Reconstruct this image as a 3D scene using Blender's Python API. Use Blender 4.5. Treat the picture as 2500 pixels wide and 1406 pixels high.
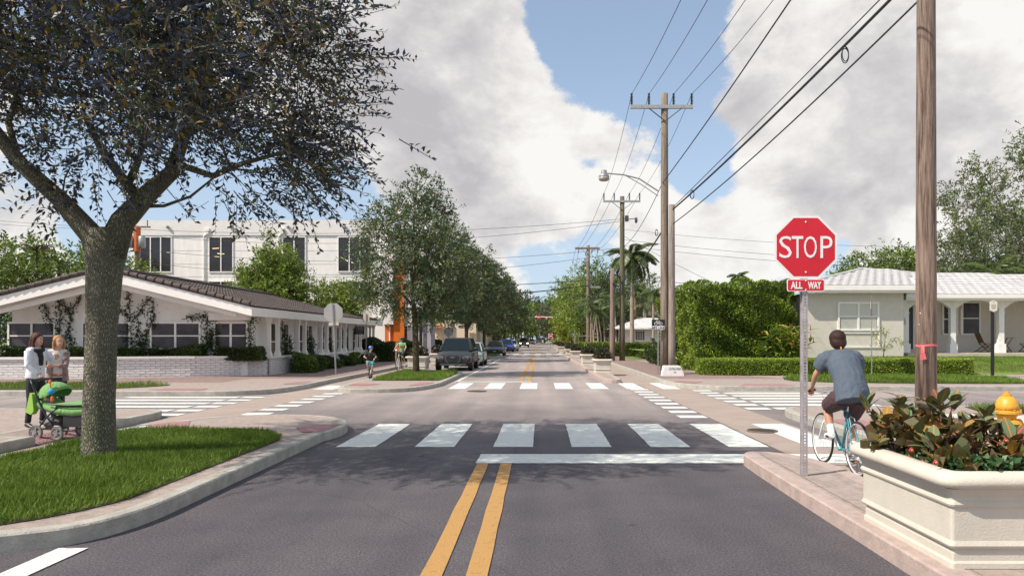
import bpy, math, random
import numpy as np
from mathutils import Vector, Matrix
random.seed(7)
for o in list(bpy.data.objects): bpy.data.objects.remove(o, do_unlink=True)
C = bpy.context.scene.collection
scene = bpy.context.scene
# ---------------------------------------------------------------- camera
F, VX, VY, H = 1736.0, 1320.0, 826.0, 1.7      # focal length in photo pixels, vanishing point, eye height
cam = bpy.data.cameras.new('camera'); co = bpy.data.objects.new('camera', cam); C.objects.link(co)
co.location = (0, 0, H); co.rotation_euler = (math.pi/2, 0, 0)
cam.sensor_width = 36; cam.lens = 36*F/2500
cam.shift_x = -(VX-1250)/2500; cam.shift_y = (VY-703)/2500
cam.clip_end = 4000; cam.clip_start = 0.05
scene.camera = co
def X_(px, Y): return (px-VX)*Y/F
def Z_(py, Y): return H-(py-VY)*Y/F
def pdir(px, py):
    v = Vector((px-VX, F, VY-py)); v.normalize(); return v
# ---------------------------------------------------------------- world and sun
SUN_EL, SX, SY = math.radians(47), -0.885, -0.465
n_ = math.hypot(SX, SY); SX /= n_; SY /= n_
world = bpy.data.worlds.new("World"); scene.world = world; world.use_nodes = True
CLOUD = 0.83
def build_world():
    nt = world.node_tree; nt.nodes.clear(); N = nt.nodes; L = nt.links
    out = N.new('ShaderNodeOutputWorld')
    sky = N.new('ShaderNodeTexSky'); sky.sky_type = 'NISHITA'; sky.sun_disc = False
    sky.sun_elevation = SUN_EL; sky.sun_rotation = math.atan2(SX, SY)
    sky.air_density = 1.0; sky.dust_density = 0.6; sky.ozone_density = 2.2
    bg = N.new('ShaderNodeBackground'); bg.inputs[1].default_value = 0.105
    hs = N.new('ShaderNodeHueSaturation'); hs.inputs['Saturation'].default_value = 0.92; hs.inputs['Value'].default_value = 1.25
    L.new(sky.outputs[0], hs.inputs['Color']); L.new(hs.outputs[0], bg.inputs[0])
    tc = N.new('ShaderNodeTexCoord')
    nrm = N.new('ShaderNodeVectorMath'); nrm.operation = 'NORMALIZE'; L.new(tc.outputs['Generated'], nrm.inputs[0])
    sp = N.new('ShaderNodeSeparateXYZ'); L.new(nrm.outputs[0], sp.inputs[0])
    def m(op, a, b=None, clamp=False):
        n = N.new('ShaderNodeMath'); n.operation = op; n.use_clamp = clamp
        for i, v in enumerate((a, b)):
            if v is None: continue
            if isinstance(v, (int, float)): n.inputs[i].default_value = v
            else: L.new(v, n.inputs[i])
        return n.outputs[0]
    zz = m('ADD', m('MAXIMUM', sp.outputs[2], 0.0), 0.42)
    cx = N.new('ShaderNodeCombineXYZ'); L.new(m('MULTIPLY', sp.outputs[0], 1.55), cx.inputs[0]); L.new(m('MULTIPLY', sp.outputs[1], 1.55), cx.inputs[1]); L.new(m('MULTIPLY', sp.outputs[2], 2.3), cx.inputs[2])
    def noise(sc, det, rough, dist=0.0, src=cx.outputs[0], off=0.0):
        mp = N.new('ShaderNodeMapping'); mp.inputs['Location'].default_value = (off, off*.7, off*.3); L.new(src, mp.inputs[0])
        n = N.new('ShaderNodeTexNoise'); n.inputs['Scale'].default_value = sc; n.inputs['Detail'].default_value = det
        n.inputs['Roughness'].default_value = rough; n.inputs['Distortion'].default_value = dist; L.new(mp.outputs[0], n.inputs['Vector'])
        return n.outputs[0]
    n1 = noise(2.1, 13, 0.58, 0.25, off=3.1)
    n3 = noise(5.2, 11, 0.66, 0.2, off=7.7)
    n1b = noise(2.1, 7, 0.58, 0.25, off=3.18)
    dens = m('ADD', m('MULTIPLY', m('SUBTRACT', n1, 0.49), 1.15), m('MULTIPLY', m('SUBTRACT', n3, 0.5), 0.78))
    # broad cloud banks and blue openings, each given by a direction in the sky
    banks = [((1000,60),.20,.26),((850,200),.14,.26),((1020,300),.13,.16),((1270,430),.10,.26),((1200,580),.12,.20),((1120,480),.07,.16),((1330,240),.05,.18),((1600,640),.13,.12),((2250,520),.14,.16),((2150,300),.16,.20),((1950,240),.10,.14),((2380,90),.2,.2),((1560,520),.09,.12),((1800,480),.10,.20),((2050,560),.10,.10),((1850,60),.05,.10),((600,490),.03,.08),((60,590),.06,.22),((1460,325),.045,.22),((1385,270),.03,.12),((990,430),.035,.2),((1600,350),.04,.24),
             ((1530,120),.13,-.34),((1400,60),.07,-.22),((1690,410),.06,-.34),((1620,250),.06,-.20),((420,470),.14,-.30),((760,450),.08,-.30),((880,400),.05,-.26),((1000,520),.03,-.10),((1600,30),.12,-.22),((1150,740),.05,-.10),((1300,640),.05,-.14),((2060,640),.06,-.12),((1430,420),.035,-.14),((1740,400),.05,-.16),((2480,250),.04,-.14),((1480,600),.07,-.18),((1290,600),.05,-.12),((1160,30),.04,-.10),((2470,330),.07,-.2),((1360,130),.04,-.1),((250,600),.05,-.14)]
    gray = None
    for (p, r, a) in banks:
        d = pdir(*p)
        dt = N.new('ShaderNodeVectorMath'); dt.operation = 'DISTANCE'; L.new(nrm.outputs[0], dt.inputs[0]); dt.inputs[1].default_value = d
        mr = N.new('ShaderNodeMapRange'); mr.interpolation_type = 'SMOOTHERSTEP'; L.new(dt.outputs['Value'], mr.inputs[0])
        mr.inputs[1].default_value = 0; mr.inputs[2].default_value = r*1.5; mr.inputs[3].default_value = a; mr.inputs[4].default_value = 0
        dens = m('ADD', dens, mr.outputs[0])
    cov = N.new('ShaderNodeMapRange'); cov.interpolation_type = 'SMOOTHSTEP'; L.new(dens, cov.inputs[0]); cov.inputs[1].default_value = -0.03; cov.inputs[2].default_value = 0.10
    n2 = noise(5.6, 9, 0.6, 0.3, off=11.3)
    shd = m('MULTIPLY', m('ADD', m('SUBTRACT', n1b, n1), m('MULTIPLY', m('SUBTRACT', 0.5, n3), 0.22)), 2.6)
    thick = m('ADD', m('ADD', m('MULTIPLY', dens, 0.50), m('MULTIPLY', m('SUBTRACT', n2, 0.47), 1.25)), shd)
    # the big bank at upper left is seen from its grey underside
    for (p, r, a) in (((980,150),.30,.26),((870,330),.10,.12),((2100,520),.09,.05),((2250,250),.14,-.12),((1150,100),.08,-.12),((1980,330),.06,-.14),((1300,330),.10,-.22),((1840,420),.06,-.12)):
        dt = N.new('ShaderNodeVectorMath'); dt.operation = 'DISTANCE'; L.new(nrm.outputs[0], dt.inputs[0]); dt.inputs[1].default_value = pdir(*p)
        mr = N.new('ShaderNodeMapRange'); mr.interpolation_type = 'SMOOTHERSTEP'; L.new(dt.outputs['Value'], mr.inputs[0]); mr.inputs[2].default_value = r*1.5; mr.inputs[3].default_value = a; mr.inputs[4].default_value = 0
        thick = m('ADD', thick, mr.outputs[0])
    cr = N.new('ShaderNodeValToRGB'); L.new(thick, cr.inputs[0])
    e = cr.color_ramp.elements; e[0].position = 0.0; e[0].color = (.95,.925,.885,1); e[1].position = 0.72; e[1].color = (.52,.505,.515,1)
    k = e.new(0.22); k.color = (.82,.79,.765,1); k = e.new(0.40); k.color = (.68,.66,.655,1)
    bg2 = N.new('ShaderNodeBackground'); L.new(cr.outputs[0], bg2.inputs[0]); bg2.inputs[1].default_value = CLOUD
    # milky air low over the horizon
    hz = N.new('ShaderNodeMapRange'); hz.interpolation_type = 'SMOOTHSTEP'; L.new(sp.outputs[2], hz.inputs[0]); hz.inputs[1].default_value = 0.0; hz.inputs[2].default_value = 0.42; hz.inputs[3].default_value = 0.75; hz.inputs[4].default_value = 0.32
    bg3 = N.new('ShaderNodeBackground'); bg3.inputs[0].default_value = (.53,.65,.80,1); bg3.inputs[1].default_value = 0.85
    mx0 = N.new('ShaderNodeMixShader'); L.new(hz.outputs[0], mx0.inputs[0]); L.new(bg.outputs[0], mx0.inputs[1]); L.new(bg3.outputs[0], mx0.inputs[2])
    mx = N.new('ShaderNodeMixShader'); L.new(m('MULTIPLY', cov.outputs[0], 0.97), mx.inputs[0]); L.new(mx0.outputs[0], mx.inputs[1]); L.new(bg2.outputs[0], mx.inputs[2])
    L.new(mx.outputs[0], out.inputs[0])
build_world()
sl = bpy.data.lights.new('sun', 'SUN'); sl.energy = 4.6; sl.angle = math.radians(0.6); sl.color = (1, .91, .77)
so = bpy.data.objects.new('sun', sl); C.objects.link(so); so.location = (-30, 30, 40)
so.rotation_euler = Vector((SX*math.cos(SUN_EL), SY*math.cos(SUN_EL), math.sin(SUN_EL))).to_track_quat('Z', 'Y').to_euler()
vs = scene.view_settings; vs.view_transform = 'Standard'; vs.look = 'None'; vs.exposure = 0.32; vs.gamma = 1; vs.use_curve_mapping = False
# ---------------------------------------------------------------- materials
MATS = {}
def mat(name, col, rough=.8, var=.0, scale=8, bump=0.0, bscale=None, metal=0.0, col2=None, thr=None, spec=.5, coord='Object', island=0.0, trans=0.0, coat=0.0, emit=None, aniso=None):
    if name in MATS: return MATS[name]
    m = bpy.data.materials.new(name); m.use_nodes = True; nt = m.node_tree; N = nt.nodes; L = nt.links
    b = N['Principled BSDF']; b.inputs['Roughness'].default_value = rough; b.inputs['Metallic'].default_value = metal
    b.inputs['Specular IOR Level'].default_value = spec; b.inputs['Coat Weight'].default_value = coat
    col = tuple(col)+(1,) ; c2 = (tuple(col2)+(1,)) if col2 else tuple(max(0, c*(1-var)) for c in col[:3])+(1,)
    src = None
    if var > 0 or col2 or bump > 0:
        tc = N.new('ShaderNodeTexCoord'); vec = tc.outputs[coord]
        if aniso:
            mp = N.new('ShaderNodeMapping'); mp.inputs['Scale'].default_value = aniso; L.new(vec, mp.inputs[0]); vec = mp.outputs[0]
    if var > 0 or col2:
        n = N.new('ShaderNodeTexNoise'); n.inputs['Scale'].default_value = scale; n.inputs['Detail'].default_value = 6; n.inputs['Roughness'].default_value = .65; L.new(vec, n.inputs['Vector'])
        r = N.new('ShaderNodeValToRGB'); t = thr or (.35, .65); r.color_ramp.elements[0].position = t[0]; r.color_ramp.elements[1].position = t[1]
        r.color_ramp.elements[0].color = c2; r.color_ramp.elements[1].color = col; L.new(n.outputs[0], r.inputs[0]); src = r.outputs[0]
    if island > 0:
        g = N.new('ShaderNodeNewGeometry'); hsv = N.new('ShaderNodeHueSaturation')
        mr = N.new('ShaderNodeMapRange'); L.new(g.outputs['Random Per Island'], mr.inputs[0]); mr.inputs[3].default_value = 1-island; mr.inputs[4].default_value = 1+island
        mh = N.new('ShaderNodeMapRange'); L.new(g.outputs['Random Per Island'], mh.inputs[0]); mh.inputs[3].default_value = .5+island*.05; mh.inputs[4].default_value = .5-island*.05
        L.new(mr.outputs[0], hsv.inputs['Value']); L.new(mh.outputs[0], hsv.inputs['Hue'])
        if src: L.new(src, hsv.inputs['Color'])
        else: hsv.inputs['Color'].default_value = col
        src = hsv.outputs[0]
    if src: L.new(src, b.inputs['Base Color'])
    else: b.inputs['Base Color'].default_value = col
    if bump > 0:
        n = N.new('ShaderNodeTexNoise'); n.inputs['Scale'].default_value = bscale or scale*3; n.inputs['Detail'].default_value = 5; L.new(vec, n.inputs['Vector'])
        bp = N.new('ShaderNodeBump'); bp.inputs['Strength'].default_value = bump; bp.inputs['Distance'].default_value = .02; L.new(n.outputs[0], bp.inputs['Height']); L.new(bp.outputs[0], b.inputs['Normal'])
    if emit: b.inputs['Emission Color'].default_value = tuple(emit[:3])+(1,); b.inputs['Emission Strength'].default_value = emit[3]
    if trans > 0:
        tb = N.new('ShaderNodeBsdfTranslucent'); ms = N.new('ShaderNodeMixShader'); ms.inputs[0].default_value = trans
        if src: L.new(src, tb.inputs[0])
        else: tb.inputs[0].default_value = col
        L.new(b.outputs[0], ms.inputs[1]); L.new(tb.outputs[0], ms.inputs[2]); L.new(ms.outputs[0], N['Material Output'].inputs[0])
    MATS[name] = m; return m
def asphalt_mat():
    m = bpy.data.materials.new('asphalt'); m.use_nodes = True; nt = m.node_tree; N = nt.nodes; L = nt.links; b = N['Principled BSDF']
    tc = N.new('ShaderNodeTexCoord'); o = tc.outputs['Object']
    def nz(s, d=4, r=.6):
        n = N.new('ShaderNodeTexNoise'); n.inputs['Scale'].default_value = s; n.inputs['Detail'].default_value = d; n.inputs['Roughness'].default_value = r; L.new(o, n.inputs['Vector']); return n.outputs[0]
    def ramp(src, a, ca, bb, cb):
        r = N.new('ShaderNodeValToRGB'); r.color_ramp.elements[0].position = a; r.color_ramp.elements[0].color = ca+(1,); r.color_ramp.elements[1].position = bb; r.color_ramp.elements[1].color = cb+(1,); L.new(src, r.inputs[0]); return r.outputs[0]
    def mix(f, a, c, mode='MIX'):
        x = N.new('ShaderNodeMix'); x.data_type = 'RGBA'; x.blend_type = mode
        if isinstance(f, float): x.inputs[0].default_value = f
        else: L.new(f, x.inputs[0])
        L.new(a, x.inputs[6]); L.new(c, x.inputs[7]); return x.outputs[2]
    near_tone = ramp(nz(1.2, 5), .3, (.078,.074,.085), .75, (.104,.098,.110))
    far_tone = ramp(nz(.5, 6), .3, (.27,.238,.228), .7, (.35,.312,.30))
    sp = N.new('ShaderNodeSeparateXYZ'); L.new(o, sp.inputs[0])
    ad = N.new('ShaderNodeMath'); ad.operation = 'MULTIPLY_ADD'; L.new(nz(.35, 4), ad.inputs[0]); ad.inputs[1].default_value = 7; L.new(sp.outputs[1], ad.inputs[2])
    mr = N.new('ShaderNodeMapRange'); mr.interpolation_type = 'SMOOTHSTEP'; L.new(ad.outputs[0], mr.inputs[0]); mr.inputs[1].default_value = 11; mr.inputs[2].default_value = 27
    base = mix(mr.outputs[0], near_tone, far_tone)  # paler with distance: grazing-light sheen on the road painted into its colour
    speck = ramp(nz(52, 3, .85), .38, (.42,.42,.45), .64, (1.62,1.58,1.56))
    base = mix(.85, base, speck, 'MULTIPLY')
    vo = N.new('ShaderNodeTexVoronoi'); vo.inputs['Scale'].default_value = 38; L.new(o, vo.inputs['Vector'])
    base = mix(.55, base, ramp(vo.outputs['Distance'], .05, (2.1,2.0,1.95), .22, (1,1,1)), 'MULTIPLY')
    # tyre-polished wheel paths, old oil drips
    mpx = N.new('ShaderNodeMapping'); mpx.inputs['Scale'].default_value = (1.0,.05,1); L.new(o, mpx.inputs[0])
    nl = N.new('ShaderNodeTexNoise'); nl.inputs['Scale'].default_value = 1.3; nl.inputs['Detail'].default_value = 3; L.new(mpx.outputs[0], nl.inputs['Vector'])
    base = mix(.8, base, ramp(nl.outputs[0], .36, (.80,.80,.82), .62, (1.12,1.10,1.09)), 'MULTIPLY')
    vd = N.new('ShaderNodeTexVoronoi'); vd.inputs['Scale'].default_value = .9; L.new(o, vd.inputs['Vector'])
    base = mix(.8, base, ramp(vd.outputs['Distance'], .03, (.45,.45,.46), .055, (1,1,1)), 'MULTIPLY')
    patch = ramp(nz(2.6, 7, .7), .60, (1,1,1), .70, (.72,.72,.74))
    base = mix(.6, base, patch, 'MULTIPLY')
    # long cracks and sealed joints
    v = N.new('ShaderNodeTexVoronoi'); v.feature = 'DISTANCE_TO_EDGE'; v.inputs['Scale'].default_value = .22
    wv = N.new('ShaderNodeMix'); wv.data_type = 'VECTOR'; wv.inputs[0].default_value = .18
    nc = N.new('ShaderNodeTexNoise'); nc.inputs['Scale'].default_value = 1.1; nc.inputs['Detail'].default_value = 6; L.new(o, nc.inputs['Vector']); L.new(o, wv.inputs[4]); L.new(nc.outputs['Color'], wv.inputs[5]); L.new(wv.outputs[1], v.inputs['Vector'])
    crk = ramp(v.outputs['Distance'], 0.0005, (.55,.55,.55), .004, (1,1,1))
    base = mix(.35, base, crk, 'MULTIPLY')
    L.new(base, b.inputs['Base Color']); b.inputs['Roughness'].default_value = .88; b.inputs['Specular IOR Level'].default_value = .25
    bp = N.new('ShaderNodeBump'); bp.inputs['Strength'].default_value = .55; bp.inputs['Distance'].default_value = .006; L.new(nz(140, 3, .7), bp.inputs['Height']); L.new(bp.outputs[0], b.inputs['Normal'])
    return m
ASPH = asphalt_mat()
PAVE = mat('pavement', (.38,.31,.28), .9, .30, 11, .4, 45)
BIKE = mat('bike_lane_coating', (.355,.285,.25), .9, .14, 1.1, .3, 70)
KERB = mat('kerb_concrete', (.43,.41,.37), .85, .30, 5, .5, 40)
KERBP = mat('kerb_pinkish', (.46,.36,.33), .85, .25, 6, .4, 45)
TACT = mat('tactile_paving', (.36,.19,.20), .85, .2, 30, .4, 120)
PAVR = mat('brick_walk', (.29,.205,.19), .9, .35, 5, .5, 40)
PAINTW = mat('white_paint', (.64,.66,.63), .8, .0, 9, .5, 50, col2=(.40,.40,.39), thr=(.30,.43))
PAINTY = mat('yellow_paint', (.42,.235,.075), .8, .0, 11, .5, 50, col2=(.26,.155,.07), thr=(.30,.44))
WHITE = mat('white_stucco', (.86,.835,.82), .85, .13, 2.2, .25, 40, aniso=(1,1,.25))
WBRICK = mat('white_brick', (.78,.75,.73), .85, .14, 9, .4, 30)
MORT = mat('mortar', (.42,.38,.36), .95, .2, 20)
TRIM = mat('white_trim', (.84,.81,.78), .6, .06, 3)
GLASS = mat('dark_window_glass', (.03,.027,.03), .10, spec=.5)
GLASSW = mat('window_with_shade', (.075,.068,.08), .25, spec=.35, col2=(.03,.022,.028), scale=1.2)  # mottling paints uneven reflections into the pane colour
BLIND = mat('blinds', (.62,.62,.56), .6)
DROOF = mat('dark_roof_tile', (.12,.094,.088), .9, .4, 5, .5, 40, island=.18)
WROOF = mat('white_roof_tile', (.60,.59,.60), .8, .22, 2.5, .3, 30, island=.10)
ORANGE = mat('orange_stucco', (.68,.16,.015), .8, .1, 6, .2, 60)
SLATE = mat('slate_panel', (.12,.12,.16), .6, .3, 4)
LAV = mat('pale_grey_panel', (.42,.40,.46), .7, .1, 4)
CREAM = mat('cream_stucco', (.70,.60,.46), .85, .08, 2, .2, 40)
BEIGE = mat('beige_stucco', (.64,.60,.54), .9, .07, 3, .5, 120)
STONE = mat('planter_stone', (.56,.52,.455), .8, .11, 5, .18, 60, thr=(.25,.6))
WOODP = mat('pole_wood', (.27,.215,.17), .9, .5, 5, .8, 18, aniso=(3,3,.22))
WOODR = mat('pole_wood_red', (.26,.19,.155), .95, bump=1.0, bscale=16, col2=(.07,.045,.035), thr=(.36,.58), scale=5, aniso=(4,4,.22))
STEEL = mat('galvanised_steel', (.42,.43,.44), .45, .25, 12, metal=.7)
STEELD = mat('dark_steel', (.08,.08,.09), .5, metal=.5)
WIRE = mat('cable', (.02,.02,.022), .6)
SOIL = mat('soil', (.06,.045,.035), .95, .4, 9, .6)
LAWN = mat('lawn_ground', (.14,.20,.035), .95, bump=.8, bscale=60, col2=(.13,.10,.06), thr=(.30,.5), scale=1.6)
TEAK = mat('teak_wood', (.17,.085,.05), .7, .3, 12)
BARK = None
# ---------------------------------------------------------------- mesh building
class MB:
    def __init__(s): s.v = []; s.f = []
    def add(s, vs, fs):
        n = len(s.v); s.v += [tuple(v) for v in vs]; s.f += [tuple(i+n for i in f) for f in fs]; return s
    def box(s, x0, x1, y0, y1, z0, z1):
        return s.add([(x0,y0,z0),(x1,y0,z0),(x1,y1,z0),(x0,y1,z0),(x0,y0,z1),(x1,y0,z1),(x1,y1,z1),(x0,y1,z1)],
                     [(0,3,2,1),(4,5,6,7),(0,1,5,4),(1,2,6,5),(2,3,7,6),(3,0,4,7)])
    def beam(s, a, b, w, h, up=(0,0,1)):
        a = Vector(a); b = Vector(b); d = (b-a).normalized(); u = Vector(up)
        r = d.cross(u)
        if r.length < 1e-4: r = d.cross(Vector((1,0,0)))
        r.normalize(); u = r.cross(d).normalized(); r *= w/2; u *= h/2
        vs = [a-r-u, a+r-u, a+r+u, a-r+u, b-r-u, b+r-u, b+r+u, b-r+u]
        return s.add(vs, [(0,1,2,3),(7,6,5,4),(0,4,5,1),(1,5,6,2),(2,6,7,3),(3,7,4,0)])
    def tube(s, pts, rad, n=8, cap=True, lat=None):
        P = [Vector(p) for p in pts]; k = len(P)
        if not isinstance(rad, (list, tuple)): rad = [rad]*k
        prev = None; rings = []
        for i in range(k):
            t = (P[min(i+1,k-1)]-P[max(i-1,0)])
            if t.length < 1e-9: t = Vector((0,0,1))
            t.normalize()
            ref = Vector(lat) if lat is not None else (prev if prev is not None else (Vector((1,0,0)) if abs(t.x) < .9 else Vector((0,1,0))))
            u = ref - t*ref.dot(t)
            if u.length < 1e-6: u = t.orthogonal()
            u.normalize(); prev = u; w = t.cross(u)
            r = rad[i]; a, b = (r if isinstance(r, (list, tuple)) else (r, r))
            rings.append([P[i]+u*(a*math.cos(2*math.pi*j/n))+w*(b*math.sin(2*math.pi*j/n)) for j in range(n)])
        vs = [v for r in rings for v in r]; fs = []
        for i in range(k-1):
            for j in range(n):
                a = i*n+j; b = i*n+(j+1)%n; fs.append((a, b, b+n, a+n))
        if cap:
            vs += [P[0], P[-1]]; c0 = k*n; c1 = c0+1
            for j in range(n):
                fs.append((c0, (j+1)%n, j)); fs.append((c1, (k-1)*n+j, (k-1)*n+(j+1)%n))
        return s.add(vs, fs)
    def lathe(s, prof, n=16, c=(0,0,0), ax=(0,0,1)):
        ax = Vector(ax).normalized(); u = ax.orthogonal().normalized(); w = ax.cross(u); c = Vector(c)
        vs = []; fs = []; k = len(prof)
        for (r, z) in prof:
            for j in range(n):
                t = 2*math.pi*j/n; vs.append(c+ax*z+u*(r*math.cos(t))+w*(r*math.sin(t)))
        for i in range(k-1):
            for j in range(n):
                a = i*n+j; b = i*n+(j+1)%n; fs.append((a, b, b+n, a+n))
        vs += [c+ax*prof[0][1], c+ax*prof[-1][1]]
        for j in range(n):
            fs.append((k*n, (j+1)%n, j)); fs.append((k*n+1, (k-1)*n+j, (k-1)*n+(j+1)%n))
        return s.add(vs, fs)
    def ball(s, c, r, n=12, m=8, ax=(0,0,1)):
        if not isinstance(r, (tuple, list)): r = (r, r, r)
        vs = []; fs = []; c = Vector(c)
        for i in range(1, m):
            p = math.pi*i/m
            for j in range(n):
                t = 2*math.pi*j/n; vs.append(c+Vector((r[0]*math.sin(p)*math.cos(t), r[1]*math.sin(p)*math.sin(t), r[2]*math.cos(p))))
        for i in range(m-2):
            for j in range(n):
                a = i*n+j; b = i*n+(j+1)%n; fs.append((a, a+n, b+n, b))
        vs += [c+Vector((0,0,r[2])), c-Vector((0,0,r[2]))]; q = (m-1)*n
        for j in range(n):
            fs.append((q, j, (j+1)%n)); fs.append((q+1, (m-2)*n+(j+1)%n, (m-2)*n+j))
        return s.add(vs, fs)
    def torus(s, c, R, r, ax=(1,0,0), n=32, m=8):
        ax = Vector(ax).normalized(); u = ax.orthogonal().normalized(); w = ax.cross(u); c = Vector(c); vs = []; fs = []
        for i in range(n):
            t = 2*math.pi*i/n; d = u*math.cos(t)+w*math.sin(t)
            for j in range(m):
                p = 2*math.pi*j/m; vs.append(c+d*(R+r*math.cos(p))+ax*(r*math.sin(p)))
        for i in range(n):
            for j in range(m):
                a = i*m+j; b = i*m+(j+1)%m; a2 = ((i+1)%n)*m+j; b2 = ((i+1)%n)*m+(j+1)%m; fs.append((a, a2, b2, b))
        return s.add(vs, fs)
    def prism(s, poly, z0, z1, bottom=True):
        n = len(poly); vs = [(p[0],p[1],z0) for p in poly]+[(p[0],p[1],z1) for p in poly]
        fs = [tuple(range(n, 2*n))]+[(i, (i+1)%n, (i+1)%n+n, i+n) for i in range(n)]
        if bottom: fs.append(tuple(range(n-1, -1, -1)))
        return s.add(vs, fs)
    def extr(s, poly, axis, a, b):
        # polygon in the plane across `axis`, swept from a to b along it ('y': poly is (x,z); 'x': poly is (y,z))
        n = len(poly); g = (lambda p, t: (p[0], t, p[1])) if axis == 'y' else (lambda p, t: (t, p[0], p[1]))
        vs = [g(p, a) for p in poly]+[g(p, b) for p in poly]
        return s.add(vs, [tuple(range(n)), tuple(range(2*n-1, n-1, -1))]+[(i, i+n, (i+1)%n+n, (i+1)%n) for i in range(n)])
    def quad(s, a, b, c, d): return s.add([a,b,c,d], [(0,1,2,3)])
def pworld(o):
    t = Vector((0,0,0))
    while o is not None: t = t+Vector(o.location); o = o.parent
    return t
def fin(me, m, smooth):
    if m: me.materials.append(m)
    if smooth:
        me.polygons.foreach_set('use_smooth', [True]*len(me.polygons))
    me.update()
def obj(name, mb, m, parent=None, smooth=False, W=False, fix=True, **kw):
    me = bpy.data.meshes.new(name); vs = mb.v
    if W and parent is not None:
        t = pworld(parent); vs = [(v[0]-t.x, v[1]-t.y, v[2]-t.z) for v in vs]
    me.from_pydata(vs, [], mb.f); fin(me, m, smooth)
    if fix and len(me.polygons) < 60000:
        import bmesh
        bm = bmesh.new(); bm.from_mesh(me); bmesh.ops.recalc_face_normals(bm, faces=bm.faces); bm.to_mesh(me); bm.free()
    o = bpy.data.objects.new(name, me); C.objects.link(o)
    if parent is not None: o.parent = parent
    for k, v in kw.items(): o[k] = v
    return o
def arr_obj(name, V, Fa, m, parent=None, smooth=False, **kw):
    """numpy mesh: V (n,3), Fa (k,3|4)"""
    me = bpy.data.meshes.new(name); V = np.asarray(V, dtype=np.float32); Fa = np.asarray(Fa, dtype=np.int32); k, q = Fa.shape
    me.vertices.add(len(V)); me.vertices.foreach_set('co', V.ravel())
    me.loops.add(k*q); me.loops.foreach_set('vertex_index', Fa.ravel())
    me.polygons.add(k); me.polygons.foreach_set('loop_start', np.arange(0, k*q, q, dtype=np.int32)); me.polygons.foreach_set('loop_total', np.full(k, q, dtype=np.int32))
    me.update(calc_edges=True); fin(me, m, smooth)
    o = bpy.data.objects.new(name, me); C.objects.link(o)
    if parent is not None: o.parent = parent
    for kk, v in kw.items(): o[kk] = v
    return o
def thing(name, label, cat, loc=(0,0,0), rotz=0, group=None):
    o = bpy.data.objects.new(name, None); C.objects.link(o); o.empty_display_size = .2
    o.location = loc; o.rotation_euler = (0,0,rotz); o['label'] = label; o['category'] = cat
    if group: o['group'] = group
    return o
def tag(o, label, cat, group=None):
    o['label'] = label; o['category'] = cat
    if group: o['group'] = group
    return o
def kids(o): return [c for c in C.objects if c.parent == o]
def copy_tree(o, loc=None, rotz=None, label=None, scale=None, _p=None):
    c = o.copy(); C.objects.link(c); c.parent = _p
    if _p is None:
        if loc is not None: c.location = loc
        if rotz is not None: c.rotation_euler = (0,0,rotz)
        if label: c['label'] = label
        if scale is not None: c.scale = (scale,)*3 if not isinstance(scale, tuple) else scale
    for ch in KIDS.get(o.name, None) or kids(o): copy_tree(ch, _p=c)
    return c
KIDS = {}
def struct(name, mb, m, parent=None, **kw):
    o = obj(name, mb, m, parent, **kw)
    if parent is None: o['kind'] = 'structure'
    return o
def remeshed(name, mb, m, parent, vox=.012, sm=4, disp=0):
    me = bpy.data.meshes.new('tmp'); me.from_pydata([tuple(v) for v in mb.v], [], mb.f)
    import bmesh
    bm = bmesh.new(); bm.from_mesh(me); bmesh.ops.recalc_face_normals(bm, faces=bm.faces); bm.to_mesh(me); bm.free()
    t = bpy.data.objects.new('tmp', me); C.objects.link(t)
    r = t.modifiers.new('r', 'REMESH'); r.mode = 'VOXEL'; r.voxel_size = vox
    s = t.modifiers.new('s', 'SMOOTH'); s.factor = .5; s.iterations = sm
    dg = bpy.context.evaluated_depsgraph_get(); ev = t.evaluated_get(dg); nm = bpy.data.meshes.new_from_object(ev)
    bpy.data.objects.remove(t, do_unlink=True)
    nm.name = name; nm.materials.clear(); fin(nm, m, True)
    o = bpy.data.objects.new(name, nm); C.objects.link(o); o.parent = parent; return o
def text_mb(s, size, w=None, bold=0.0, depth=.004):
    """flat lettering in local x (right), z (up), centred; y is depth"""
    cu = bpy.data.curves.new('t', 'FONT'); cu.body = s; cu.size = size; cu.align_x = 'CENTER'; cu.align_y = 'CENTER'; cu.offset = bold; cu.extrude = depth/2; cu.resolution_u = 3
    o = bpy.data.objects.new('t', cu); C.objects.link(o); dg = bpy.context.evaluated_depsgraph_get(); ev = o.evaluated_get(dg); me = ev.to_mesh()
    V = [v.co.copy() for v in me.vertices]; Fs = [tuple(p.vertices) for p in me.polygons]; ev.to_mesh_clear(); bpy.data.objects.remove(o, do_unlink=True)
    x0 = min(v.x for v in V); x1 = max(v.x for v in V); k = (w/(x1-x0)) if w else 1; cx = (x0+x1)/2
    y0 = min(v.y for v in V); y1 = max(v.y for v in V); cy = (y0+y1)/2
    mb = MB(); mb.add([((v.x-cx)*k, -v.z, (v.y-cy)) for v in V], Fs); return mb
def inset(poly, d):
    n = len(poly); out = []
    area = sum(poly[i][0]*poly[(i+1)%n][1]-poly[(i+1)%n][0]*poly[i][1] for i in range(n)); sg = 1 if area > 0 else -1
    for i in range(n):
        a = Vector(poly[i-1][:2]); b = Vector(poly[i][:2]); c = Vector(poly[(i+1)%n][:2])
        d1 = (b-a).normalized(); d2 = (c-b).normalized(); n1 = Vector((-d1.y, d1.x))*sg; n2 = Vector((-d2.y, d2.x))*sg
        m_ = (n1+n2); m_.normalize(); k = d/max(.35, m_.dot(n1)); out.append((b.x+m_.x*k, b.y+m_.y*k))
    return out
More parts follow.
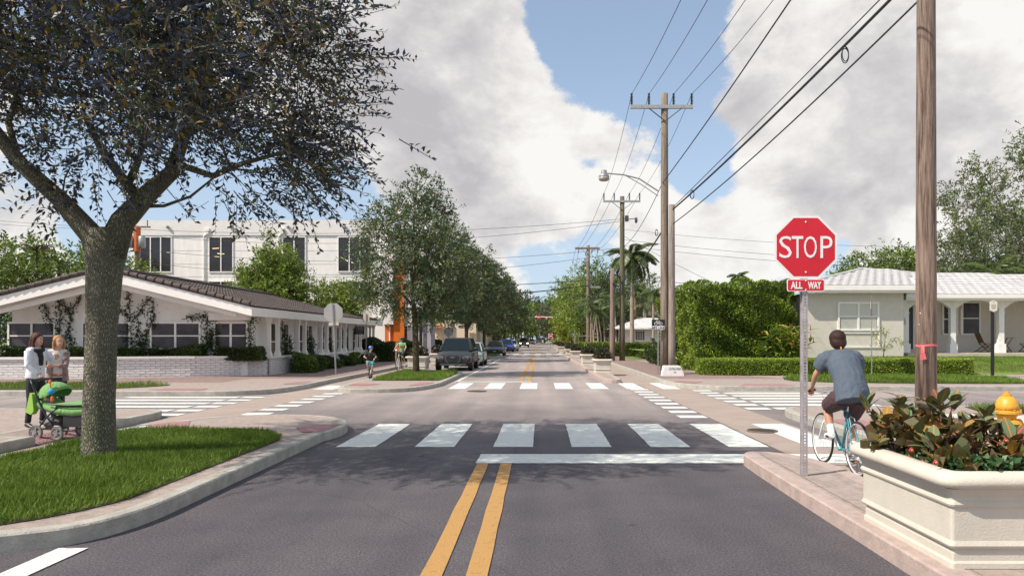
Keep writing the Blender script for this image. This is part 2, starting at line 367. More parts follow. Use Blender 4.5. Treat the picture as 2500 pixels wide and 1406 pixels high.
def smooth_poly(poly, it=2):
    """round the corners (Chaikin) of points marked by a third value"""
    P = [tuple(p) for p in poly]
    for _ in range(it):
        Q = []
        n = len(P)
        for i in range(n):
            p = P[i]
            if len(p) < 3: Q.append(p); continue
            a = P[i-1]; c = P[(i+1)%n]
            fa = .25 if len(a) > 2 else .5; fc = .25 if len(c) > 2 else .5
            Q.append((p[0]+(a[0]-p[0])*fa, p[1]+(a[1]-p[1])*fa, 1)); Q.append((p[0]+(c[0]-p[0])*fc, p[1]+(c[1]-p[1])*fc, 1))
        P = Q
    return [(p[0], p[1]) for p in P]
def in_poly(px, py, poly):
    c = np.zeros(len(px), bool); n = len(poly); j = n-1
    for i in range(n):
        xi, yi = poly[i]; xj, yj = poly[j]
        with np.errstate(divide='ignore', invalid='ignore'):
            t = ((yi > py) != (yj > py)) & (px < (xj-xi)*(py-yi)/((yj-yi) or 1e-9)+xi)
        c ^= t; j = i
    return c
# ---------------------------------------------------------------- leaves
RNG = np.random.default_rng(5)
def unit(v): return v/np.maximum(np.linalg.norm(v, axis=1, keepdims=True), 1e-9)
def leaf_arrays(P, D, size, wr=.38, jit=.35, fold=.25):
    """pointed leaves (two triangles sharing the midrib) at P along D"""
    n = len(P); s = size*(1+RNG.uniform(-jit, jit, (n,1))); D = unit(D)
    R = RNG.normal(size=(n,3)); W = unit(np.cross(D, R)); Nn = np.cross(W, D)
    a = P; b = P+D*s*.45+W*s*wr*.5+Nn*s*wr*fold; c = P+D*s; d = P+D*s*.45-W*s*wr*.5+Nn*s*wr*fold
    V = np.stack([a,b,c,d], 1).reshape(-1,3); i = np.arange(n)[:,None]*4
    return V, np.concatenate([i, i+1, i+2, i+3], 1)
def leaves(name, P, D, size, m, parent, **kw):
    V, Q = leaf_arrays(np.asarray(P, float), np.asarray(D, float), size, **{k: kw.pop(k) for k in list(kw) if k in ('wr','jit','fold')})
    return arr_obj(name, V, Q, m, parent, **kw)
# ================================================================ SETTING
ground = struct('ground', MB().quad((-900,-200,-.02),(900,-200,-.02),(900,1500,-.02),(-900,1500,-.02)), LAWN)
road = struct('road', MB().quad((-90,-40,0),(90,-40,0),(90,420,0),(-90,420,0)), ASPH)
# bike lane coating
struct('bike_lane', MB().quad((-7.95,-10,.004),(-6.68,-10,.004),(-6.68,130,.004),(-7.95,130,.004)), BIKE)
struct('bike_lane', MB().quad((3.62,-10,.004),(4.9,-10,.004),(4.9,26,.004),(3.62,26,.004)).quad((3.1,26,.004),(4.9,26,.004),(4.5,130,.004),(3.1,130,.004)), BIKE)
def mark(name, x0, x1, y0, y1, m=PAINTW, z=.009, **kw):
    # paint with slightly weathered, uneven edges
    n = max(2, int(abs(y1-y0)/.25)); n = min(n, 24)
    L_ = []; R_ = []
    for i in range(n+1):
        y = y0+(y1-y0)*i/n; L_.append((x0+random.uniform(-.006,.006), y, z)); R_.append((x1+random.uniform(-.006,.006), y, z))
    mb = MB(); mb.add(L_+R_, [(i, n+1+i, n+2+i, i+1) for i in range(n)])
    return obj(name, mb, m, road, fix=False, **kw)
for k in range(7): mark('crosswalk_bar', -3.2+1.23*k, -2.58+1.23*k, 11.1, 14.1)
mark('crosswalk_bar', -7.85, -7.1, 12.9, 14.0)
for k in range(7): mark('crosswalk_bar', -3.12+1.205*k, -2.53+1.205*k, 23.8, 27.0)
mark('crosswalk_bar', -7.6, -6.9, 23.6, 25.6)
for k in range(9):
    y = 15.15+1.02*k; mark('crosswalk_dash', 2.98, 3.57, y, y+.5)
for k in range(8):
    y = 15.95+.98*k
    if y > 16.5: mark('crosswalk_dash', 4.95, 5.52, y, y+.48)
for k in range(6): mark('crosswalk_bar', 5.66, 8.6, 16.95+.95*k, 17.45+.95*k)
for k in range(7):
    y = 15.75+.97*k; mark('crosswalk_dash', -6.66, -6.06, y, y+.46)
for k in range(6):
    y = 15.6+.93*k
    mark('crosswalk_dash', -8.58, -7.97, y, y+.42)
for k in range(5): mark('crosswalk_bar', -11.9, -8.68, 16.5+.93*k, 16.93+.93*k)
mark('stop_line', -.88, 4.9, 9.66, 10.42)
mark('stop_line', -3.3, -.35, 27.6, 28.0)
for (y0, y1) in ((-6, 9.64), (28.05, 66), (81, 118)):
    mark('yellow_line', -.86, -.705, y0, y1, PAINTY); mark('yellow_line', -.54, -.385, y0, y1, PAINTY)
mark('lane_edge_line', -3.90, -3.66, -6, 5.75)
mark('parking_line', -3.34, -3.22, 27.5, 58)
for k in range(5):
    mark('crosswalk_bar', -3.0+1.2*k, -2.4+1.2*k, 66.8, 69.6, PAINTW); mark('crosswalk_bar', -3.0+1.2*k, -2.4+1.2*k, 76.5, 79.5, PAINTW)
for k in range(5): mark('parking_line', -6.6, -3.4, 30+16*k+9, 30+16*k+9.14)
# slabs: raised pavements and islands with a separate kerb
def slab(name, poly, z=.15, kw=.16, top=PAVE, kerb=KERB, kind='structure'):
    inn = inset(poly, kw)
    o = obj(name, MB().prism(inn, -.01, z-.004, bottom=False), top, None); o['kind'] = kind
    n = len(poly); mb = MB(); b = .015
    p1 = inset(poly, b)
    vs = [(p[0],p[1],-.01) for p in poly]+[(p[0],p[1],z-b) for p in poly]+[(p[0],p[1],z) for p in p1]+[(p[0],p[1],z) for p in inn]+[(p[0],p[1],-.01) for p in inn]
    fs = []
    for r in range(4):
        for i in range(n): fs.append((r*n+i, r*n+(i+1)%n, (r+1)*n+(i+1)%n, (r+1)*n+i))
    mb.add(vs, fs); obj('kerb', mb, kerb, o)
    return o
def tactile(pts, parent, z=.155):
    # a paver patch with raised domes in rows
    o = obj('tactile_paving', MB().quad(*[(p[0],p[1],(p[2] if len(p) > 2 else z)) for p in pts]), TACT, parent, fix=False)
    a, b, c, d = [Vector((p[0],p[1],(p[2] if len(p) > 2 else z))) for p in pts]
    mb = MB(); nu = max(3, int((b-a).length/.09)); nv = max(3, int((d-a).length/.09))
    for i in range(nu):
        for j in range(nv):
            u = (i+.5)/nu; v = (j+.5)/nv; q = a*(1-u)*(1-v)+b*u*(1-v)+c*u*v+d*(1-u)*v
            mb.add([q+Vector((-.022,-.022,0)), q+Vector((.022,-.022,0)), q+Vector((.022,.022,0)), q+Vector((-.022,.022,0)), q+Vector((0,0,.006))], [(0,1,4),(1,2,4),(2,3,4),(3,0,4)])
    obj('domes', mb, TACT, o, fix=False, kind='stuff'); return o
isl = smooth_poly([(-3.6,6.9),(-3.6,11.75),(-3.3,12.7,1),(-4.2,14.5,1),(-6.3,14.6,1),(-7.08,12.9,1),(-7.08,6.6),(-7.0,4.6,1),(-5.4,5.1),(-4.35,5.55,1),(-3.62,6.0,1)], 3)
island_n = slab('traffic_island', isl)
tactile([(-3.95,11.75),(-3.62,11.8),(-3.6,12.9),(-4.3,12.5)], island_n)
tactile([(-6.9,12.15),(-6.2,12.5),(-6.6,13.4),(-6.98,12.9)], island_n)
# south-west corner pavement with a ramp cut into it
sw = [(-90,-40),(-8.03,-40),(-8.03,11.3),(-8.75,11.3),(-8.75,12.95),(-8.03,12.95),(-8.03,14.7),(-8.05,15.35,1),(-8.7,15.7,1),(-11,15.85),(-90,15.85)]
sw_pave = slab('pavement', smooth_poly(sw, 2), kw=.14)
rp = MB(); z0 = .012
rp.quad((-8.75,11.3,.148),(-8.03,11.3,z0),(-8.03,12.95,z0),(-8.75,12.95,.148)); obj('kerb_ramp', rp, PAVE, sw_pave, fix=False)
tactile([(-8.4,11.32,.09),(-8.05,11.32,.022),(-8.05,12.93,.022),(-8.4,12.93,.09)], sw_pave)
se = [(90,-40),(5.25,-40),(5.25,14.6),(5.28,15.9,1),(6.1,16.45,1),(8.4,16.4),(90,16.4)]
se_pave = slab('pavement', smooth_poly(se, 3)[::-1], kw=.16)
tactile([(5.45,12.2),(6.1,12.2),(6.1,13.6),(5.45,13.6)], se_pave)
struct('concrete_driveway', MB().quad((7.4,9.6,.152),(20,9.6,.152),(20,14.6,.152),(7.4,14.6,.152)), mat('pale_concrete', (.58,.52,.47), .9, .12, 2, .2, 40))
nw = [(-90,20.95),(-9.6,20.95),(-8.4,21.2,1),(-7.85,23.2,1),(-7.95,25.5),(-7.95,130),(-90,130)]
nw_pave = slab('pavement', smooth_poly(nw, 2), kw=.18)
tactile([(-8.75,24.1),(-8.02,24.1),(-8.14,25.4),(-8.75,25.4)], nw_pave)
tactile([(-11.7,21.15),(-10.1,21.15),(-10.3,22.0),(-11.6,22.0)], nw_pave)
ne = [(90,130),(4.5,130),(4.5,26.2),(4.62,25.0,1),(5.3,23.5,1),(6.2,23.0,1),(8.8,23.05),(90,23.05)]
ne_pave = slab('pavement', smooth_poly(ne, 3), kw=.18, kerb=KERB)
tactile([(4.72,25.4),(5.3,24.6),(5.8,25.4),(5.0,26.1)], ne_pave)
tactile([(6.5,23.25),(8.4,23.25),(8.2,24.2),(6.9,24.2)], ne_pave)
struct('brick_walk', MB().quad((4.72,27.5,.150),(9.5,27.5,.150),(7.0,33,.150),(6.6,66,.150)).quad((4.72,27.5,.1502),(6.6,66,.1502),(6.0,120,.1502),(4.72,120,.1502)), PAVR)
struct('brick_walk', MB().quad((-11.3,27.8,.150),(-8.3,27.8,.150),(-8.3,120,.150),(-11.3,120,.150)).quad((-40,25.2,.150),(-11.3,25.2,.150),(-11.3,31.0,.150),(-40,31,.150)), PAVR)
mid = smooth_poly([(-3.55,25.5),(-3.55,32.2),(-3.6,33.6,1),(-4.2,34.2,1),(-6.68,34.2),(-6.68,24),(-6.6,22.2,1),(-4.8,22.1,1),(-3.75,23.2,1)], 2)
island_m = slab('traffic_island', mid, z=.13)
tactile([(-6.5,24.0,.136),(-5.9,23.6,.136),(-5.5,24.5,.136),(-6.4,24.9,.136)], island_m); tactile([(-4.4,23.5,.136),(-3.9,24.0,.136),(-3.8,25.4,.136),(-4.3,25.3,.136)], island_m)
def small_island(y0, y1):
    return slab('traffic_island', smooth_poly([(-3.5,y0+.8,1),(-3.5,y1-.8,1),(-3.9,y1,1),(-6.68,y1),(-6.68,y0),(-3.9,y0,1)], 1), z=.15)
for (a, b) in ((49.5,54),(62,68),(79,84),(96,101),(115,121)): small_island(a, b)
# planter medians on the right
med = smooth_poly([(2.62,-12),(3.63,-12),(3.63,8.6),(3.55,9.45,1),(2.85,9.95,1),(2.62,9.2,1)], 3)
med_n = slab('planter_median', med, kw=.2, kerb=KERBP)
for (a, b, x0, x1) in ((26.9, 43, 2.3, 3.12), (44.4, 66, 2.2, 3.05), (81, 118, 2.05, 2.9)):
    slab('planter_median', smooth_poly([(x0,a+.4,1),(x0+.3,a,1),(x1-.15,a,1),(x1,a+.4,1),(x1,b-.4,1),(x1-.2,b,1),(x0+.2,b,1),(x0,b-.4,1)], 1), kw=.2, kerb=KERBP)
# raised lawn under the houses on the right
def terrain(name, rows, m):
    # rows: list of (y, z); spans x0..x1
    mb = MB()
    x0, x1 = 7.35, 70; nx = 30; vs = []
    for (y, z) in rows:
        for i in range(nx+1):
            x = x0+(x1-x0)*i/nx; vs.append((x, y, z+.03*math.sin(x*1.3+y) if z > .2 else z))
    mb.add(vs, [(r*(nx+1)+i, r*(nx+1)+i+1, (r+1)*(nx+1)+i+1, (r+1)*(nx+1)+i) for r in range(len(rows)-1) for i in range(nx)])
    return struct(name, mb, m, smooth=True)
terrain('front_lawn', [(30.6,.146),(30.9,.25),(32,.6),(33.5,.78),(60,.8)], LAWN)
struct('verge', MB().quad((6.7,52,.151),(12,52,.151),(12,61,.151),(6.7,61,.151)), LAWN)
# ---------------------------------------------------------------- grass
GRASS = mat('grass_blade', (.16,.245,.035), .55, island=.35, col2=(.10,.17,.022), scale=.8, trans=.3, spec=.3)
GRASSD = mat('grass_blade_far', (.15,.235,.035), .6, island=.3, trans=.25, spec=.3)
def grass(label, poly, z, n, h, m=GRASS, w=.07, lean=.35):
    xs = [p[0] for p in poly]; ys = [p[1] for p in poly]; P = []
    k = 0
    while k < n:
        x = RNG.uniform(min(xs), max(xs), n); y = RNG.uniform(min(ys), max(ys), n); ok = in_poly(x, y, poly); P.append(np.stack([x[ok], y[ok]], 1)); k += ok.sum()
    P = np.concatenate(P)[:n]; P = np.c_[P, np.full(len(P), z)]
    tuft = .8+.35*np.sin(P[:,0]*3.1+np.sin(P[:,1]*2.3)*2)*np.sin(P[:,1]*2.7)
    D = np.c_[RNG.normal(0, lean, (len(P), 2)), np.ones(len(P))]
    D[:,0] += .25*np.sin(P[:,1]*1.7+P[:,0]); D = unit(D)
    V, Q = leaf_arrays(P, D*1.0, h, wr=w, jit=.45, fold=.3); V = V.reshape(-1,4,3); V[:,:,2] = z+(V[:,:,2]-z)*tuft[:,None]
    soil = obj('grass', MB().prism(poly, z-.02, z+.012, bottom=False), SOIL, None) if False else None
    o = arr_obj('grass', V.reshape(-1,3), Q, m); o['kind'] = 'stuff'; o['label'] = label; return o
gp = smooth_poly([(-3.98,6.9),(-3.98,10.7),(-4.05,11.5,1),(-4.9,11.9),(-6.85,11.9),(-6.85,5.9),(-6.2,5.4,1),(-4.7,5.75),(-4.15,6.1,1)], 2)
struct('planting_bed', MB().prism(gp, .10, .155, bottom=False), SOIL)
grass('lush bright green grass on the corner island round the big tree trunk', gp, .15, 95000, .105)
gm = smooth_poly([(-6.3,26.5),(-3.85,26.5),(-3.72,27.4,1),(-3.72,32.5,1),(-4.2,33.5,1),(-6.4,33.5)], 2)
struct('planting_bed', MB().prism(gm, .10, .135, bottom=False), SOIL)
grass('dark green grass on the island under the first street tree', gm, .13, 30000, .15, GRASSD)
gw = smooth_poly([(-40,21.5),(-13.6,21.5),(-12.1,22.9,1),(-12.6,24.4,1),(-40,24.4)], 2)
struct('planting_bed', MB().prism(gw, .10, .155, bottom=False), SOIL)
grass('long grass strip beside the cross street in front of the white brick wall', gw, .15, 42000, .15, GRASSD)
ge = smooth_poly([(9.2,24.4,1),(16.6,24.3),(17.4,26.0,1),(17.2,28.4,1),(9.2,28.4,1)], 2)
struct('planting_bed', MB().prism(ge, .10, .155, bottom=False), SOIL)
grass('grass strip with a rounded end across the street before the clipped hedge', ge, .15, 42000, .17, GRASSD)
gs = [(9.2,14.7),(30,14.7),(30,16.1),(9.6,16.1)]
struct('planting_bed', MB().prism(gs, .10, .155, bottom=False), SOIL)
grass('patch of grass behind the yellow fire hydrant', gs, .15, 16000, .14, GRASSD)
gl = [(18.0,30.8),(34,30.8),(34,33.9),(14,33.9),(18,33.2)]
o = grass('patchy lawn sloping up to the porch of the grey house', gl, .3, 60000, .12, GRASSD)
me = o.data; co_ = np.empty(len(me.vertices)*3, np.float32); me.vertices.foreach_get('co', co_); co_ = co_.reshape(-1,3)
co_[:,2] += np.interp(co_[:,1], [30.6,30.9,32,33.5,60], [-.15,-.05,.3,.48,.5]); me.vertices.foreach_set('co', co_.ravel())
for i, (a, b) in enumerate(((49.5,54),(62,68),(79,84),(96,101),(115,121))):
    g = [(-6.4,a+.4),(-3.9,a+.4),(-3.8,b-.5),(-6.4,b-.4)]
    struct('planting_bed', MB().prism(g, .10, .155, bottom=False), SOIL)
    grass('grass on the %s parking island down the street' % ('second','third','fourth','fifth','sixth')[i], g, .15, 6000, .14, GRASSD)
# sewer covers
def manhole(x, y, r, z, label):
    t = thing('manhole_cover', label, 'manhole', (x,y,z))
    obj('rim', MB().torus((0,0,.004), r, .018, (0,0,1), 40, 6), mat('iron_rim', (.12,.10,.09), .7), t)
    mb = MB().lathe([(r*.97,0),(r*.97,.006),(.01,.008)], 36)
    obj('lid', mb, mat('iron_lid', (.085,.07,.06), .7, .3, 20), t)
    rb = MB()
    for i in range(-4, 5):
        w = math.sqrt(max(0, (r*.85)**2-(i*r*.19)**2)); rb.box(-w, w, i*r*.19-.008, i*r*.19+.008, .007, .013)
    obj('ribs', rb, mat('iron_lid', (.1,.08,.07)), t)
manhole(-2.05, 22.8, .30, .004, 'dark iron manhole cover in the intersection before the far crosswalk')
manhole(4.05, 13.0, .26, .010, 'faint weathered manhole cover in the tan bike lane between crosswalk bars')
# ================================================================ BUILDINGS
def window(parent, x0, x1, z0, z1, y, cols=1, rows=2, fw=.06, glass=GLASS, depth=.07, sill=False, frame=TRIM, blinds=False, label=None):
    """window in a wall facing -y whose face is at y; frame stands proud, panes sit back"""
    t = MB(); t.box(x0-fw, x1+fw, y-depth, y-.002, z1, z1+fw).box(x0-fw, x1+fw, y-depth-.015, y-.002, z0-fw, z0).box(x0-fw, x0, y-depth, y-.002, z0, z1).box(x1, x1+fw, y-depth, y-.002, z0, z1)
    for i in range(1, cols): xm = x0+(x1-x0)*i/cols; t.box(xm-fw*.55, xm+fw*.55, y-depth+.006, y-.004, z0, z1)
    for j in range(1, rows): zm = z0+(z1-z0)*j/rows; t.box(x0, x1, y-depth+.012, y-.006, zm-fw*.35, zm+fw*.35)
    w = obj('window', t, frame, parent, W=True)
    for i in range(cols):
        for j in range(rows):
            a = x0+(x1-x0)*i/cols; b = x0+(x1-x0)*(i+1)/cols; c = z0+(z1-z0)*j/rows; d = z0+(z1-z0)*(j+1)/rows
            obj('pane', MB().box(a+.001, b-.001, y-.022, y-.010, c, d), glass if not (blinds and j == rows-1) else BLIND, w, W=True)
    if sill: obj('sill', MB().box(x0-fw-.05, x1+fw+.05, y-.16, y-.002, z0-fw-.07, z0-fw-.001), frame, w, W=True)
    return w
def windowX(parent, y0, y1, z0, z1, x, cols=1, rows=2, fw=.06, sgn=1, glass=GLASS, frame=TRIM):
    t = MB(); d = .06*sgn
    def bx(a, b, c, e, dd=0): t.box(min(x, x+d-dd*sgn), max(x, x+d-dd*sgn), a, b, c, e)
    bx(y0-fw, y1+fw, z1, z1+fw); bx(y0-fw, y1+fw, z0-fw, z0); bx(y0-fw, y0, z0, z1); bx(y1, y1+fw, z0, z1)
    for i in range(1, cols): ym = y0+(y1-y0)*i/cols; bx(ym-fw*.5, ym+fw*.5, z0, z1, .006)
    for j in range(1, rows): zm = z0+(z1-z0)*j/rows; bx(y0, y1, zm-fw*.35, zm+fw*.35, .012)
    w = obj('window', t, frame, parent, W=True)
    obj('pane', MB().box(min(x+.01*sgn, x+.02*sgn), max(x+.01*sgn, x+.02*sgn), y0, y1, z0, z1), glass, w, W=True)
    return w
def brick_run(parent, path, z0, course, n, blen, m, limit, thick=.06, gap=.012):
    """courses of separate bricks along a polyline on its outer (right-hand) side"""
    seg = []; L = 0
    for a, b in zip(path[:-1], path[1:]):
        l = math.hypot(b[0]-a[0], b[1]-a[1]); seg.append((L, l, a, b)); L += l
    def at(s):
        for (s0, l, a, b) in seg:
            if s <= s0+l+1e-6: break
        t = (s-s0)/l; return Vector((a[0]+(b[0]-a[0])*t, a[1]+(b[1]-a[1])*t)), Vector((b[0]-a[0], b[1]-a[1])).normalized()
    cand = []
    for r in range(n):
        s = -(blen/2 if r % 2 else 0)
        while s < L:
            a = max(s, 0)+gap/2; b = min(s+blen, L)-gap/2; s += blen
            if b-a < .05: continue
            p, d = at((a+b)/2); cand.append((p, d, b-a, r))
    cand.sort(key=lambda c: c[0].length if True else 0)
    base = pworld(parent); stuff = MB(); shared = {}; k = 0
    for (p, d, l, r) in cand:
        nrm = Vector((d.y, -d.x)); off = random.uniform(-.005, .008); z = z0+r*course+gap/2
        c = p+nrm*off
        if k < limit and l > blen*.8:
            key = 'b%d' % (k % 5)
            if key not in shared:
                j = [random.uniform(-.004, .004) for _ in range(8)]; hl = (blen-gap)/2; hz = course-gap
                shared[key] = obj('brick', MB().add([(-hl,-thick+j[0],0),(hl,-thick+j[1],0),(hl,0,0),(-hl,0,0),(-hl+j[4]*.5,-thick+j[2],hz),(hl+j[5]*.5,-thick+j[3],hz),(hl,0,hz),(-hl,0,hz)],
                     [(0,3,2,1),(4,5,6,7),(0,1,5,4),(1,2,6,5),(2,3,7,6),(3,0,4,7)]), m, parent)
                o = shared[key]
            else:
                o = shared[key].copy(); C.objects.link(o)
            o.location = (c.x-base.x, c.y-base.y, z-base.z); o.rotation_euler = (0, 0, math.atan2(d.y, d.x)); k += 1
        else:
            a = c-d*l/2; b = c+d*l/2; q = nrm*(thick)
            stuff.add([(a.x+q.x,a.y+q.y,z),(b.x+q.x,b.y+q.y,z),(b.x,b.y,z),(a.x,a.y,z),(a.x+q.x,a.y+q.y,z+course-gap),(b.x+q.x,b.y+q.y,z+course-gap),(b.x,b.y,z+course-gap),(a.x,a.y,z+course-gap)],
                      [(0,3,2,1),(4,5,6,7),(0,1,5,4),(1,2,6,5),(2,3,7,6),(3,0,4,7)])
    if stuff.v: obj('bricks', stuff, m, parent, W=True, kind='stuff')
# --- low white restaurant with gable roof
GREEN_IVY = mat('ivy_leaf', (.045,.075,.022), .6, island=.35, trans=.15)
res = thing('restaurant_building', 'low white building with dark tiled gable roof and long colonnade', 'building', (-16.9, 30, 0))
RX, EXR, EXL, RZ, EZ = -16.9, -11.25, -22.55, 4.46, 3.04
Yf, Yb = 27.6, 47.0
YW = 29.6
w = MB(); w.extr([(-22,.1),(-12.2,.1),(-12.2,2.95),(RX,4.15),(-22,2.95)], 'y', YW, YW+.25)
w.box(-12.4, -12.15, YW+.25, 50, .1, 3.0); w.box(-22, -21.75, YW+.25, 50, .1, 3.0); w.box(-21.75, -12.4, 49.7, 50, .1, 3.0)
obj('wall', w, WHITE, res, W=True)
# band of wall under the low eave and the porch ceiling
obj('porch_ceiling', MB().box(-12.15, -11.3, 28.6, 50.2, 2.60, 2.68), TRIM, res, W=True)
# roof deck
rf = MB()
def roofz(x): return RZ-(RZ-EZ)*abs(x-RX)/(EXR-RX)
rf.add([(EXL,Yf,EZ-.12),(RX,Yf,RZ-.12),(EXR,Yf,EZ-.12),(EXR,50.4,EZ-.12),(RX,Yb,RZ-.12),(EXL,50.4,EZ-.12)], [(0,1,4,5),(1,2,3,4),(5,4,3)])
rf.add([(EXL,Yf,EZ-.2),(RX,Yf,RZ-.2),(EXR,Yf,EZ-.2),(EXR,50.4,EZ-.2),(RX,Yb,RZ-.2),(EXL,50.4,EZ-.2)], [(5,4,1,0),(4,3,2,1),(3,4,5)])
roof = obj('roof', rf, DROOF, res, W=True, fix=False)
# roof tiles: courses running up the right-hand slope, nearest 300 single
def tile_slope(parent, origin, along, up, n_al, n_up, wl, wu, m, limit, near, hipfn=None, hump=.05, thick=.035, nm='roof_tile'):
    al = Vector(along).normalized(); u = Vector(up).normalized(); nrm = al.cross(u); 
    if nrm.z < 0: nrm = -nrm
    rot = Matrix((al, u, nrm)).transposed().to_euler(); base = pworld(parent)
    prof = []
    h = MB(); k = 4; vs = []
    for e, (yy, lift) in enumerate(((-.02, .035), (wu+.03, .0))):
        for i in range(k+1):
            t = i/k; vs.append((wl*t, yy, lift+hump*math.sin(math.pi*t)))
        for i in range(k+1): vs.append((wl*(i/k), yy, lift-thick+hump*math.sin(math.pi*i/k)))
    n1 = k+1
    fs = [(i, i+1, 2*n1+i+1, 2*n1+i) for i in range(k)]+[(n1+i, n1+i+1, i+1, i) for i in range(k)]
    proto = None; cand = []
    for j in range(n_up):
        for i in range(n_al):
            sh = (wl/2 if j % 2 and hump < .02 else 0)
            p = Vector(origin)+al*(i*wl+sh)+u*(j*wu)
            if hipfn and not hipfn(p+al*wl*.5+u*wu*.5): continue
            cand.append(p)
    cand.sort(key=lambda p: (p-Vector(near)).length)
    st = MB(); R = Matrix((al, u, nrm)).transposed(); meshes = []
    for q, p in enumerate(cand):
        if q < limit:
            if proto is None:
                proto = o = obj(nm, MB().add(vs, fs), m, parent, fix=False); meshes.append(o.data)
            else:
                o = proto.copy(); C.objects.link(o)
            o.location = p-base+nrm*random.uniform(0,.006); o.rotation_euler = rot
        else:
            st.add([R @ Vector(v)+p for v in vs], fs)
    if st.v: obj(nm+'s', st, m, parent, W=True, fix=False, kind='stuff')
slope = Vector((EXR-RX, 0, EZ-RZ)); sl_len = slope.length; upv = -slope.normalized()
def hip_ok(p):
    t = (p.x-RX)/(EXR-RX)       # 0 at ridge, 1 at eave
    return p.y < Yb+(50.4-Yb)*t
tile_slope(roof, (EXR+.05, Yf, EZ-.115), (0,1,0), upv, 76, 14, .30, sl_len/13.9, DROOF, 299, (EXR, Yf, EZ), hip_ok)
upl = Vector((RX-EXL, 0, RZ-EZ)).normalized()
tile_slope(roof, (EXL-.05, Yf+.3, EZ-.115), (0,1,0), upl, 60, 14, .38, sl_len/13.9, DROOF, 0, (EXL, Yf, EZ), lambda p: p.y < 46)
# rake tiles down both gable edges
for sgn in (1, -1):
    n = 17
    for i in range(n):
        t = (i+.5)/n; x = RX+sgn*(EXR-RX+.02)*t; z = roofz(x) if sgn > 0 else RZ-(RZ-EZ)*t
        a = Vector((x-sgn*.16, Yf-.04, z+.025)); b = Vector((x+sgn*.135, Yf-.06, z-.03))
        m_ = MB().tube([a, b], [(.10,.085),(.115,.10)], 10)
        obj('rake_tile', m_, DROOF, roof, W=True)
obj('ridge_cap', MB().tube([(RX, Yf-.1, RZ-.0), (RX, Yb, RZ)], .09, 8), DROOF, roof, W=True)
# fascia boards: gable rake (two steps) and the long eave
for sgn in (1, -1):
    ex = EXR if sgn > 0 else EXL
    f = MB(); f.extr([(RX, RZ-.13), (ex+sgn*.06, EZ-.13), (ex+sgn*.06, EZ-.47), (RX, RZ-.50)][::1], 'y', Yf-.06, Yf)
    obj('fascia', f, TRIM, res, W=True)
    f = MB(); f.extr([(RX, RZ-.50), (ex-sgn*.7, EZ-.34), (ex-sgn*.7, EZ-.50), (RX, RZ-.74)], 'y', Yf+.32, Yf+.45)
    obj('soffit_board', f, TRIM, res, W=True)
    f = MB(); f.extr([(RX, RZ-.21), (ex, EZ-.21), (ex, EZ-.25), (RX, RZ-.25)], 'y', Yf+.01, YW)
    obj('soffit', f, TRIM, res, W=True)
obj('fascia', MB().box(EXR+.0, EXR+.06, Yf, 50.4, EZ-.47, EZ-.13), TRIM, res, W=True)
obj('wall_band', MB().box(-13.6, -12.0, YW-.5, YW-.002, 2.45, 2.75), WHITE, res, W=True)
# gable front windows (each a pair)
for (a, b) in ((25, 133), (205, 316), (372, 487), (527, 602)):
    window(res, X_(a, YW), X_(b, YW), 1.30, Z_(790, YW), YW, 2, 2, .075, GLASSW)
# side windows behind the colonnade (wall x = -12.15)
for i in range(5):
    y = 31.6+i*3.55
    windowX(res, y, y+1.0, .75, 2.35, -12.15, 1, 2, .07)
    if i < 4: windowX(res, y+1.9, y+2.5, .75, 2.35, -12.15, 1, 2, .07)
obj('door', MB().box(-12.15, -12.09, 30.2, 31.0, .15, 2.3), TRIM, res, W=True)
# parapet wall of the colonnade, piers and columns
pw = MB(); CX = -11.52
pw.box(CX-.22, CX-.061, 30.35, 49.6, .1, .84); core = obj('colonnade_wall', pw, MORT, res, W=True)
brick_run(core, [(CX-.061, 30.3), (CX-.061, 49.6)], .13, .1, 7, .42, WBRICK, 290, .06)
obj('coping', MB().box(CX-.27, CX+.06, 30.3, 49.7, .842, .93), TRIM, core, W=True)
def column(x, y):
    mb = MB(); s = .075
    for (z, r) in ((.931, .13), (1.02, .13), (1.16, s), (2.35, s), (2.50, .11), (2.598, .11)):
        pass
    pr = [(.93,.125),(1.0,.125),(1.17,.075),(2.36,.075),(2.50,.115),(2.598,.115)]
    vs = []; fs = []
    for (z, r) in pr: vs += [(x-r,y-r,z),(x+r,y-r,z),(x+r,y+r,z),(x-r,y+r,z)]
    for k in range(len(pr)-1):
        for j in range(4): fs.append((k*4+j, k*4+(j+1)%4, k*4+4+(j+1)%4, k*4+4+j))
    fs += [(0,3,2,1), (len(vs)-4, len(vs)-3, len(vs)-2, len(vs)-1)]
    obj('column', MB().add(vs, fs), TRIM, res, W=True)
for i in range(6):
    y0 = 30.4+i*3.6
    column(CX-.1, y0); column(CX-.1, y0+1.0)
    if i:
        o = obj('pier', MB().box(CX+.005, CX+.05, y0-.12, y0+1.12, .1, .84), WBRICK, core, W=True)
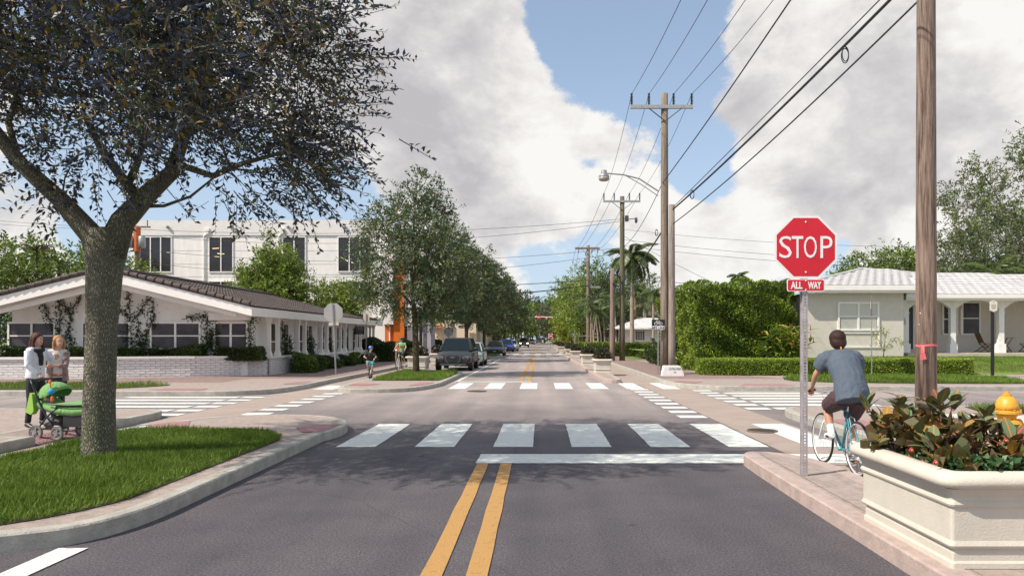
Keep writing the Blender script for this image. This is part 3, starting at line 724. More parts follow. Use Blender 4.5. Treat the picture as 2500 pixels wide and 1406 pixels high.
# hanging sign under the eave
hs_ = thing('hanging_sign', 'small black hanging sign with faint pale lettering under the colonnade eave', 'sign', (-11.3, 44.3, 0))
obj('board', MB().box(X_(866,44.3), X_(889,44.3), 44.28, 44.32, Z_(816,44.3), Z_(797,44.3)), mat('sign_black', (.02,.02,.025), .5), hs_, W=True)
lt = MB()
for (r, y_) in enumerate((800.5, 804, 808.2, 812)):
    xx = 868.5+(r % 2)*1.2
    while xx < 886.5-(r % 2)*1.2:
        l = random.uniform(1.2, 3.6); lt.box(X_(xx,44.3), X_(min(xx+l, 886.5),44.3), 44.27, 44.279, Z_(y_+1.5-(r > 1)*.5, 44.3), Z_(y_-(r == 0)*.9,44.3)); xx += l+.9
obj('lettering', lt, mat('sign_grey_text', (.35,.33,.32), .6), hs_, W=True)
hk = MB(); hk.beam((X_(869,44.3),44.3,Z_(797,44.3)), (X_(869,44.3),44.3,2.6), .02,.02).beam((X_(886,44.3),44.3,Z_(797,44.3)), (X_(886,44.3),44.3,2.6), .02,.02); obj('hanger', hk, STEELD, hs_, W=True)
# --- white brick garden wall
wallp = [(-26,27.2),(-21,27.25),(-17,27.75),(-14,28.8),(-11.6,30.15)]
bw = thing('brick_wall', 'curved low white painted brick wall in front of the white building', 'wall', (-16, 28, 0))
cw = MB(); 
for a, b in zip(wallp[:-1], wallp[1:]):
    cw.beam((a[0],a[1]+.10,.5), (b[0],b[1]+.10,.5), .18, .8)
obj('wall_core', cw, MORT, bw, W=True)
brick_run(bw, wallp, .11, .098, 8, .36, WBRICK, 295, .07)
cp = MB(); 
for a, b in zip(wallp[:-1], wallp[1:]): cp.beam((a[0],a[1]+.05,.935), (b[0],b[1]+.05,.935), .36, .085)
obj('coping', cp, TRIM, bw, W=True)
struct('planting_bed', MB().add([(-26,27.4,.75),(-21,27.5,.75),(-17,28,.75),(-14,29,.75),(-11.9,30.2,.75),(-11.9,YW+.3,.75),(-26,YW+.3,.75)], [(0,1,2,3,4,5,6)]), SOIL)
# --- three-storey white block
B2 = 54.0
wb = thing('office_building', 'three storey white building with tall dark windows and flat roof', 'building', (-19, 54, 0))
def bxz(px0, px1, py0, py1, y=B2): return X_(px0,y), X_(px1,y), Z_(py1,y), Z_(py0,y)
xl, xr = X_(318,B2), X_(940,B2)
ztop = Z_(539,B2)
obj('wall', MB().box(xl, xr, B2, B2+16, 0, ztop), WHITE, wb, W=True)
obj('parapet', MB().box(xl-.06, xr+.06, B2-.09, B2-.002, Z_(575,B2), ztop+.02), mat('parapet_white', (.74,.72,.71), .85, .07, 1.5), wb, W=True)
rv = MB()
for z_ in (Z_(612,B2), Z_(645,B2), Z_(676,B2), Z_(710,B2)): rv.box(xl, xr, B2-.012, B2-.001, z_, z_+.03)
obj('reveal_lines', rv, mat('groove_grey', (.6,.58,.57), .9), wb, W=True)
for (a, b, c, rws) in ((343,418,3,(580,663)), (512,568,2,(580,663)), (692,745,2,(580,663)), (827,905,3,(580,662)), (512,568,2,(688,765)), (692,745,2,(688,765)), (827,905,3,(688,746)), (343,418,3,(690,765))):
    x0, x1, z0, z1 = bxz(a, b, rws[0], rws[1]); window(wb, x0, x1, z0, z1, B2, c, 1, .07, GLASS)
# lit ceiling strips seen through the panes
lts = [((519,607),(535,606)), ((531,619),(548,620)), ((524,626),(536,627)), ((407,616),(416,617)), ((832,628),(840,632)), ((843,634),(850,638)), ((858,640),(866,644))]
for (a, b) in lts:
    obj('ceiling_light', MB().beam((X_(a[0],B2),B2-.025,Z_(a[1],B2)), (X_(b[0],B2),B2-.025,Z_(b[1],B2)), .01, .045), mat('ceiling_strip', (.8,.6,.3), .6, emit=(1,.75,.4,.8)), wb, W=True)
for px in (508, 690):
    dn = MB(); x = X_(px,B2); dn.box(x-.16, x+.16, B2-.22, B2-.092, Z_(565,B2), Z_(558,B2)); dn.box(x-.1, x+.1, B2-.2, B2-.092, Z_(572,B2), Z_(565,B2)); dn.tube([(x,B2-.15,Z_(571,B2)), (x-.25,B2-.12,Z_(577,B2)), (x-.28,B2-.08,Z_(585,B2)), (x-.28,B2-.08,3)], .06, 8)
    obj('downpipe', dn, TRIM, wb, W=True)
for px in (412, 567, 705, 843):
    obj('camera_housing', MB().ball((X_(px,B2), B2-.2, Z_(555,B2)), .13, 8, 6).box(X_(px,B2)-.04, X_(px,B2)+.04, B2-.2, B2-.09, Z_(554,B2), Z_(552,B2)), mat('camera_grey', (.3,.3,.32), .5), wb, W=True)
# right-hand stepped bays: white box, orange wall, white panel, slate end
x0 = X_(936,B2); x1 = X_(963,B2)
obj('wall_box', MB().box(x0, x1, B2-.5, B2+3, Z_(792,B2), Z_(556,B2)), WHITE, wb, W=True)
obj('orange_wall', MB().box(X_(941,B2), X_(963,B2)-.003, B2-.02, B2+2, 0, Z_(792,B2)-.003).box(X_(963,B2), X_(988,B2), B2-.25, B2+2, 0, Z_(640,B2)), ORANGE, wb, W=True)
obj('white_panel', MB().box(X_(988,B2)+.002, X_(1034,B2), B2-.1, B2+2, Z_(796,B2), Z_(560,B2)).box(X_(993,B2), X_(1034,B2), B2+.1, B2+2, 0, Z_(796,B2)-.004), WHITE, wb, W=True)
obj('downpipe', MB().tube([(X_(948,B2),B2-.1,Z_(792,B2)), (X_(952,B2),B2-.1,Z_(799,B2)), (X_(953,B2),B2-.1,.2)], .055, 8), TRIM, wb, W=True)
obj('slate_wall', MB().box(X_(1034,B2)+.003, X_(1046,B2), B2-.3, B2+2, 0, Z_(640,B2)), SLATE, wb, W=True)
obj('end_pier', MB().box(X_(1046,B2)+.003, X_(1055,B2), B2-.6, B2+1.5, 0, Z_(660,B2)), LAV, wb, W=True)
obj('glass_strip', MB().box(X_(1024,B2), X_(1032,B2), B2-.14, B2-.102, .3, Z_(770,B2)), GLASS, wb, W=True)
# --- cream single-storey building
B3 = 78
cb = thing('cream_building', 'low cream flat roofed building behind the parked dark car', 'building', (-9.5, B3, 0))
x0, x1 = X_(1050,B3), X_(1162,B3)
obj('wall', MB().box(x0, x1, B3, B3+26, 0, Z_(785,B3)), CREAM, cb, W=True)
obj('coping', MB().box(x0-.1, x1+.1, B3-.1, B3+26.1, Z_(785,B3)+.002, Z_(782,B3)), mat('cream_light', (.76,.68,.55), .8), cb, W=True)
obj('wall_return', MB().box(X_(1085,B3), X_(1102,B3), B3-.3, B3-.002, 0, Z_(787,B3)), CREAM, cb, W=True)
obj('awning', MB().box(X_(1053,B3), X_(1080,B3), B3-1.0, B3-.002, Z_(800,B3), Z_(794,B3)), mat('awning_orange', (.55,.28,.10), .8), cb, W=True)
obj('vent', MB().box(X_(1119,B3), X_(1129,B3), B3-.06, B3-.002, Z_(799,B3), Z_(794,B3)), STEELD, cb, W=True)
for i in range(7):
    x = X_(1146+i*2, B3); obj('louvre', MB().box(x, x+.045, B3-.08, B3-.002, Z_(850,B3), Z_(812,B3)), mat('louvre_tan', (.36,.29,.2), .8), cb, W=True)
obj('wall_lamp', MB().lathe([(.02,.1),(.12,0),(.12,-.05),(.02,-.06)], 8, (X_(1068,B3), B3-.1, Z_(822,B3))), STEELD, cb, W=True)
# --- pale stucco house with white tiled hip roof on the right
HY = 34.0; PY = 35.2; PW = 37.6
hs = thing('stucco_house', 'pale grey stucco house with white tiled roof and arched porch', 'house', (20, 36, 0))
xa, xb = X_(1962,HY), X_(2206,HY); zt = Z_(716,HY); zb = .6
obj('wall', MB().box(xa, xb, HY, HY+12, zb, zt).box(xb, 40, PW, PW+9, zb, Z_(735,PY)+.2), BEIGE, hs, W=True)
w1 = window(hs, X_(2049,HY), X_(2144,HY)-.06, Z_(803,HY), Z_(742,HY), HY, 2, 2, .09, mat('glass_blinds', (.25,.25,.23), .3), blinds=True)
# thin slats of the blinds
sl_ = MB()
for i in range(34):
    z = Z_(803,HY)+(Z_(742,HY)-Z_(803,HY))*i/34
    for (a, b) in ((2050.5,2093),(2098,2140)): sl_.box(X_(a,HY)+.02, X_(b,HY)-.02, HY-.030, HY-.023, z, z+.022)
obj('blind_slats', sl_, BLIND, w1, W=True, kind='stuff')
pf = MB()
for (a, b, c, d) in ((2045,2148,814,810),(2045,2148,849,845),(2045,2048.5,845,814),(2143.5,2147.5,845,814)): pf.box(X_(a,HY), X_(b,HY), HY-.05, HY-.002, Z_(c,HY), Z_(d,HY))
obj('wall_panel_moulding', pf, TRIM, hs, W=True)
# porch: floor, columns, arched beam
xp0 = X_(2206,PY); xp1 = 40.0; zf = Z_(861,PY); zarch = Z_(731,PY)
obj('porch_floor', MB().box(xp0-.1, xp1, PY-.6, PW, .5, zf), mat('porch_concrete', (.52,.46,.39), .9, .15, 4), hs, W=True)
obj('porch_ceiling', MB().box(xp0, xp1, PY, PW, Z_(731,PY), Z_(731,PY)+.08), TRIM, hs, W=True)
cols = [2206+7, 2328, 2446, 2564, 2682]
def arch_span(a, b):
    x0 = X_(a,PY)+.17; x1 = X_(b,PY)-.17; zs = Z_(752,PY); zc = Z_(739,PY)+.12; n = 18
    mb = MB(); lo = []
    for i in range(n+1):
        t = i/n; lo.append((x0+(x1-x0)*t, zs+(zc-zs)*(1-(abs(2*t-1))**2.4)))
    for i in range(n):
        (xa_, za_), (xb_, zb_) = lo[i], lo[i+1]
        mb.add([(xa_,PY,za_),(xb_,PY,zb_),(xb_,PY,zarch),(xa_,PY,zarch),(xa_,PY+.25,za_),(xb_,PY+.25,zb_),(xb_,PY+.25,zarch),(xa_,PY+.25,zarch)], [(0,1,2,3),(5,4,7,6),(0,4,5,1)])
    obj('arch', mb, WHITE, hs, W=True, fix=False)
for a, b in zip(cols[:-1], cols[1:]): arch_span(a, b)
for c in cols:
    x = X_(c,PY); mb = MB(); mb.box(x-.17, x+.17, PY+.001, PY+.249, Z_(752,PY), zarch).box(x-.13, x+.13, PY+.01, PY+.24, zf+.45, Z_(752,PY)).box(x-.16, x+.16, PY-.01, PY+.26, Z_(765,PY), Z_(763,PY)).box(x-.19, x+.19, PY-.04, PY+.28, zf+.001, zf+.45)
    obj('column', mb, WHITE, hs, W=True)
# house number on the first column: 200
for i, ch in enumerate('200'):
    o = obj('house_number', text_mb(ch, .2, depth=.01), mat('number_grey', (.45,.44,.42), .6), hs); o.location = (X_(2209,PY)-20, PY-.01-36, Z_(778+i*6,PY))
# door and porch windows
xd = X_(2214,PW)
obj('front_door', MB().box(X_(2213,PW), X_(2227,PW), PW-.06, PW-.002, zf, Z_(742,PW)), mat('door_navy', (.03,.04,.07), .3), hs, W=True)
obj('door_frame', MB().box(X_(2227,PW), X_(2232,PW), PW-.1, PW-.002, zf, Z_(740,PW)).box(X_(2209,PW), X_(2213,PW), PW-.1, PW-.002, zf, Z_(740,PW)), TRIM, hs, W=True)
obj('doorstep', MB().box(X_(2208,PW), X_(2236,PW), PW-.7, PW-.11, zf+.001, zf+.16), CREAM, hs, W=True)
window(hs, X_(2303,PW), X_(2333,PW), Z_(814,PW), Z_(744,PW), PW, 1, 2, .08, GLASSW)
window(hs, X_(2350,PW), X_(2389,PW), Z_(814,PW), Z_(740,PW), PW, 1, 2, .08, GLASSW)
obj('shutter', MB().box(X_(2343,PW), X_(2347,PW), PW-.09, PW-.002, Z_(818,PW), Z_(752,PW)), TRIM, hs, W=True)
# roofs
ez = Z_(716,HY-.5)+.02
def fascia_box(x0, x1, y, z0, z1, y2):
    obj('fascia', MB().box(x0, x1, y-.04, y, z0, z1).box(x0, x1, y, y2, z0+.02, z0+.06), TRIM, hs, W=True)
fascia_box(X_(1948,HY-.5), X_(2243,HY-.5), HY-.5, ez, ez+.22, HY)
obj('gutter', MB().box(X_(1946,HY-.5), X_(2245,HY-.5), HY-.62, HY-.545, ez+.12, ez+.36), TRIM, hs, W=True)
ez2 = Z_(733,PY-.6)
fascia_box(X_(2212,PY-.6), 41, PY-.6, ez2, ez2+.2, PY)
obj('gutter', MB().box(X_(2210,PY-.6), 41, PY-.72, PY-.645, ez2+.1, ez2+.3), TRIM, hs, W=True)
xe0, xe1 = X_(1948,HY-.5), X_(2243,HY-.5); ya = HY-.55; ze = ez+.34
R0 = Vector((X_(2105,40), 40, Z_(658,40))); R1 = Vector((X_(2500,45), 45, Z_(690,45))); R2 = R1+(R1-R0)*.5
rb = MB(); A = Vector((xe0,ya,ze)); Bq = Vector((xe1,ya,ze)); K0 = Vector((xe0, 47, ze))
Cc = Vector((X_(2212,PY-.65),PY-.65,ez2+.28)); D = Vector((41,PY-.65,ez2+.28))
Rm = R0+(R1-R0)*.18
rb.add([A,Bq,R0,K0,Rm,Cc,D,R2], [(0,1,4,2),(0,2,3),(5,6,7,4),(1,5,4)])
roof2 = obj('roof', rb, WROOF, hs, W=True, fix=False)
# left hip front slope tiles
dn_ = (Vector((R0.x, ya, ze))-Vector((R0.x, R0.y, R0.z))); up1 = Vector((0, R0.y-ya, R0.z-ze)); L1 = up1.length; n1 = 15
def in_front(p):
    t = (p.z-ze)/(R0.z-ze)
    return 0 <= t < .99 and p.x > xe0+(R0.x-xe0)*t and p.x < xe1+(Rm.x-xe1)*t+.1
tile_slope(roof2, (xe0, ya-.02, ze+.02), (1,0,0), up1, 18, n1, .42, L1/n1, WROOF, 230, (xe1,ya,ze), in_front, hump=.012, thick=.03)
up2 = Vector((0, 41.5-(PY-.65), Z_(670,41.5)-(ez2+.28)))
n2 = 14; L2 = up2.length
Zt = lambda x: 0
def in_p(p):
    t = (p.y-(PY-.65))/(Rm.y-(PY-.65)); xl_ = Cc.x+(Rm.x-Cc.x)*t
    # stay below the ridge line
    f = (p.x-R0.x)/(R1.x-R0.x); zr = R0.z+(R1.z-R0.z)*f
    return p.x > xl_ and p.z < zr-.02 and p.y < 46
tile_slope(roof2, (Cc.x, PY-.67, ez2+.30), (1,0,0), Vector((0, Rm.y-(PY-.65), Rm.z-(ez2+.28))), 44, n2+6, .42, L2/n2, WROOF, 69, (Cc.x,PY,ez2), in_p, hump=.012, thick=.03)
hipm = MB(); hipm.tube([A+Vector((0,0,.03)), R0+Vector((0,0,.04))], .09, 6).tube([Bq+Vector((0,0,.03)), Rm+Vector((0,0,.05))], .10, 6).tube([R0+Vector((0,0,.04)), R2+Vector((0,0,.04))], .09, 6)
obj('ridge_cap', hipm, WROOF, roof2, W=True)
# folding porch furniture
def folding_chair(label, x, y, rz):
    t = thing('folding_chair', label, 'chair', (x,y,zf+.002), rz, 'wooden porch chairs')
    # seat faces +x; slatted
    for i in range(5): obj('slat', MB().box(-.18+i*.085, -.11+i*.085, -.22, .22, .43, .45), TEAK, t)
    bk = MB(); bk.beam((-.16,-.21,.40), (-.42,-.21,1.0), .04, .03).beam((-.16,.21,.40), (-.42,.21,1.0), .04, .03); obj('back_frame', bk, TEAK, t)
    for i in range(7): 
        yy = -.17+i*.057; obj('back_slat', MB().beam((-.19,yy,.48), (-.41,yy,.97), .04, .012), TEAK, t)
    for s in (-.235, .235):
        obj('leg', MB().beam((-.40,s,0), (.22,s,.45), .03, .045, (0,1,0)), TEAK, t); obj('leg', MB().beam((.30,s*.9,0), (-.22,s*.9,.52), .03, .045, (0,1,0)), TEAK, t)
    obj('stretcher', MB().beam((-.36,-.23,.06), (-.36,.23,.06), .03,.03).beam((.26,-.21,.06), (.26,.21,.06), .03,.03).beam((.05,-.23,.27),(.05,.23,.27),.03,.03), TEAK, t)
    return t
folding_chair('slatted wooden folding chair on the porch under the open window', X_(2405,36.4), 36.4, 0)
folding_chair('wooden folding chair at the right edge of the frame beside the porch table', X_(2500,36.4)+.15, 36.4, math.pi)
tb = thing('folding_table', 'small wooden folding table on the porch behind the white column', 'table', (X_(2453,36.6),36.6,zf+.002))
for i in range(6): obj('slat', MB().box(-.38, .38, -.24+i*.08, -.17+i*.08, .73, .75), TEAK, tb)
for s in (-.2, .2):
    obj('leg', MB().beam((-.26,s,0),(.26,s,.72),.03,.045,(0,1,0)), TEAK, tb); obj('leg', MB().beam((.26,s*.8,0),(-.26,s*.8,.72),.03,.045,(0,1,0)), TEAK, tb)
obj('stretcher', MB().beam((-.2,-.2,.08),(-.2,.2,.08),.03,.03).beam((.2,-.2,.08),(.2,.2,.08),.03,.03), TEAK, tb)
# --- small white house between the poles
SY_ = 66
sh = thing('white_cottage', 'small white cottage with gridded window seen between the poles', 'house', (9, SY_, 0))
x0, x1 = X_(1536,SY_), X_(1592,SY_)
obj('wall', MB().box(x0, x1+4, SY_, SY_+9, 0, Z_(801,SY_)), WHITE, sh, W=True)
obj('roof', MB().add([(X_(1502,SY_-1),SY_-1,Z_(801,SY_-1)),(x1+5,SY_-1,Z_(799,SY_-1)),(x1+1,SY_+5,Z_(772,SY_)),(X_(1562,SY_+5),SY_+5,Z_(772,SY_)),(X_(1502,SY_-1),SY_+9,Z_(801,SY_-1)),(x1+5,SY_+9,Z_(799,SY_))],[(0,1,2,3),(0,3,4),(4,3,2,5),(1,5,2),(0,4,5,1)]), WROOF, sh, W=True)
obj('fascia', MB().box(X_(1502,SY_-1), x1+5, SY_-1.05, SY_-1.001, Z_(803.5,SY_-1), Z_(800,SY_-1)), TRIM, sh, W=True)
window(sh, X_(1552,SY_), X_(1573,SY_), Z_(829,SY_), Z_(809,SY_), SY_, 4, 4, .05, GLASS)
# --- far house with terracotta roof
TY = 105
th = thing('tile_roof_house', 'distant house with orange barrel tile roof above the trees', 'house', (X_(1580,TY), TY, 0))
x0, x1 = X_(1555,TY), X_(1700,TY)
obj('wall', MB().box(x0, x1, TY, TY+10, 0, Z_(752,TY)), CREAM, th, W=True)
rr = obj('roof', MB().add([(x0-.5,TY-.6,Z_(752,TY)),(x1,TY-.6,Z_(752,TY)),(x1,TY+5,Z_(722,TY)),(X_(1566,TY),TY+5,Z_(722,TY)),(x0-.5,TY+10,Z_(752,TY))],[(0,1,2,3),(0,3,4)]), mat('terracotta', (.50,.22,.11), .8, .3, 8), th, W=True)
tl = MB()
for i in range(40):
    x = x0-.2+i*.22; f = min(1, max(.05, (x-(x0-.5))/(X_(1566,TY)-x0+.5))); tl.tube([(x,TY-.65,Z_(752,TY)+.04),(x,TY-.6+5.6*f,Z_(752,TY)+.04+(Z_(722,TY)-Z_(752,TY))*f)], .075, 5)
obj('barrel_tiles', tl, mat('terracotta2', (.62,.34,.19), .8, .3, 8), rr, W=True, kind='stuff')
# ================================================================ VEGETATION
def bark_mat(name, c1, c2, sc=9):
    m = bpy.data.materials.new(name); m.use_nodes = True; nt = m.node_tree; N = nt.nodes; L = nt.links; b = N['Principled BSDF']; b.inputs['Roughness'].default_value = .95
    tc = N.new('ShaderNodeTexCoord'); mp = N.new('ShaderNodeMapping'); mp.inputs['Scale'].default_value = (1,1,.28); L.new(tc.outputs['Object'], mp.inputs[0])
    nn = N.new('ShaderNodeTexNoise'); nn.inputs['Scale'].default_value = 3; nn.inputs['Detail'].default_value = 4; L.new(mp.outputs[0], nn.inputs['Vector'])
    mxv = N.new('ShaderNodeMix'); mxv.data_type = 'VECTOR'; mxv.inputs[0].default_value = .12; L.new(mp.outputs[0], mxv.inputs[4]); L.new(nn.outputs['Color'], mxv.inputs[5])
    v = N.new('ShaderNodeTexVoronoi'); v.feature = 'DISTANCE_TO_EDGE'; v.inputs['Scale'].default_value = sc*3.2; L.new(mxv.outputs[1], v.inputs['Vector'])
    n2 = N.new('ShaderNodeTexNoise'); n2.inputs['Scale'].default_value = 45; n2.inputs['Detail'].default_value = 5; L.new(mp.outputs[0], n2.inputs['Vector'])
    r = N.new('ShaderNodeValToRGB'); r.color_ramp.elements[0].position = .0; r.color_ramp.elements[0].color = tuple(c*.45 for c in c1)+(1,); r.color_ramp.elements[1].position = .22; r.color_ramp.elements[1].color = c1+(1,); L.new(v.outputs['Distance'], r.inputs[0])
    mx = N.new('ShaderNodeMix'); mx.data_type = 'RGBA'; r2 = N.new('ShaderNodeValToRGB'); r2.color_ramp.elements[0].position = .42; r2.color_ramp.elements[1].position = .7; L.new(nn.outputs[0], r2.inputs[0]); L.new(r2.outputs[0], mx.inputs[0])
    L.new(r.outputs[0], mx.inputs[6]); ml = N.new('ShaderNodeMix'); ml.data_type = 'RGBA'; ml.blend_type = 'MULTIPLY'; ml.inputs[0].default_value = 1; L.new(r.outputs[0], ml.inputs[6]); ml.inputs[7].default_value = tuple(c/max(.01,d) for c, d in zip(c2, c1))+(1,); L.new(ml.outputs[2], mx.inputs[7]); L.new(mx.outputs[2], b.inputs['Base Color'])
    ad = N.new('ShaderNodeMath'); ad.operation = 'MULTIPLY_ADD'; L.new(n2.outputs[0], ad.inputs[0]); ad.inputs[1].default_value = .35; L.new(r.outputs[0], ad.inputs[2])
    h = N.new('ShaderNodeMapRange'); L.new(v.outputs['Distance'], h.inputs[0]); h.inputs[2].default_value = .3; L.new(h.outputs[0], ad.inputs[2])
    bp = N.new('ShaderNodeBump'); bp.inputs['Strength'].default_value = 1; bp.inputs['Distance'].default_value = .03; L.new(ad.outputs[0], bp.inputs['Height']); L.new(bp.outputs[0], b.inputs['Normal'])
    MATS[name] = m; return m
BARK = bark_mat('oak_bark', (.31,.29,.215), (.21,.23,.14), 19)
BARK2 = bark_mat('young_bark', (.15,.115,.06), (.11,.095,.05), 14)
PALEB = mat('pale_bark', (.36,.30,.25), .9, .3, 5, .4, 20, aniso=(1,1,4))
LF_NEAR = mat('oak_leaf_dark', (.06,.065,.035), .5, island=.6, col2=(.035,.05,.13), scale=2.2, trans=.18, spec=.4)
LF_BRZ = mat('oak_leaf_bronze', (.20,.13,.025), .5, island=.4, trans=.2)
LF_ST = mat('street_leaf', (.115,.16,.045), .5, island=.5, col2=(.055,.105,.07), scale=.9, trans=.25)
LF_ST2 = mat('street_leaf_gold', (.16,.125,.02), .5, island=.4, trans=.25)
LF_BR = mat('bright_leaf', (.24,.32,.04), .5, island=.4, col2=(.13,.20,.025), scale=.7, trans=.3)
LF_MID = mat('mid_leaf', (.145,.215,.04), .5, island=.45, col2=(.08,.135,.025), scale=.8, trans=.25)
LF_DK = mat('dark_leaf', (.065,.105,.025), .45, island=.45, col2=(.035,.06,.016), scale=.8, trans=.15)
LF_OL = mat('olive_leaf', (.14,.16,.07), .6, island=.4, col2=(.08,.095,.045), scale=.6, trans=.2)
LF_FIC = mat('ficus_leaf', (.27,.37,.04), .42, island=.5, col2=(.08,.15,.022), scale=1.1, trans=.25, spec=.6)
LF_BOX = mat('clipped_leaf', (.27,.38,.04), .5, island=.35, col2=(.20,.30,.03), scale=2, trans=.25)
LF_PALM = mat('palm_leaf', (.12,.17,.05), .45, island=.3, col2=(.07,.11,.03), scale=1.2, trans=.15)
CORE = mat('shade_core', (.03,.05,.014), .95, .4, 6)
def twigs(P0, D0, nleaf, tl, size, spread=.75, droop=.15):
    """leafy twigs: leaves alternate along each twig"""
    n = len(P0); D0 = unit(D0); t = (np.arange(nleaf)+.5)/nleaf
    side = unit(np.cross(D0, RNG.normal(size=(n,3))))
    P = P0[:,None,:]+D0[:,None,:]*(t[None,:,None]*tl)
    P[:,:,2] -= droop*tl*t[None,:]**2
    sg = np.where(np.arange(nleaf) % 2 == 0, 1., -1.)[None,:,None]
    D = D0[:,None,:]*.6+side[:,None,:]*sg*spread+RNG.normal(0,.35,(n,nleaf,3))
    return P.reshape(-1,3), D.reshape(-1,3)
def grow(parent, loc, limbs, centers, radius, leafmats, twn, nleaf, tl, size, bark, wr=.42, br=.02, taper=.35, branch_every=1, outer=None, twig_geo=0):
    """limbs: list of polylines [(x,y,z,r),...]; clumps hang off the nearest limb point; leafmats: [(material, share)]"""
    tr = None
    for i, lb in enumerate(limbs):
        mb = MB(); mb.tube([p[:3] for p in lb], [p[3] for p in lb], 16 if i == 0 and lb[0][3] > .15 else 8)
        o = obj('trunk' if i == 0 else 'limb', mb, bark, parent if i == 0 else TRUNK[0], smooth=True)
        if i == 0: TRUNK[0] = o
    pts = []
    for lb in limbs:
        for a, b in zip(lb[:-1], lb[1:]):
            for t in np.linspace(0, 1, 6): pts.append([a[k]+(b[k]-a[k])*t for k in range(3)])
    pts = np.array(pts); bm_ = MB(); P0 = []; D0 = []; cc = np.mean(centers, axis=0)
    for q, c in enumerate(centers):
        d = np.linalg.norm(pts-c, axis=1)+.6*np.maximum(0, pts[:,2]-c[2]+.2); a = pts[np.argmin(d)]; c = np.array(c)
        m_ = (a+c)/2+RNG.normal(0,.12,3)*radius+np.array([0,0,.1*radius])
        if q % branch_every == 0: bm_.tube([a, m_, c], [br, br*.7, br*.25], 4, cap=False)
        if q % 3 == 0: pts = np.vstack([pts, m_[None], c[None]])
        p = c+RNG.normal(0, radius*.42, (twn,3)); dd = (p-c)*1.2+unit((c-(outer if outer is not None else cc))[None])[0]*radius*.7+RNG.normal(0,.25,(twn,3))*radius
        P0.append(p); D0.append(dd)
    obj('branches', bm_, bark, TRUNK[0], fix=False, kind='stuff')
    P0 = np.concatenate(P0); D0 = np.concatenate(D0); P, D = twigs(P0, D0, nleaf, tl, size)
    idx = RNG.permutation(len(P0))
    if twig_geo:
        k = idx[:twig_geo]; a = P0[k]; d = unit(D0[k]); b = a+d*tl; b[:,2] -= .15*tl; a = a-d*tl*.3
        w = np.full((len(k),3), .0); w[:,2] = .006; w[:,0] = .004
        V = np.stack([a-w, a+w, b+w*.4, b-w*.4], 1).reshape(-1,3); i = np.arange(len(k))[:,None]*4
        arr_obj('twigs', V, np.concatenate([i,i+1,i+2,i+3],1), bark, TRUNK[0], kind='stuff')
    r = RNG.random(len(P)); r2 = np.repeat(RNG.random(len(P0)), nleaf); r = .5*r+.5*r2; lo = 0; order = np.argsort(r)
    for (m, sh, nm) in leafmats:
        hi = lo+int(len(P)*sh); s = order[lo:hi]; lo = hi
        leaves(nm, P[s], D[s], size, m, parent, wr=wr)
TRUNK = [None]
def ell(n, c, r, pw=.45, zmin=None, prof=None):
    out = []
    while len(out) < n:
        v = RNG.normal(size=3); v /= np.linalg.norm(v); k = RNG.random()**pw; p = np.array([c[0]+v[0]*r[0]*k, c[1]+v[1]*r[1]*k, c[2]+v[2]*r[2]*k])
        if zmin is not None and p[2] < zmin: continue
        if prof and not prof(p): continue
        out.append(p)
    return np.array(out)
# --- the big near tree
bt = thing('shade_tree', 'big tree with forked trunk and dark leaves on the near grassy island', 'tree', (X_(241,9.25), 9.25, .14))
bx, by = bt.location.x, bt.location.y
def L3(px, py, Y, r): return (X_(px,Y)-bx, Y-by, Z_(py,Y)-.14, r)
limbs = [
 [(0,0,-.06,.24),(0,0,.06,.205),L3(242,980,9.25,.188),L3(248,800,9.25,.185),L3(255,660,9.25,.215),L3(258,600,9.25,.24),L3(255,560,9.25,.20)],
 [L3(250,620,9.25,.20),L3(225,575,9.2,.15),L3(150,490,9.1,.115),L3(50,400,9.0,.095),L3(-20,310,8.9,.08),L3(-80,200,8.7,.08),L3(-120,40,8.4,.05)],
 [L3(268,620,9.25,.20),L3(300,540,9.3,.15),L3(365,470,9.4,.12),L3(420,420,9.5,.10),L3(450,330,9.6,.08),L3(480,200,9.8,.09),L3(540,60,10,.05)],
 [L3(345,490,9.35,.08),L3(310,450,9.3,.07),L3(250,370,9.1,.05),L3(205,280,8.9,.035)],
 [L3(310,455,9.3,.05),L3(335,400,9.5,.045),L3(365,300,9.8,.03)],
 [L3(450,330,9.6,.07),L3(560,250,9.9,.06),L3(640,160,10.2,.045),L3(700,40,10.3,.03)],
 [L3(430,400,9.5,.045),L3(520,430,9.2,.04),L3(590,400,9.0,.03),L3(700,370,8.9,.02)],
 [L3(350,503,9.4,.03),L3(400,503,9.5,.022),L3(465,480,9.6,.018),L3(540,420,9.7,.012)],
 [L3(50,405,9.0,.05),L3(20,300,9.3,.04),L3(60,180,9.6,.03)],
 [L3(-20,310,8.9,.06),L3(-140,260,9.0,.05),L3(-260,150,9.0,.03)]]
cen = []
def ok_near(p):
    Y = p[1]+by; px = VX+F*(p[0]+bx)/Y; py = VY-F*(p[2]+.14-H)/Y
    low = np.interp(px, [-600,-100,0,120,230,330,450,520,640,760,880,930,960], [240,250,260,330,350,300,280,340,350,390,350,240,150])
    return py < low and px < 745
cen = ell(235, (.0,-.15,5.7), (4.15,2.9,2.9), .5, prof=ok_near)
sprays = [L3(840,130,9.3,0),L3(800,90,9.3,0),L3(835,250,9.2,0),L3(780,170,9.4,0),L3(790,420,9.2,0),L3(745,440,9.3,0),L3(590,455,9.3,0),L3(770,370,9.0,0),L3(200,420,9.0,0),L3(160,400,9.1,0),L3(720,300,9.3,0),L3(730,360,9.2,0),L3(680,400,9.3,0),L3(800,290,9.0,0),L3(770,30,9.3,0),L3(640,430,9.5,0),L3(400,320,9,0),L3(300,350,9,0),L3(100,345,9.2,0)]
cen = np.vstack([cen, np.array([s[:3] for s in sprays])])
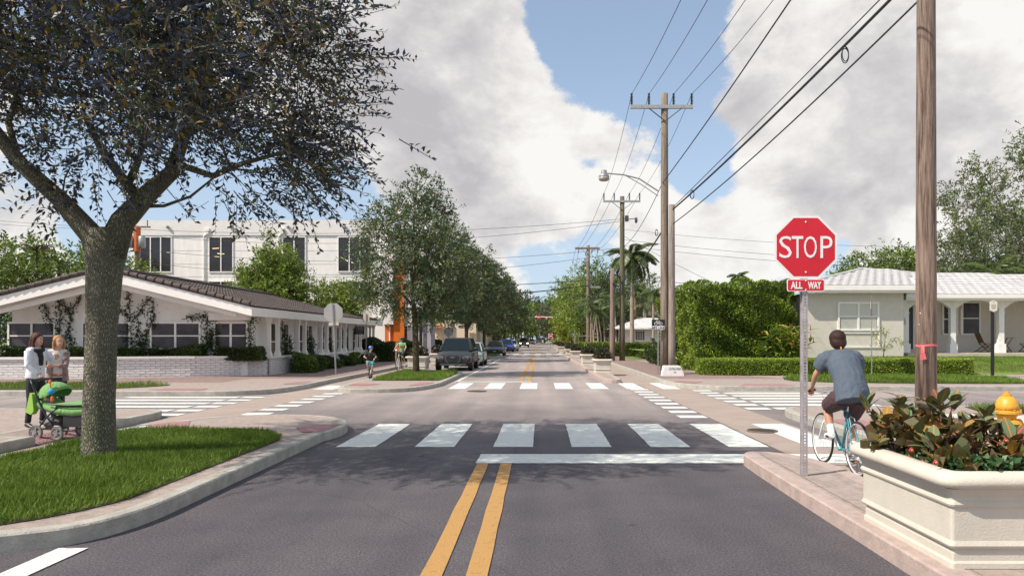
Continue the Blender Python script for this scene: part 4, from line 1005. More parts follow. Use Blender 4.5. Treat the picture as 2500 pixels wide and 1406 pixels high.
grow(bt, None, limbs, cen, .60, [(LF_NEAR,.68,'foliage'),(LF_BRZ,.15,'bronze_foliage'),(LF_DK,.17,'green_foliage')], 25, 10, .44, .085, BARK, br=.015, outer=np.array([0,0,4.2]), twig_geo=9000)
# --- street trees down the parking lane
def street_tree(label, X, Y, hgt, R, seed, n, twn, nleaf, size, fork=2.35):
    global RNG
    RNG = np.random.default_rng(seed); t = thing('street_tree', label, 'tree', (X,Y,.13), 0, 'street trees along the left parking lane')
    j = RNG.uniform(-.15,.15,4)
    lim = [[(0,0,-.05,.17),(0,0,.3,.145),(j[0]*.3,0,fork*.8,.135),(j[0]*.3,0,fork,.15),(-.12,0,fork+.7,.09),(-.25,.1,fork+2.6,.06),(0,.1,hgt-1.2,.02)],
      [(0,0,fork-.15,.10),(.35,.05,fork+.5,.075),(.8,.1,fork+1.5,.055),(1.2,.1,fork+3,.03)],
      [(-.12,0,fork+.7,.05),(-.9,.3,fork+1.4,.04),(-1.6,.5,fork+2.2,.02)], [(-.15,0,fork+1.2,.05),(.1,-.9,fork+2.0,.04),(.2,-1.5,fork+3.2,.02)], [(-.2,.05,fork+1.8,.05),(.3,1.1,fork+2.6,.035),(.4,1.6,fork+3.6,.02)]]
    zc = fork+.25
    def prof(p):
        u = (p[2]-zc)/(hgt-zc)
        if u < -.02 or u > 1: return False
        rr = R*(np.interp(u, [0,.12,.3,.5,.75,1], [.72,1,1.02,.86,.55,.08]))*(1+.16*math.sin(3*math.atan2(p[1],p[0])+seed)+.1*math.sin(7*u+seed))
        return math.hypot(p[0],p[1]) < rr
    cen = ell(n, (0,0,(zc+hgt)/2), (R*1.15,R*1.15,(hgt-zc)*.56), .36, prof=prof)
    grow(t, None, lim, cen, .5, [(LF_ST,.86,'foliage'),(LF_ST2,.14,'golden_foliage')], twn, nleaf, .36, size, BARK2, br=.018)
    return t
street_tree('first street tree on the grassy island behind the young cyclist, fullest crown of the row', X_(1016,31.6), 31.6, 9.5, 2.55, 11, 190, 22, 8, .13)
street_tree('second street tree rising behind the parked dark car', -5.35, 51.5, 9.6, 2.9, 12, 170, 18, 7, .17)
street_tree('third street tree, beside the grey parked sedan', -5.2, 65, 10.2, 2.9, 13, 130, 14, 6, .22)
street_tree('fourth street tree, between the grey sedan and the blue car', -5.3, 81, 10.4, 2.9, 14, 110, 12, 6, .27)
street_tree('fifth street tree, just behind the blue parked car', -5.0, 98, 10.2, 3.0, 15, 90, 10, 6, .33)
street_tree('sixth street tree, next to last of the row', -4.9, 118, 10.2, 3.2, 16, 80, 9, 6, .4)
street_tree('last and smallest looking street tree at the far end of the row', -5.0, 140, 11, 3.4, 17, 70, 8, 6, .5)
# --- background trees: broad crowns seen over roofs
def broad_tree(name, label, X, Y, z0, z1, R, seed, m, n=90, twn=14, nleaf=6, size=.3, rad=.8, trunk=.25, group=None, flat=1.0, bark=BARK2, tl=.6, pw=.4, m2=None, prof=None, cat='tree'):
    global RNG
    RNG = np.random.default_rng(seed); t = thing(name, label, cat, (X,Y,0), 0, group)
    lim = [[(0,0,-.1,trunk),(0,0,z0*.5,trunk*.8),(0,.1,z0+.2*(z1-z0),trunk*.6),(.2,0,z0+.7*(z1-z0),trunk*.2)]]
    for a in np.linspace(0, 2*math.pi, 6)[:-1]+seed:
        s = z0*.75; lim.append([(0,0,s,trunk*.5),(R*.35*math.cos(a),R*.35*math.sin(a),s+.35*(z1-s),trunk*.3),(R*.7*math.cos(a),R*.7*math.sin(a),s+.65*(z1-s),trunk*.1)])
    cen = ell(n, (0,0,(z0+z1)/2), (R,R*flat,(z1-z0)/2), pw, prof=prof)
    grow(t, None, lim, cen, rad, [(m,1-(.25 if m2 else 0),'foliage')]+([(m2,.25,'light_foliage')] if m2 else []), twn, nleaf, tl, size, bark, br=trunk*.12)
    return t
# umbrella-like dark tree behind the left roof
broad_tree('almond_tree', 'broad dark green tree rising behind the left end of the restaurant roof', -32, 47, 4.0, 8.0, 5.2, 21, LF_MID, 130, 16, 7, .26, .9, m2=LF_BR)
broad_tree('almond_tree', 'lower green crown left of the forked trunk, behind the roof slope', -36.5, 41, 3.4, 6.9, 3.5, 22, LF_MID, 80, 16, 7, .26, .8, m2=LF_BR)
sp = thing('octopus_tree', 'spiky branched flower stalks rising above the green crown at far left', 'tree', (X_(90,44),44,0))
mb = MB(); mb.tube([(0,0,0),(0,0,Z_(610,44))], .07, 6); obj('trunk', mb, BARK2, sp)
mb = MB()
for i in range(26):
    a = random.uniform(0, 2*math.pi); e = random.uniform(.15, .9); l = random.uniform(.7, 1.15); zt_ = Z_(612,44)
    p = [(l*t*math.cos(a)*math.cos(e*(1-t*.4)), l*t*math.sin(a), zt_+l*t*math.sin(e)-.25*t*t) for t in (0,.4,.75,1)]; mb.tube(p, [.03,.035,.03,.015], 5)
obj('flower_spikes', mb, mat('spike_brown', (.10,.07,.05), .8), sp, kind='stuff')
# layered conical tree in front of the white block
def cone_prof(z0, z1, R, k=6):
    def f(p):
        u = (p[2]-z0)/(z1-z0)
        if u < 0 or u > 1: return False
        lay = abs(math.sin(u*k*math.pi)); return math.hypot(p[0],p[1]) < R*(1-u)**.75*(.62+.38*lay)+.15
    return f
z0_, z1_ = 2.2, Z_(572,47)
broad_tree('layered_tree', 'bright green layered conical tree in front of the tall white building', X_(668,47), 47, z0_, z1_, 3.6, 31, LF_BR, 210, 16, 7, .20, .55, prof=cone_prof(z0_, z1_+.2, 3.6), m2=LF_MID, pw=.5)
broad_tree('layered_tree', 'small rounded green tree just right of the layered tree over the roof', X_(815,47), 47, 2.4, Z_(697,47), 1.9, 32, LF_BR, 70, 16, 7, .20, .5, m2=LF_MID)
# right side: airy large tree, row behind the house
broad_tree('oak_tree', 'tall airy tree with open grey-green crown behind the house at right edge', X_(2560,50), 50, 5.5, 16.8, 6.6, 41, LF_OL, 150, 20, 7, .22, .75, trunk=.35, bark=BARK, tl=.5, m2=LF_MID)
broad_tree('oak_tree', 'lower spreading branches of pale green leaves right of the wooden pole', X_(2400,47), 47, 5.0, 10.6, 3.4, 42, LF_OL, 70, 18, 7, .2, .6, trunk=.2, bark=BARK, tl=.5, m2=LF_MID)
for i, (px, Y, R, zt_) in enumerate(((2135,52,2.9,8.3),(2215,54,2.6,8.2),(2060,54,1.7,6.9),(2340,53,3.2,7.4),(2470,52,3.0,7.2))):
    broad_tree('sea_grape_tree', ('round leaved tree behind the white roof, left of the wooden pole','green tree crown showing just left of the wooden pole over the roof','low leafy crown beside the red stop sign','dense tree behind the roof right of the wooden pole','green tree behind the roof at the right edge')[i], X_(px,Y), Y, 4.2, zt_, R, 50+i, LF_MID, 60, 15, 6, .24, .6, m2=LF_BR)
# --- palms
def frond_mesh(name, L, leafl, n, droop, curl=.5, m=LF_PALM, width=.045, dens=1):
    P = []; D = []; W = []; rach = []
    for i in range(n+1):
        t = i/n; x = L*t*(1-.18*droop*t); z = L*(.55*t-droop*t*t); rach.append((x,0,z))
    V = []; Fq = []
    for i in range(2, n):
        p = Vector(rach[i]); t = i/n; tan = (Vector(rach[min(i+1,n)])-Vector(rach[i-1])).normalized()
        ll = leafl*(math.sin(math.pi*min(1,t*.85+.12))**.6)
        for s in (-1, 1):
            for k in range(dens):
                d = (tan*.55+Vector((0,s,0))*.9+Vector((0,0,-.15-curl*random.random()))).normalized(); q = p+tan*(k/dens)*L/n
                e = q+d*ll+Vector((0,0,-curl*ll*.35)); mid_ = q+d*ll*.5; wv = tan*width*.5
                b = len(V); V += [q, mid_+wv, e, mid_-wv]; Fq.append((b,b+1,b+2,b+3))
    b = len(V); mb = MB(); mb.v = [tuple(v) for v in V]; mb.f = Fq; mb.tube(rach, [max(.006,.03*(1-i/n)) for i in range(n+1)], 4)
    return mb
def palm(name, label, X, Y, z, hgt, tr, nf, L, leafl, group=None, m=LF_PALM, droop=.85, bark=PALEB, crown=.0, lean=0, n=22, shaft=True, scale_w=.05):
    t = thing(name, label, 'palm tree', (X,Y,z), 0, group)
    k = 7; obj('trunk', MB().tube([(lean*(i/k)**1.6,0,hgt*i/k) for i in range(k+1)], [tr*(1.25-.45*i/k) for i in range(k+1)], 10), bark, t, smooth=True)
    if shaft: obj('crownshaft', MB().tube([(lean,0,hgt-.02),(lean,0,hgt+.8)], [tr*.95, tr*.5], 8), mat('palm_shaft', (.13,.17,.05), .5), t, smooth=True)
    fr = []
    for v in range(2): fr.append(obj('frond', frond_mesh('f', L, leafl, n, droop*(1 if v else .75), m=m, width=scale_w*1.4, dens=2), m, t, fix=False))
    for i in range(nf):
        o = fr[i] if i < 2 else fr[i % 2].copy()
        if i >= 2: C.objects.link(o)
        a = i*2.4; tilt = -.75+1.5*((i+.5)/nf)
        o.location = (lean,0,hgt+(.7 if shaft else .05)); o.rotation_euler = (0, tilt, a)
    return t
palm('royal_palm', 'tall palm with drooping fronds between the two leaning utility poles', X_(1543,62), 62, .14, Z_(628,62)-.8, .17, 17, 2.8, .75, droop=1.0, n=34, scale_w=.09)
palm('royal_palm', 'second smaller palm crown lower behind the tall palm', X_(1551,72), 72, .14, Z_(712,72), .16, 12, 1.5, .45, bark=mat('palm_brown', (.2,.13,.09), .9, .3, 6), shaft=False)
palm('garden_palm', 'small palm crown poking above the tall ficus hedge left of the stop sign', X_(1803,46), 46, 0, Z_(680,46), .09, 13, .85, .35, shaft=False, n=14)
palm('garden_palm', 'palm tuft above the hedge just left of the stop sign edge', X_(1905,46), 46, 0, Z_(696,46), .09, 10, .8, .3, shaft=False, n=14)
palm('garden_palm', 'palm fronds above the tall hedge right of the double pole', X_(1655,52), 52, 0, Z_(715,52), .1, 13, 1.4, .45, shaft=False, n=16)
palm('garden_palm', 'feathery palm top behind the hedge next to the terracotta roof', X_(1595,60), 60, 0, Z_(720,60), .1, 11, 1.3, .45, shaft=False, n=16)
for i, (px, Y) in enumerate(((2425,44),(2475,46))):
    palm('fan_palm', ('palm fronds leaning over the white roof right of the marker post','palm fronds at the right edge over the white roof')[i], X_(px,Y), Y, .5, Z_(675,Y)-.5, .14, 16, 2.2, .7, shaft=False, droop=.7)
pts = [(1452,70),(1462,73),(1470,70),(1478,74),(1486,71),(1447,76),(1512,74),(1583,72),(1574,76),(1505,70)]
p0 = palm('cluster_palm', 'slender clustered palm leftmost in the group of thin grey trunks', X_(pts[0][0],pts[0][1]), pts[0][1], .1, 4.6, .07, 10, 1.7, .5, 'clump of slender palms between the poles', shaft=False, lean=-.5, n=14)
lab = ['', 'slender palm second in the group of thin trunks behind the hedge','slender palm in the middle of the thin trunk group','slender palm beside the short telephone pole','slender palm just left of the short telephone pole','slender palm set farther back at the left of the group','slender palm beside the white cottage roof','slender palm in front of the cottage window, right side','slender palm leaning before the cottage window','slender palm between the short pole and mossy pole']
for i, (px, Y) in enumerate(pts[1:], 1):
    copy_tree(p0, (X_(px,Y), Y, .1), random.uniform(0,6), lab[i], random.uniform(.85,1.25))
# --- tree masses further down the street
far = [('lush dark green tree behind the clustered palms', 1470,84,1.5,11.5,5.5,61,LF_MID,'dense_tree'), ('dark leafy tree right of the palms above the cottage', 1545,92,2,10.5,5.0,62,LF_DK,'dense_tree'),
 ('bright green leafy tree beside the far thin pole', 1425,98,2,11.0,4.3,63,LF_BR,'dense_tree'), ('tall green tree left of the crossarm pole', 1400,118,3,12.3,3.8,64,LF_BR,'dense_tree'), ('dense green tree behind the mossy pole', 1500,82,1.5,9.0,3.8,65,LF_DK,'dense_tree'),
 ('yellow green shrubby tree beside the red and white road sign', 1395,112,1.2,6.2,2.6,66,mat('lime_leaf',(.22,.26,.02),.5,island=.3,trans=.35),'lime_tree'),
 ('pale olive tree over the right side of the far road', 1352,175,3.2,9.5,4.6,67,LF_OL,'olive_tree'), ('dark tree arching over the far end of the road', 1300,215,3.2,12.5,8,68,LF_DK,'far_tree'), ('green tree left of the far traffic lights', 1288,185,3.2,10,4,69,LF_BR,'far_tree'),
 ('dark tree at the left of the far road end', 1262,200,2.4,14.5,7,70,LF_DK,'far_tree'), ('tree behind the farthest poles at right', 1375,240,3,17,9,71,LF_MID,'far_tree'), ('dark tree closing the view down the road', 1330,260,3.5,13,11,72,LF_DK,'far_tree'),
 ('green tree behind the cream building', 1172,104,1.5,7.5,5.0,73,LF_BR,'far_tree'), ('dark green tree behind the row of street trees', 1215,135,1.2,9.5,5.5,74,LF_MID,'far_tree'), ('dark tree left of the blue parked car', 1192,160,1,9,6,75,LF_DK,'far_tree')]
for (lb, px, Y, z0, z1, R, sd, m, nm) in far:
    broad_tree(nm, lb, X_(px,Y), Y, z0, z1, R, sd, m, 90 if Y < 130 else 70, 14, 6, .30*Y/90, .9*Y/95, trunk=.25, tl=.7, pw=.4)
# woodland closing off the horizon on both sides
P = []; 
for i in range(900):
    x = RNG.uniform(-260, 330); 
    y = 235+abs(x)*.1+RNG.uniform(0,35); P.append((x, y, RNG.random()))
P = np.array(P); k = 45
Pt = np.repeat(np.c_[P[:,:2], 1+P[:,2]*(8+3*np.sin(P[:,0]*.05))], k, 0)+RNG.normal(0,1.6,(len(P)*k,3)); o = leaves('far_woodland', Pt, RNG.normal(size=(len(Pt),3))+[0,0,.4], 1.25, LF_DK, None, wr=.7); o['kind'] = 'stuff'; o['label'] = 'distant belt of trees closing the horizon on both sides of the road'
# --- hedges
def hedge(name, label, poly, z0, z1, n, size, m, core_in=.16, bulge=.05, ztop=None, cat='hedge', lumps=0, group=None):
    global RNG
    t = thing(name, label, cat, (poly[0][0], poly[0][1], z0), 0, group); xs = [p[0] for p in poly]; ys = [p[1] for p in poly]
    obj('inner_shade_block', MB().prism(inset(poly, core_in), z0, z1-core_in), CORE, t, W=True)  # solid dark block standing in for the shade between the inner leaves
    per = [math.hypot(poly[i][0]-poly[i-1][0], poly[i][1]-poly[i-1][1]) for i in range(len(poly))]; As = sum(per)*(z1-z0); At = (max(xs)-min(xs))*(max(ys)-min(ys))*.8
    ns = int(n*As/(As+At)); nt_ = n-ns; cum = np.cumsum([0]+per)
    u = RNG.uniform(0, cum[-1], ns); i = np.clip(np.searchsorted(cum, u)-1, 0, len(poly)-1); PA = np.array([poly[j-1] for j in range(len(poly))]); PB = np.array(poly); f = ((u-cum[i])/np.array(per)[i])[:,None]
    q = PA[i]+(PB[i]-PA[i])*f; d = unit(PB[i]-PA[i]); ar = sum(poly[j-1][0]*poly[j][1]-poly[j][0]*poly[j-1][1] for j in range(len(poly))); nr = np.c_[d[:,1], -d[:,0]]*(1 if ar > 0 else -1)
    z = z0+.02+(z1-z0)*RNG.random(ns); lump = bulge*np.sin(q[:,0]*2.2+z*2.7)*np.sin(q[:,1]*1.9+z*1.7)*(1+lumps)
    dep = RNG.exponential(.05, ns); q = q+nr*(lump-dep)[:,None]
    P = np.c_[q, z]; D = np.c_[nr*.8, np.full(ns,.45)]+RNG.normal(0,.55,(ns,3))
    x = RNG.uniform(min(xs), max(xs), nt_*2); y = RNG.uniform(min(ys), max(ys), nt_*2); ok = in_poly(x, y, inset(poly, -.0)); x = x[ok][:nt_]; y = y[ok][:nt_]
    zt = z1+bulge*(1+lumps*2)*np.sin(x*2.1)*np.sin(y*2.4)+ (lumps*.25*np.sin(x*.9+1)*np.sin(y*.7)) -RNG.exponential(.03, len(x))
    P = np.concatenate([P, np.c_[x,y,zt]]); D = np.concatenate([D, np.c_[RNG.normal(0,.6,(len(x),2)), np.full(len(x),.8)]])
    P -= np.array([poly[0][0], poly[0][1], z0]); leaves('foliage', P, D, size, m, t, wr=.55)
    return t
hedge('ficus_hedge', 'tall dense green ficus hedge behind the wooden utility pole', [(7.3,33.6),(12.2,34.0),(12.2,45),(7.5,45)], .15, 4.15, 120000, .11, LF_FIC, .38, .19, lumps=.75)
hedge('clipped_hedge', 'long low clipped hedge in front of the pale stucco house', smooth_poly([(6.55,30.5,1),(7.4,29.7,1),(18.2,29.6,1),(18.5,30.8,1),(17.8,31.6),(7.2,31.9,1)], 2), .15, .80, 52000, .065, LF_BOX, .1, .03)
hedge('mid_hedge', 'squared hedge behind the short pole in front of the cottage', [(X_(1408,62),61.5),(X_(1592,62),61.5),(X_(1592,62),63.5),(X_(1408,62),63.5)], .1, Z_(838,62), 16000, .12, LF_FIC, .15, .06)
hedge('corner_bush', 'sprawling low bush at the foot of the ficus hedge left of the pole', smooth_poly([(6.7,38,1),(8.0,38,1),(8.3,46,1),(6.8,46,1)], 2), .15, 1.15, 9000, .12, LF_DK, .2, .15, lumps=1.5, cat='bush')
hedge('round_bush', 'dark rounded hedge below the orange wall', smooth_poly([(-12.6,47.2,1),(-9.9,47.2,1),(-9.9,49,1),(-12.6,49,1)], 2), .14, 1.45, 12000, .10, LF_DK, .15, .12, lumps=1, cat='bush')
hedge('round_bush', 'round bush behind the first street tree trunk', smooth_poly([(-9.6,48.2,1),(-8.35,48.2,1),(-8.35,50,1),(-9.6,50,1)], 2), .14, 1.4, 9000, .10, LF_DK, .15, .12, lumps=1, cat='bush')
hedge('round_bush', 'small dark bush between the pale end pier and the dark car', smooth_poly([(-8.9,56.2,1),(-8.1,56.2,1),(-8.1,58,1),(-8.9,58,1)], 2), .14, 1.5, 5000, .12, LF_DK, .15, .1, cat='bush')
# shrubs in the bed behind the white brick wall
for i, (a, b, y_) in enumerate(((0,63,27.9),(168,215,28.2),(278,332,28.6),(362,485,29.0),(528,632,29.25))):
    xa_, xb_ = X_(a,y_), X_(b,y_)
    hedge('wall_bed_shrub', ('green shrub in the wall bed left of the two women','green shrub in the wall bed left of the big trunk','green shrub in the wall bed just right of the big trunk','long green shrub under the twin window','green shrub near the corner column of the restaurant')[i], smooth_poly([(xa_,y_),(xb_,y_),(xb_,y_+.6),(xa_,y_+.6)], 1), .76, 1.26, 6500, .085, LF_DK, .16, .05, lumps=.4, cat='shrub', group='shrubs in the bed behind the white brick wall')
# low shrubs at the foot of the colonnade wall
for i, (y_, s) in enumerate(((31.8,.9),(33.0,.7),(34.6,.6),(36.0,.6),(37.8,.5),(39.6,.5),(41.5,.45),(43.5,.45),(45.5,.4))):
    hedge('ground_shrub', ('largest bushy shrub at the corner of the colonnade wall','second low shrub along the colonnade wall','third low shrub along the colonnade wall','fourth low shrub, behind the tilted sign post','fifth low shrub along the colonnade wall','sixth low shrub along the colonnade wall','seventh low shrub along the colonnade wall','eighth low shrub, near the boy cyclist','last tiny shrub along the colonnade wall')[i], smooth_poly([(-11.35,y_,1),(-11.35+1.15*s,y_-.1,1),(-11.3+1.2*s,y_+1.3,1),(-11.35,y_+1.6,1)], 2), .15, .15+.62*s, 4200, .10, (LF_MID, LF_DK)[i % 2], .16, .10, lumps=1, cat='shrub', group='low shrubs along the colonnade wall')
# ivy
def ivy(label, paths, fixed, axis='y', n=26, w=.16, group='ivy climbing the white walls'):
    # paths in metres on the wall: lists of (u, z); fixed = wall coordinate
    global RNG
    u0, z_0 = paths[0][0]; loc = (u0, fixed, 0) if axis == 'y' else (fixed, u0, 0); t = thing('ivy_vine', label, 'ivy', loc, 0, group); st = MB(); P = []; D = []
    for p in paths:
        cur = []
        for (a, b) in zip(p[:-1], p[1:]):
            L = math.hypot(b[0]-a[0], b[1]-a[1]); k = max(2, int(L*n))
            for j in range(k):
                s = j/k; uu = a[0]+(b[0]-a[0])*s+.05*math.sin(s*9+a[1]*5); zz = a[1]+(b[1]-a[1])*s
                if j % 6 == 0: cur.append((uu, zz))
                c = 4+int(10*max(0, 1-(zz-.7)/1.6)); ww = w*(1+1.3*max(0, 1-(zz-.7)/1.1))
                for _ in range(c):
                    du = RNG.normal(0, ww*.6); dz = RNG.normal(0, w*.5); P.append((uu+du, zz+dz, abs(RNG.normal(0,.05))+.02))
        cur.append(p[-1]); pts_ = [((c[0], fixed-.02, c[1]) if axis == 'y' else (fixed+.02, c[0], c[1])) for c in cur]; st.tube(pts_, .014, 4)
    P = np.array(P); Q = np.c_[P[:,0], fixed-P[:,2], P[:,1]] if axis == 'y' else np.c_[fixed+P[:,2], P[:,0], P[:,1]]
    D = RNG.normal(0,.6,(len(Q),3))+(np.array([0,-.5,-.35]) if axis == 'y' else np.array([.5,0,-.35]))
    obj('stem', st, mat('ivy_stem', (.12,.08,.05), .9), t, W=True, fix=False); leaves('foliage', Q-np.array(loc), D, .085, GREEN_IVY, t, wr=.8)
def ip(lst): return [(X_(a,YW), Z_(b,YW)) for (a, b) in lst]
yw = YW-.002
ivy('ivy climbing the white wall just right of the two women', [ip([(148,868),(146,780),(148,720),(150,704)]), ip([(176,868),(170,800),(176,760),(198,720)]), ip([(174,770),(152,735)]), ip([(128,800),(118,765),(105,735)])], yw)
ivy('ivy climbing the white wall just right of the big trunk', [ip([(318,870),(316,800),(318,730),(316,712)]), ip([(360,868),(340,830),(336,770),(370,722)]), ip([(310,770),(285,750)]), ip([(375,800),(374,740)]), ip([(350,850),(372,780)])], yw)
ivy('ivy beside the third pair of windows near the gable corner', [ip([(505,868),(508,800),(508,775)]), ip([(525,868),(524,800),(530,775)]), ip([(508,850),(530,800)]), ip([(455,775),(490,772),(520,778)])], yw)
ivy('small ivy strand at the left edge of the photo on the white wall', [ip([(0,790),(8,765),(30,745)]), ip([(50,742),(78,735)]), ip([(5,860),(2,800)])], yw)
ivy('ivy around the door near the first colonnade column', [ip([(612,868),(610,800),(618,775)]), ip([(608,782),(632,774)])], YW-.002)
for i in range(5):
    y_ = 33.4+i*3.3
    ivy('ivy strand on the inner wall of the colonnade, number %s from the near corner' % ('one','two','three','four','five')[i], [[(y_,.3),(y_+.1,1.4),(y_-.1,2.4)], [(y_+.9,.3),(y_+.8,1.8)]], -12.15, 'x', w=.22)
# ginger plant with red flower spikes by the house
RNG = np.random.default_rng(77)
def big_leaf(L, W, fold=.25, seg=5, curve=.35):
    mb = MB(); vs = []; fs = []
    for i in range(seg+1):
        t = i/seg; w = W*math.sin(math.pi*min(1, t*.93+.04))**.8*.5; z = -curve*L*t*t; y = L*t*(1-.1*curve*t)
        vs += [(-w,y,z+w*fold),(0,y,z),(w,y,z+w*fold)]
    for i in range(seg):
        a = i*3; fs += [(a,a+1,a+4,a+3),(a+1,a+2,a+5,a+4)]
    return mb.add(vs, fs)
LF_GIN = mat('ginger_leaf', (.28,.36,.07), .4, .0, 3, col2=(.14,.24,.04), trans=.2); LF_GINY = mat('ginger_leaf_yellow', (.48,.42,.08), .4, .3, 5, trans=.2)
RED = mat('red_flower', (.33,.03,.045), .6)
gt = thing('ginger_plant', 'leafy ginger plant with red flower spikes beside the house corner', 'plant', (X_(1925,32.9), 32.9, .6)); G = [None, None]
nl = 0
for k in range(34):
    ang = RNG.uniform(0, 2*math.pi); rad = RNG.uniform(.05, 1.0); hx, hy = rad*math.cos(ang)*1.5, rad*math.sin(ang)*.5-.1; hh = RNG.uniform(.8, 2.0)*(1-.2*rad)
    if k % 2 == 0: obj('stem', MB().tube([(hx*.5,hy*.5,0),(hx*.8,hy*.8,hh*.6),(hx,hy,hh)], .014, 5), LF_GIN, gt)
    for j in range(7):
        v = int(RNG.random() < .3); t = .35+.65*j/7; L = 1
        if G[v] is None: o = G[v] = obj('leaf', big_leaf(.62, .15), (LF_GIN, LF_GINY)[v], gt, fix=False)
        else: o = G[v].copy(); C.objects.link(o)
        o.location = (hx*t, hy*t, hh*t); o.rotation_euler = (RNG.uniform(.1,.9), RNG.uniform(-.3,.3), j*2.6+k); o.scale = (1,1,1)
    if k % 4 == 1:
        fl = MB()
        for q in range(7): fl.ball((hx+.015*math.sin(q*2),hy-.15+.015*math.cos(q*2),hh-.1+.035*q), (.030-.003*q,)*2+(.024,), 6, 5)
        obj('flower_spike', fl, RED, gt)
st_ = thing('young_tree', 'small young tree with thin trunk behind the low hedge by the house', 'tree', (X_(2158,32.8),32.8,.6))
RNG = np.random.default_rng(78)
grow(st_, None, [[(-.05,0,0,.022),(0,0,.55,.02),(.05,0,1.2,.01)], [(0,0,.5,.012),(.4,.1,1.1,.008),(.75,.1,1.15,.004)], [(0,0,.5,.012),(-.3,0,1.1,.008)]], np.array([[-.25,0,1.1],[-.35,.1,.85],[0,0,1.35],[.15,.1,1.2],[.4,0,1.05],[.7,0,.98],[-.1,-.1,.9],[-.4,0,1.3],[.2,-.1,.8],[.05,0,.7],[.8,0,.85],[-.15,.1,1.5]]), .16, [(LF_BR,1,'foliage')], 14, 5, .12, .06, TEAK, br=.006)
# ---------------------------------------------------------------- planters
def rrect(hx, hy, r, n=4):
    pts = []
    for (cx, cy, a0) in ((hx-r,hy-r,0),(-hx+r,hy-r,90),(-hx+r,-hy+r,180),(hx-r,-hy+r,270)):
        for k in range(n+1):
            a = math.radians(a0+90*k/n); pts.append((cx+r*math.cos(a), cy+r*math.sin(a)))
    return pts
def loft_rr(mb, prof, hx, hy, r):
    rings = [[(x,y,z) for (x,y) in rrect(hx+o, hy+o, max(.012, r+o*.6))] for (o, z) in prof]; n = len(rings[0]); vs = [v for g in rings for v in g]; fs = []
    for i in range(len(rings)-1):
        for j in range(n): fs.append((i*n+j, i*n+(j+1)%n, (i+1)*n+(j+1)%n, (i+1)*n+j))
    return mb.add(vs, fs)
def planter(label, loc, hx, hy, h, group=None, rz=0):
    t = thing('stone_planter', label, 'planter', loc, rz, group); s = h/.66
    body = [(.0,0),(.0,.035),(-.012,.05),(-.012,.10),(-.02,.125),(.012,.145),(.018,.157),(.012,.172),(.004,.19),(.004,.40),(.006,.41),(.020,.422),(.026,.437),(.020,.452),(.012,.465),(.012,.48),(.03,.52),(.045,.545)]
    o = obj('body', loft_rr(MB(), [(a*s, b*s) for a, b in body], hx, hy, .02), STONE, t, smooth=False)
    rim = [(.045,.545),(.085,.553),(.108,.575),(.112,.60),(.10,.63),(.07,.652),(.02,.66),(-.03,.652),(-.05,.62),(-.055,.56)]
    obj('rim', loft_rr(MB(), [(a*s, b*s+.001) for a, b in rim], hx, hy, .06), STONE, t, smooth=True)
    obj('soil', MB().prism(rrect(hx-.052*s, hy-.052*s, .02), .50*s, .585*s), SOIL, t)
    return t
np_ = planter('large pale stone planter in the near right corner, sunlit on its left side', (3.155, 5.45, .15), .385, .66, .66)
def croton_mat(name, base, vein, rib):
    m = bpy.data.materials.new(name); m.use_nodes = True; nt = m.node_tree; N = nt.nodes; L = nt.links; b = N['Principled BSDF']; b.inputs['Roughness'].default_value = .4
    tc = N.new('ShaderNodeTexCoord'); sp = N.new('ShaderNodeSeparateXYZ'); L.new(tc.outputs['Object'], sp.inputs[0])
    ab = N.new('ShaderNodeMath'); ab.operation = 'ABSOLUTE'; L.new(sp.outputs[0], ab.inputs[0])
    mr = N.new('ShaderNodeMapRange'); L.new(ab.outputs[0], mr.inputs[0]); mr.inputs[1].default_value = .0015; mr.inputs[2].default_value = .006; mr.inputs[3].default_value = 1; mr.inputs[4].default_value = 0
    su = N.new('ShaderNodeMath'); su.operation = 'MULTIPLY_ADD'; L.new(ab.outputs[0], su.inputs[0]); su.inputs[1].default_value = -.8; L.new(sp.outputs[1], su.inputs[2])
    sn = N.new('ShaderNodeMath'); sn.operation = 'MULTIPLY'; L.new(su.outputs[0], sn.inputs[0]); sn.inputs[1].default_value = 380
    si = N.new('ShaderNodeMath'); si.operation = 'SINE'; L.new(sn.outputs[0], si.inputs[0])
    m2 = N.new('ShaderNodeMapRange'); L.new(si.outputs[0], m2.inputs[0]); m2.inputs[1].default_value = .3; m2.inputs[2].default_value = .95; m2.inputs[4].default_value = rib
    nz = N.new('ShaderNodeTexNoise'); nz.inputs['Scale'].default_value = 14; L.new(tc.outputs['Object'], nz.inputs['Vector'])
    mu = N.new('ShaderNodeMath'); mu.operation = 'MULTIPLY'; L.new(m2.outputs[0], mu.inputs[0]); L.new(nz.outputs[0], mu.inputs[1])
    mx = N.new('ShaderNodeMath'); mx.operation = 'MAXIMUM'; L.new(mr.outputs[0], mx.inputs[0]); L.new(mu.outputs[0], mx.inputs[1])
    mc = N.new('ShaderNodeMix'); mc.data_type = 'RGBA'; L.new(mx.outputs[0], mc.inputs[0]); mc.inputs[6].default_value = base+(1,); mc.inputs[7].default_value = vein+(1,); L.new(mc.outputs[2], b.inputs['Base Color'])
    return m
CRO = [croton_mat('croton_green_red', (.06,.16,.065), (.55,.14,.05), .75), croton_mat('croton_dark', (.10,.075,.04), (.46,.10,.045), .7), croton_mat('croton_bronze', (.28,.16,.035), (.40,.23,.05), .4)]
CRO_FILL = mat('croton_fill', (.09,.13,.045), .45, island=.5, col2=(.16,.075,.03), scale=9)
RNG = np.random.default_rng(9); protoL = {}
zs = .15+.58
spots = [(2.93,5.85),(3.25,5.95),(3.05,5.42),(3.42,5.5),(3.0,5.05),(3.4,5.05)]
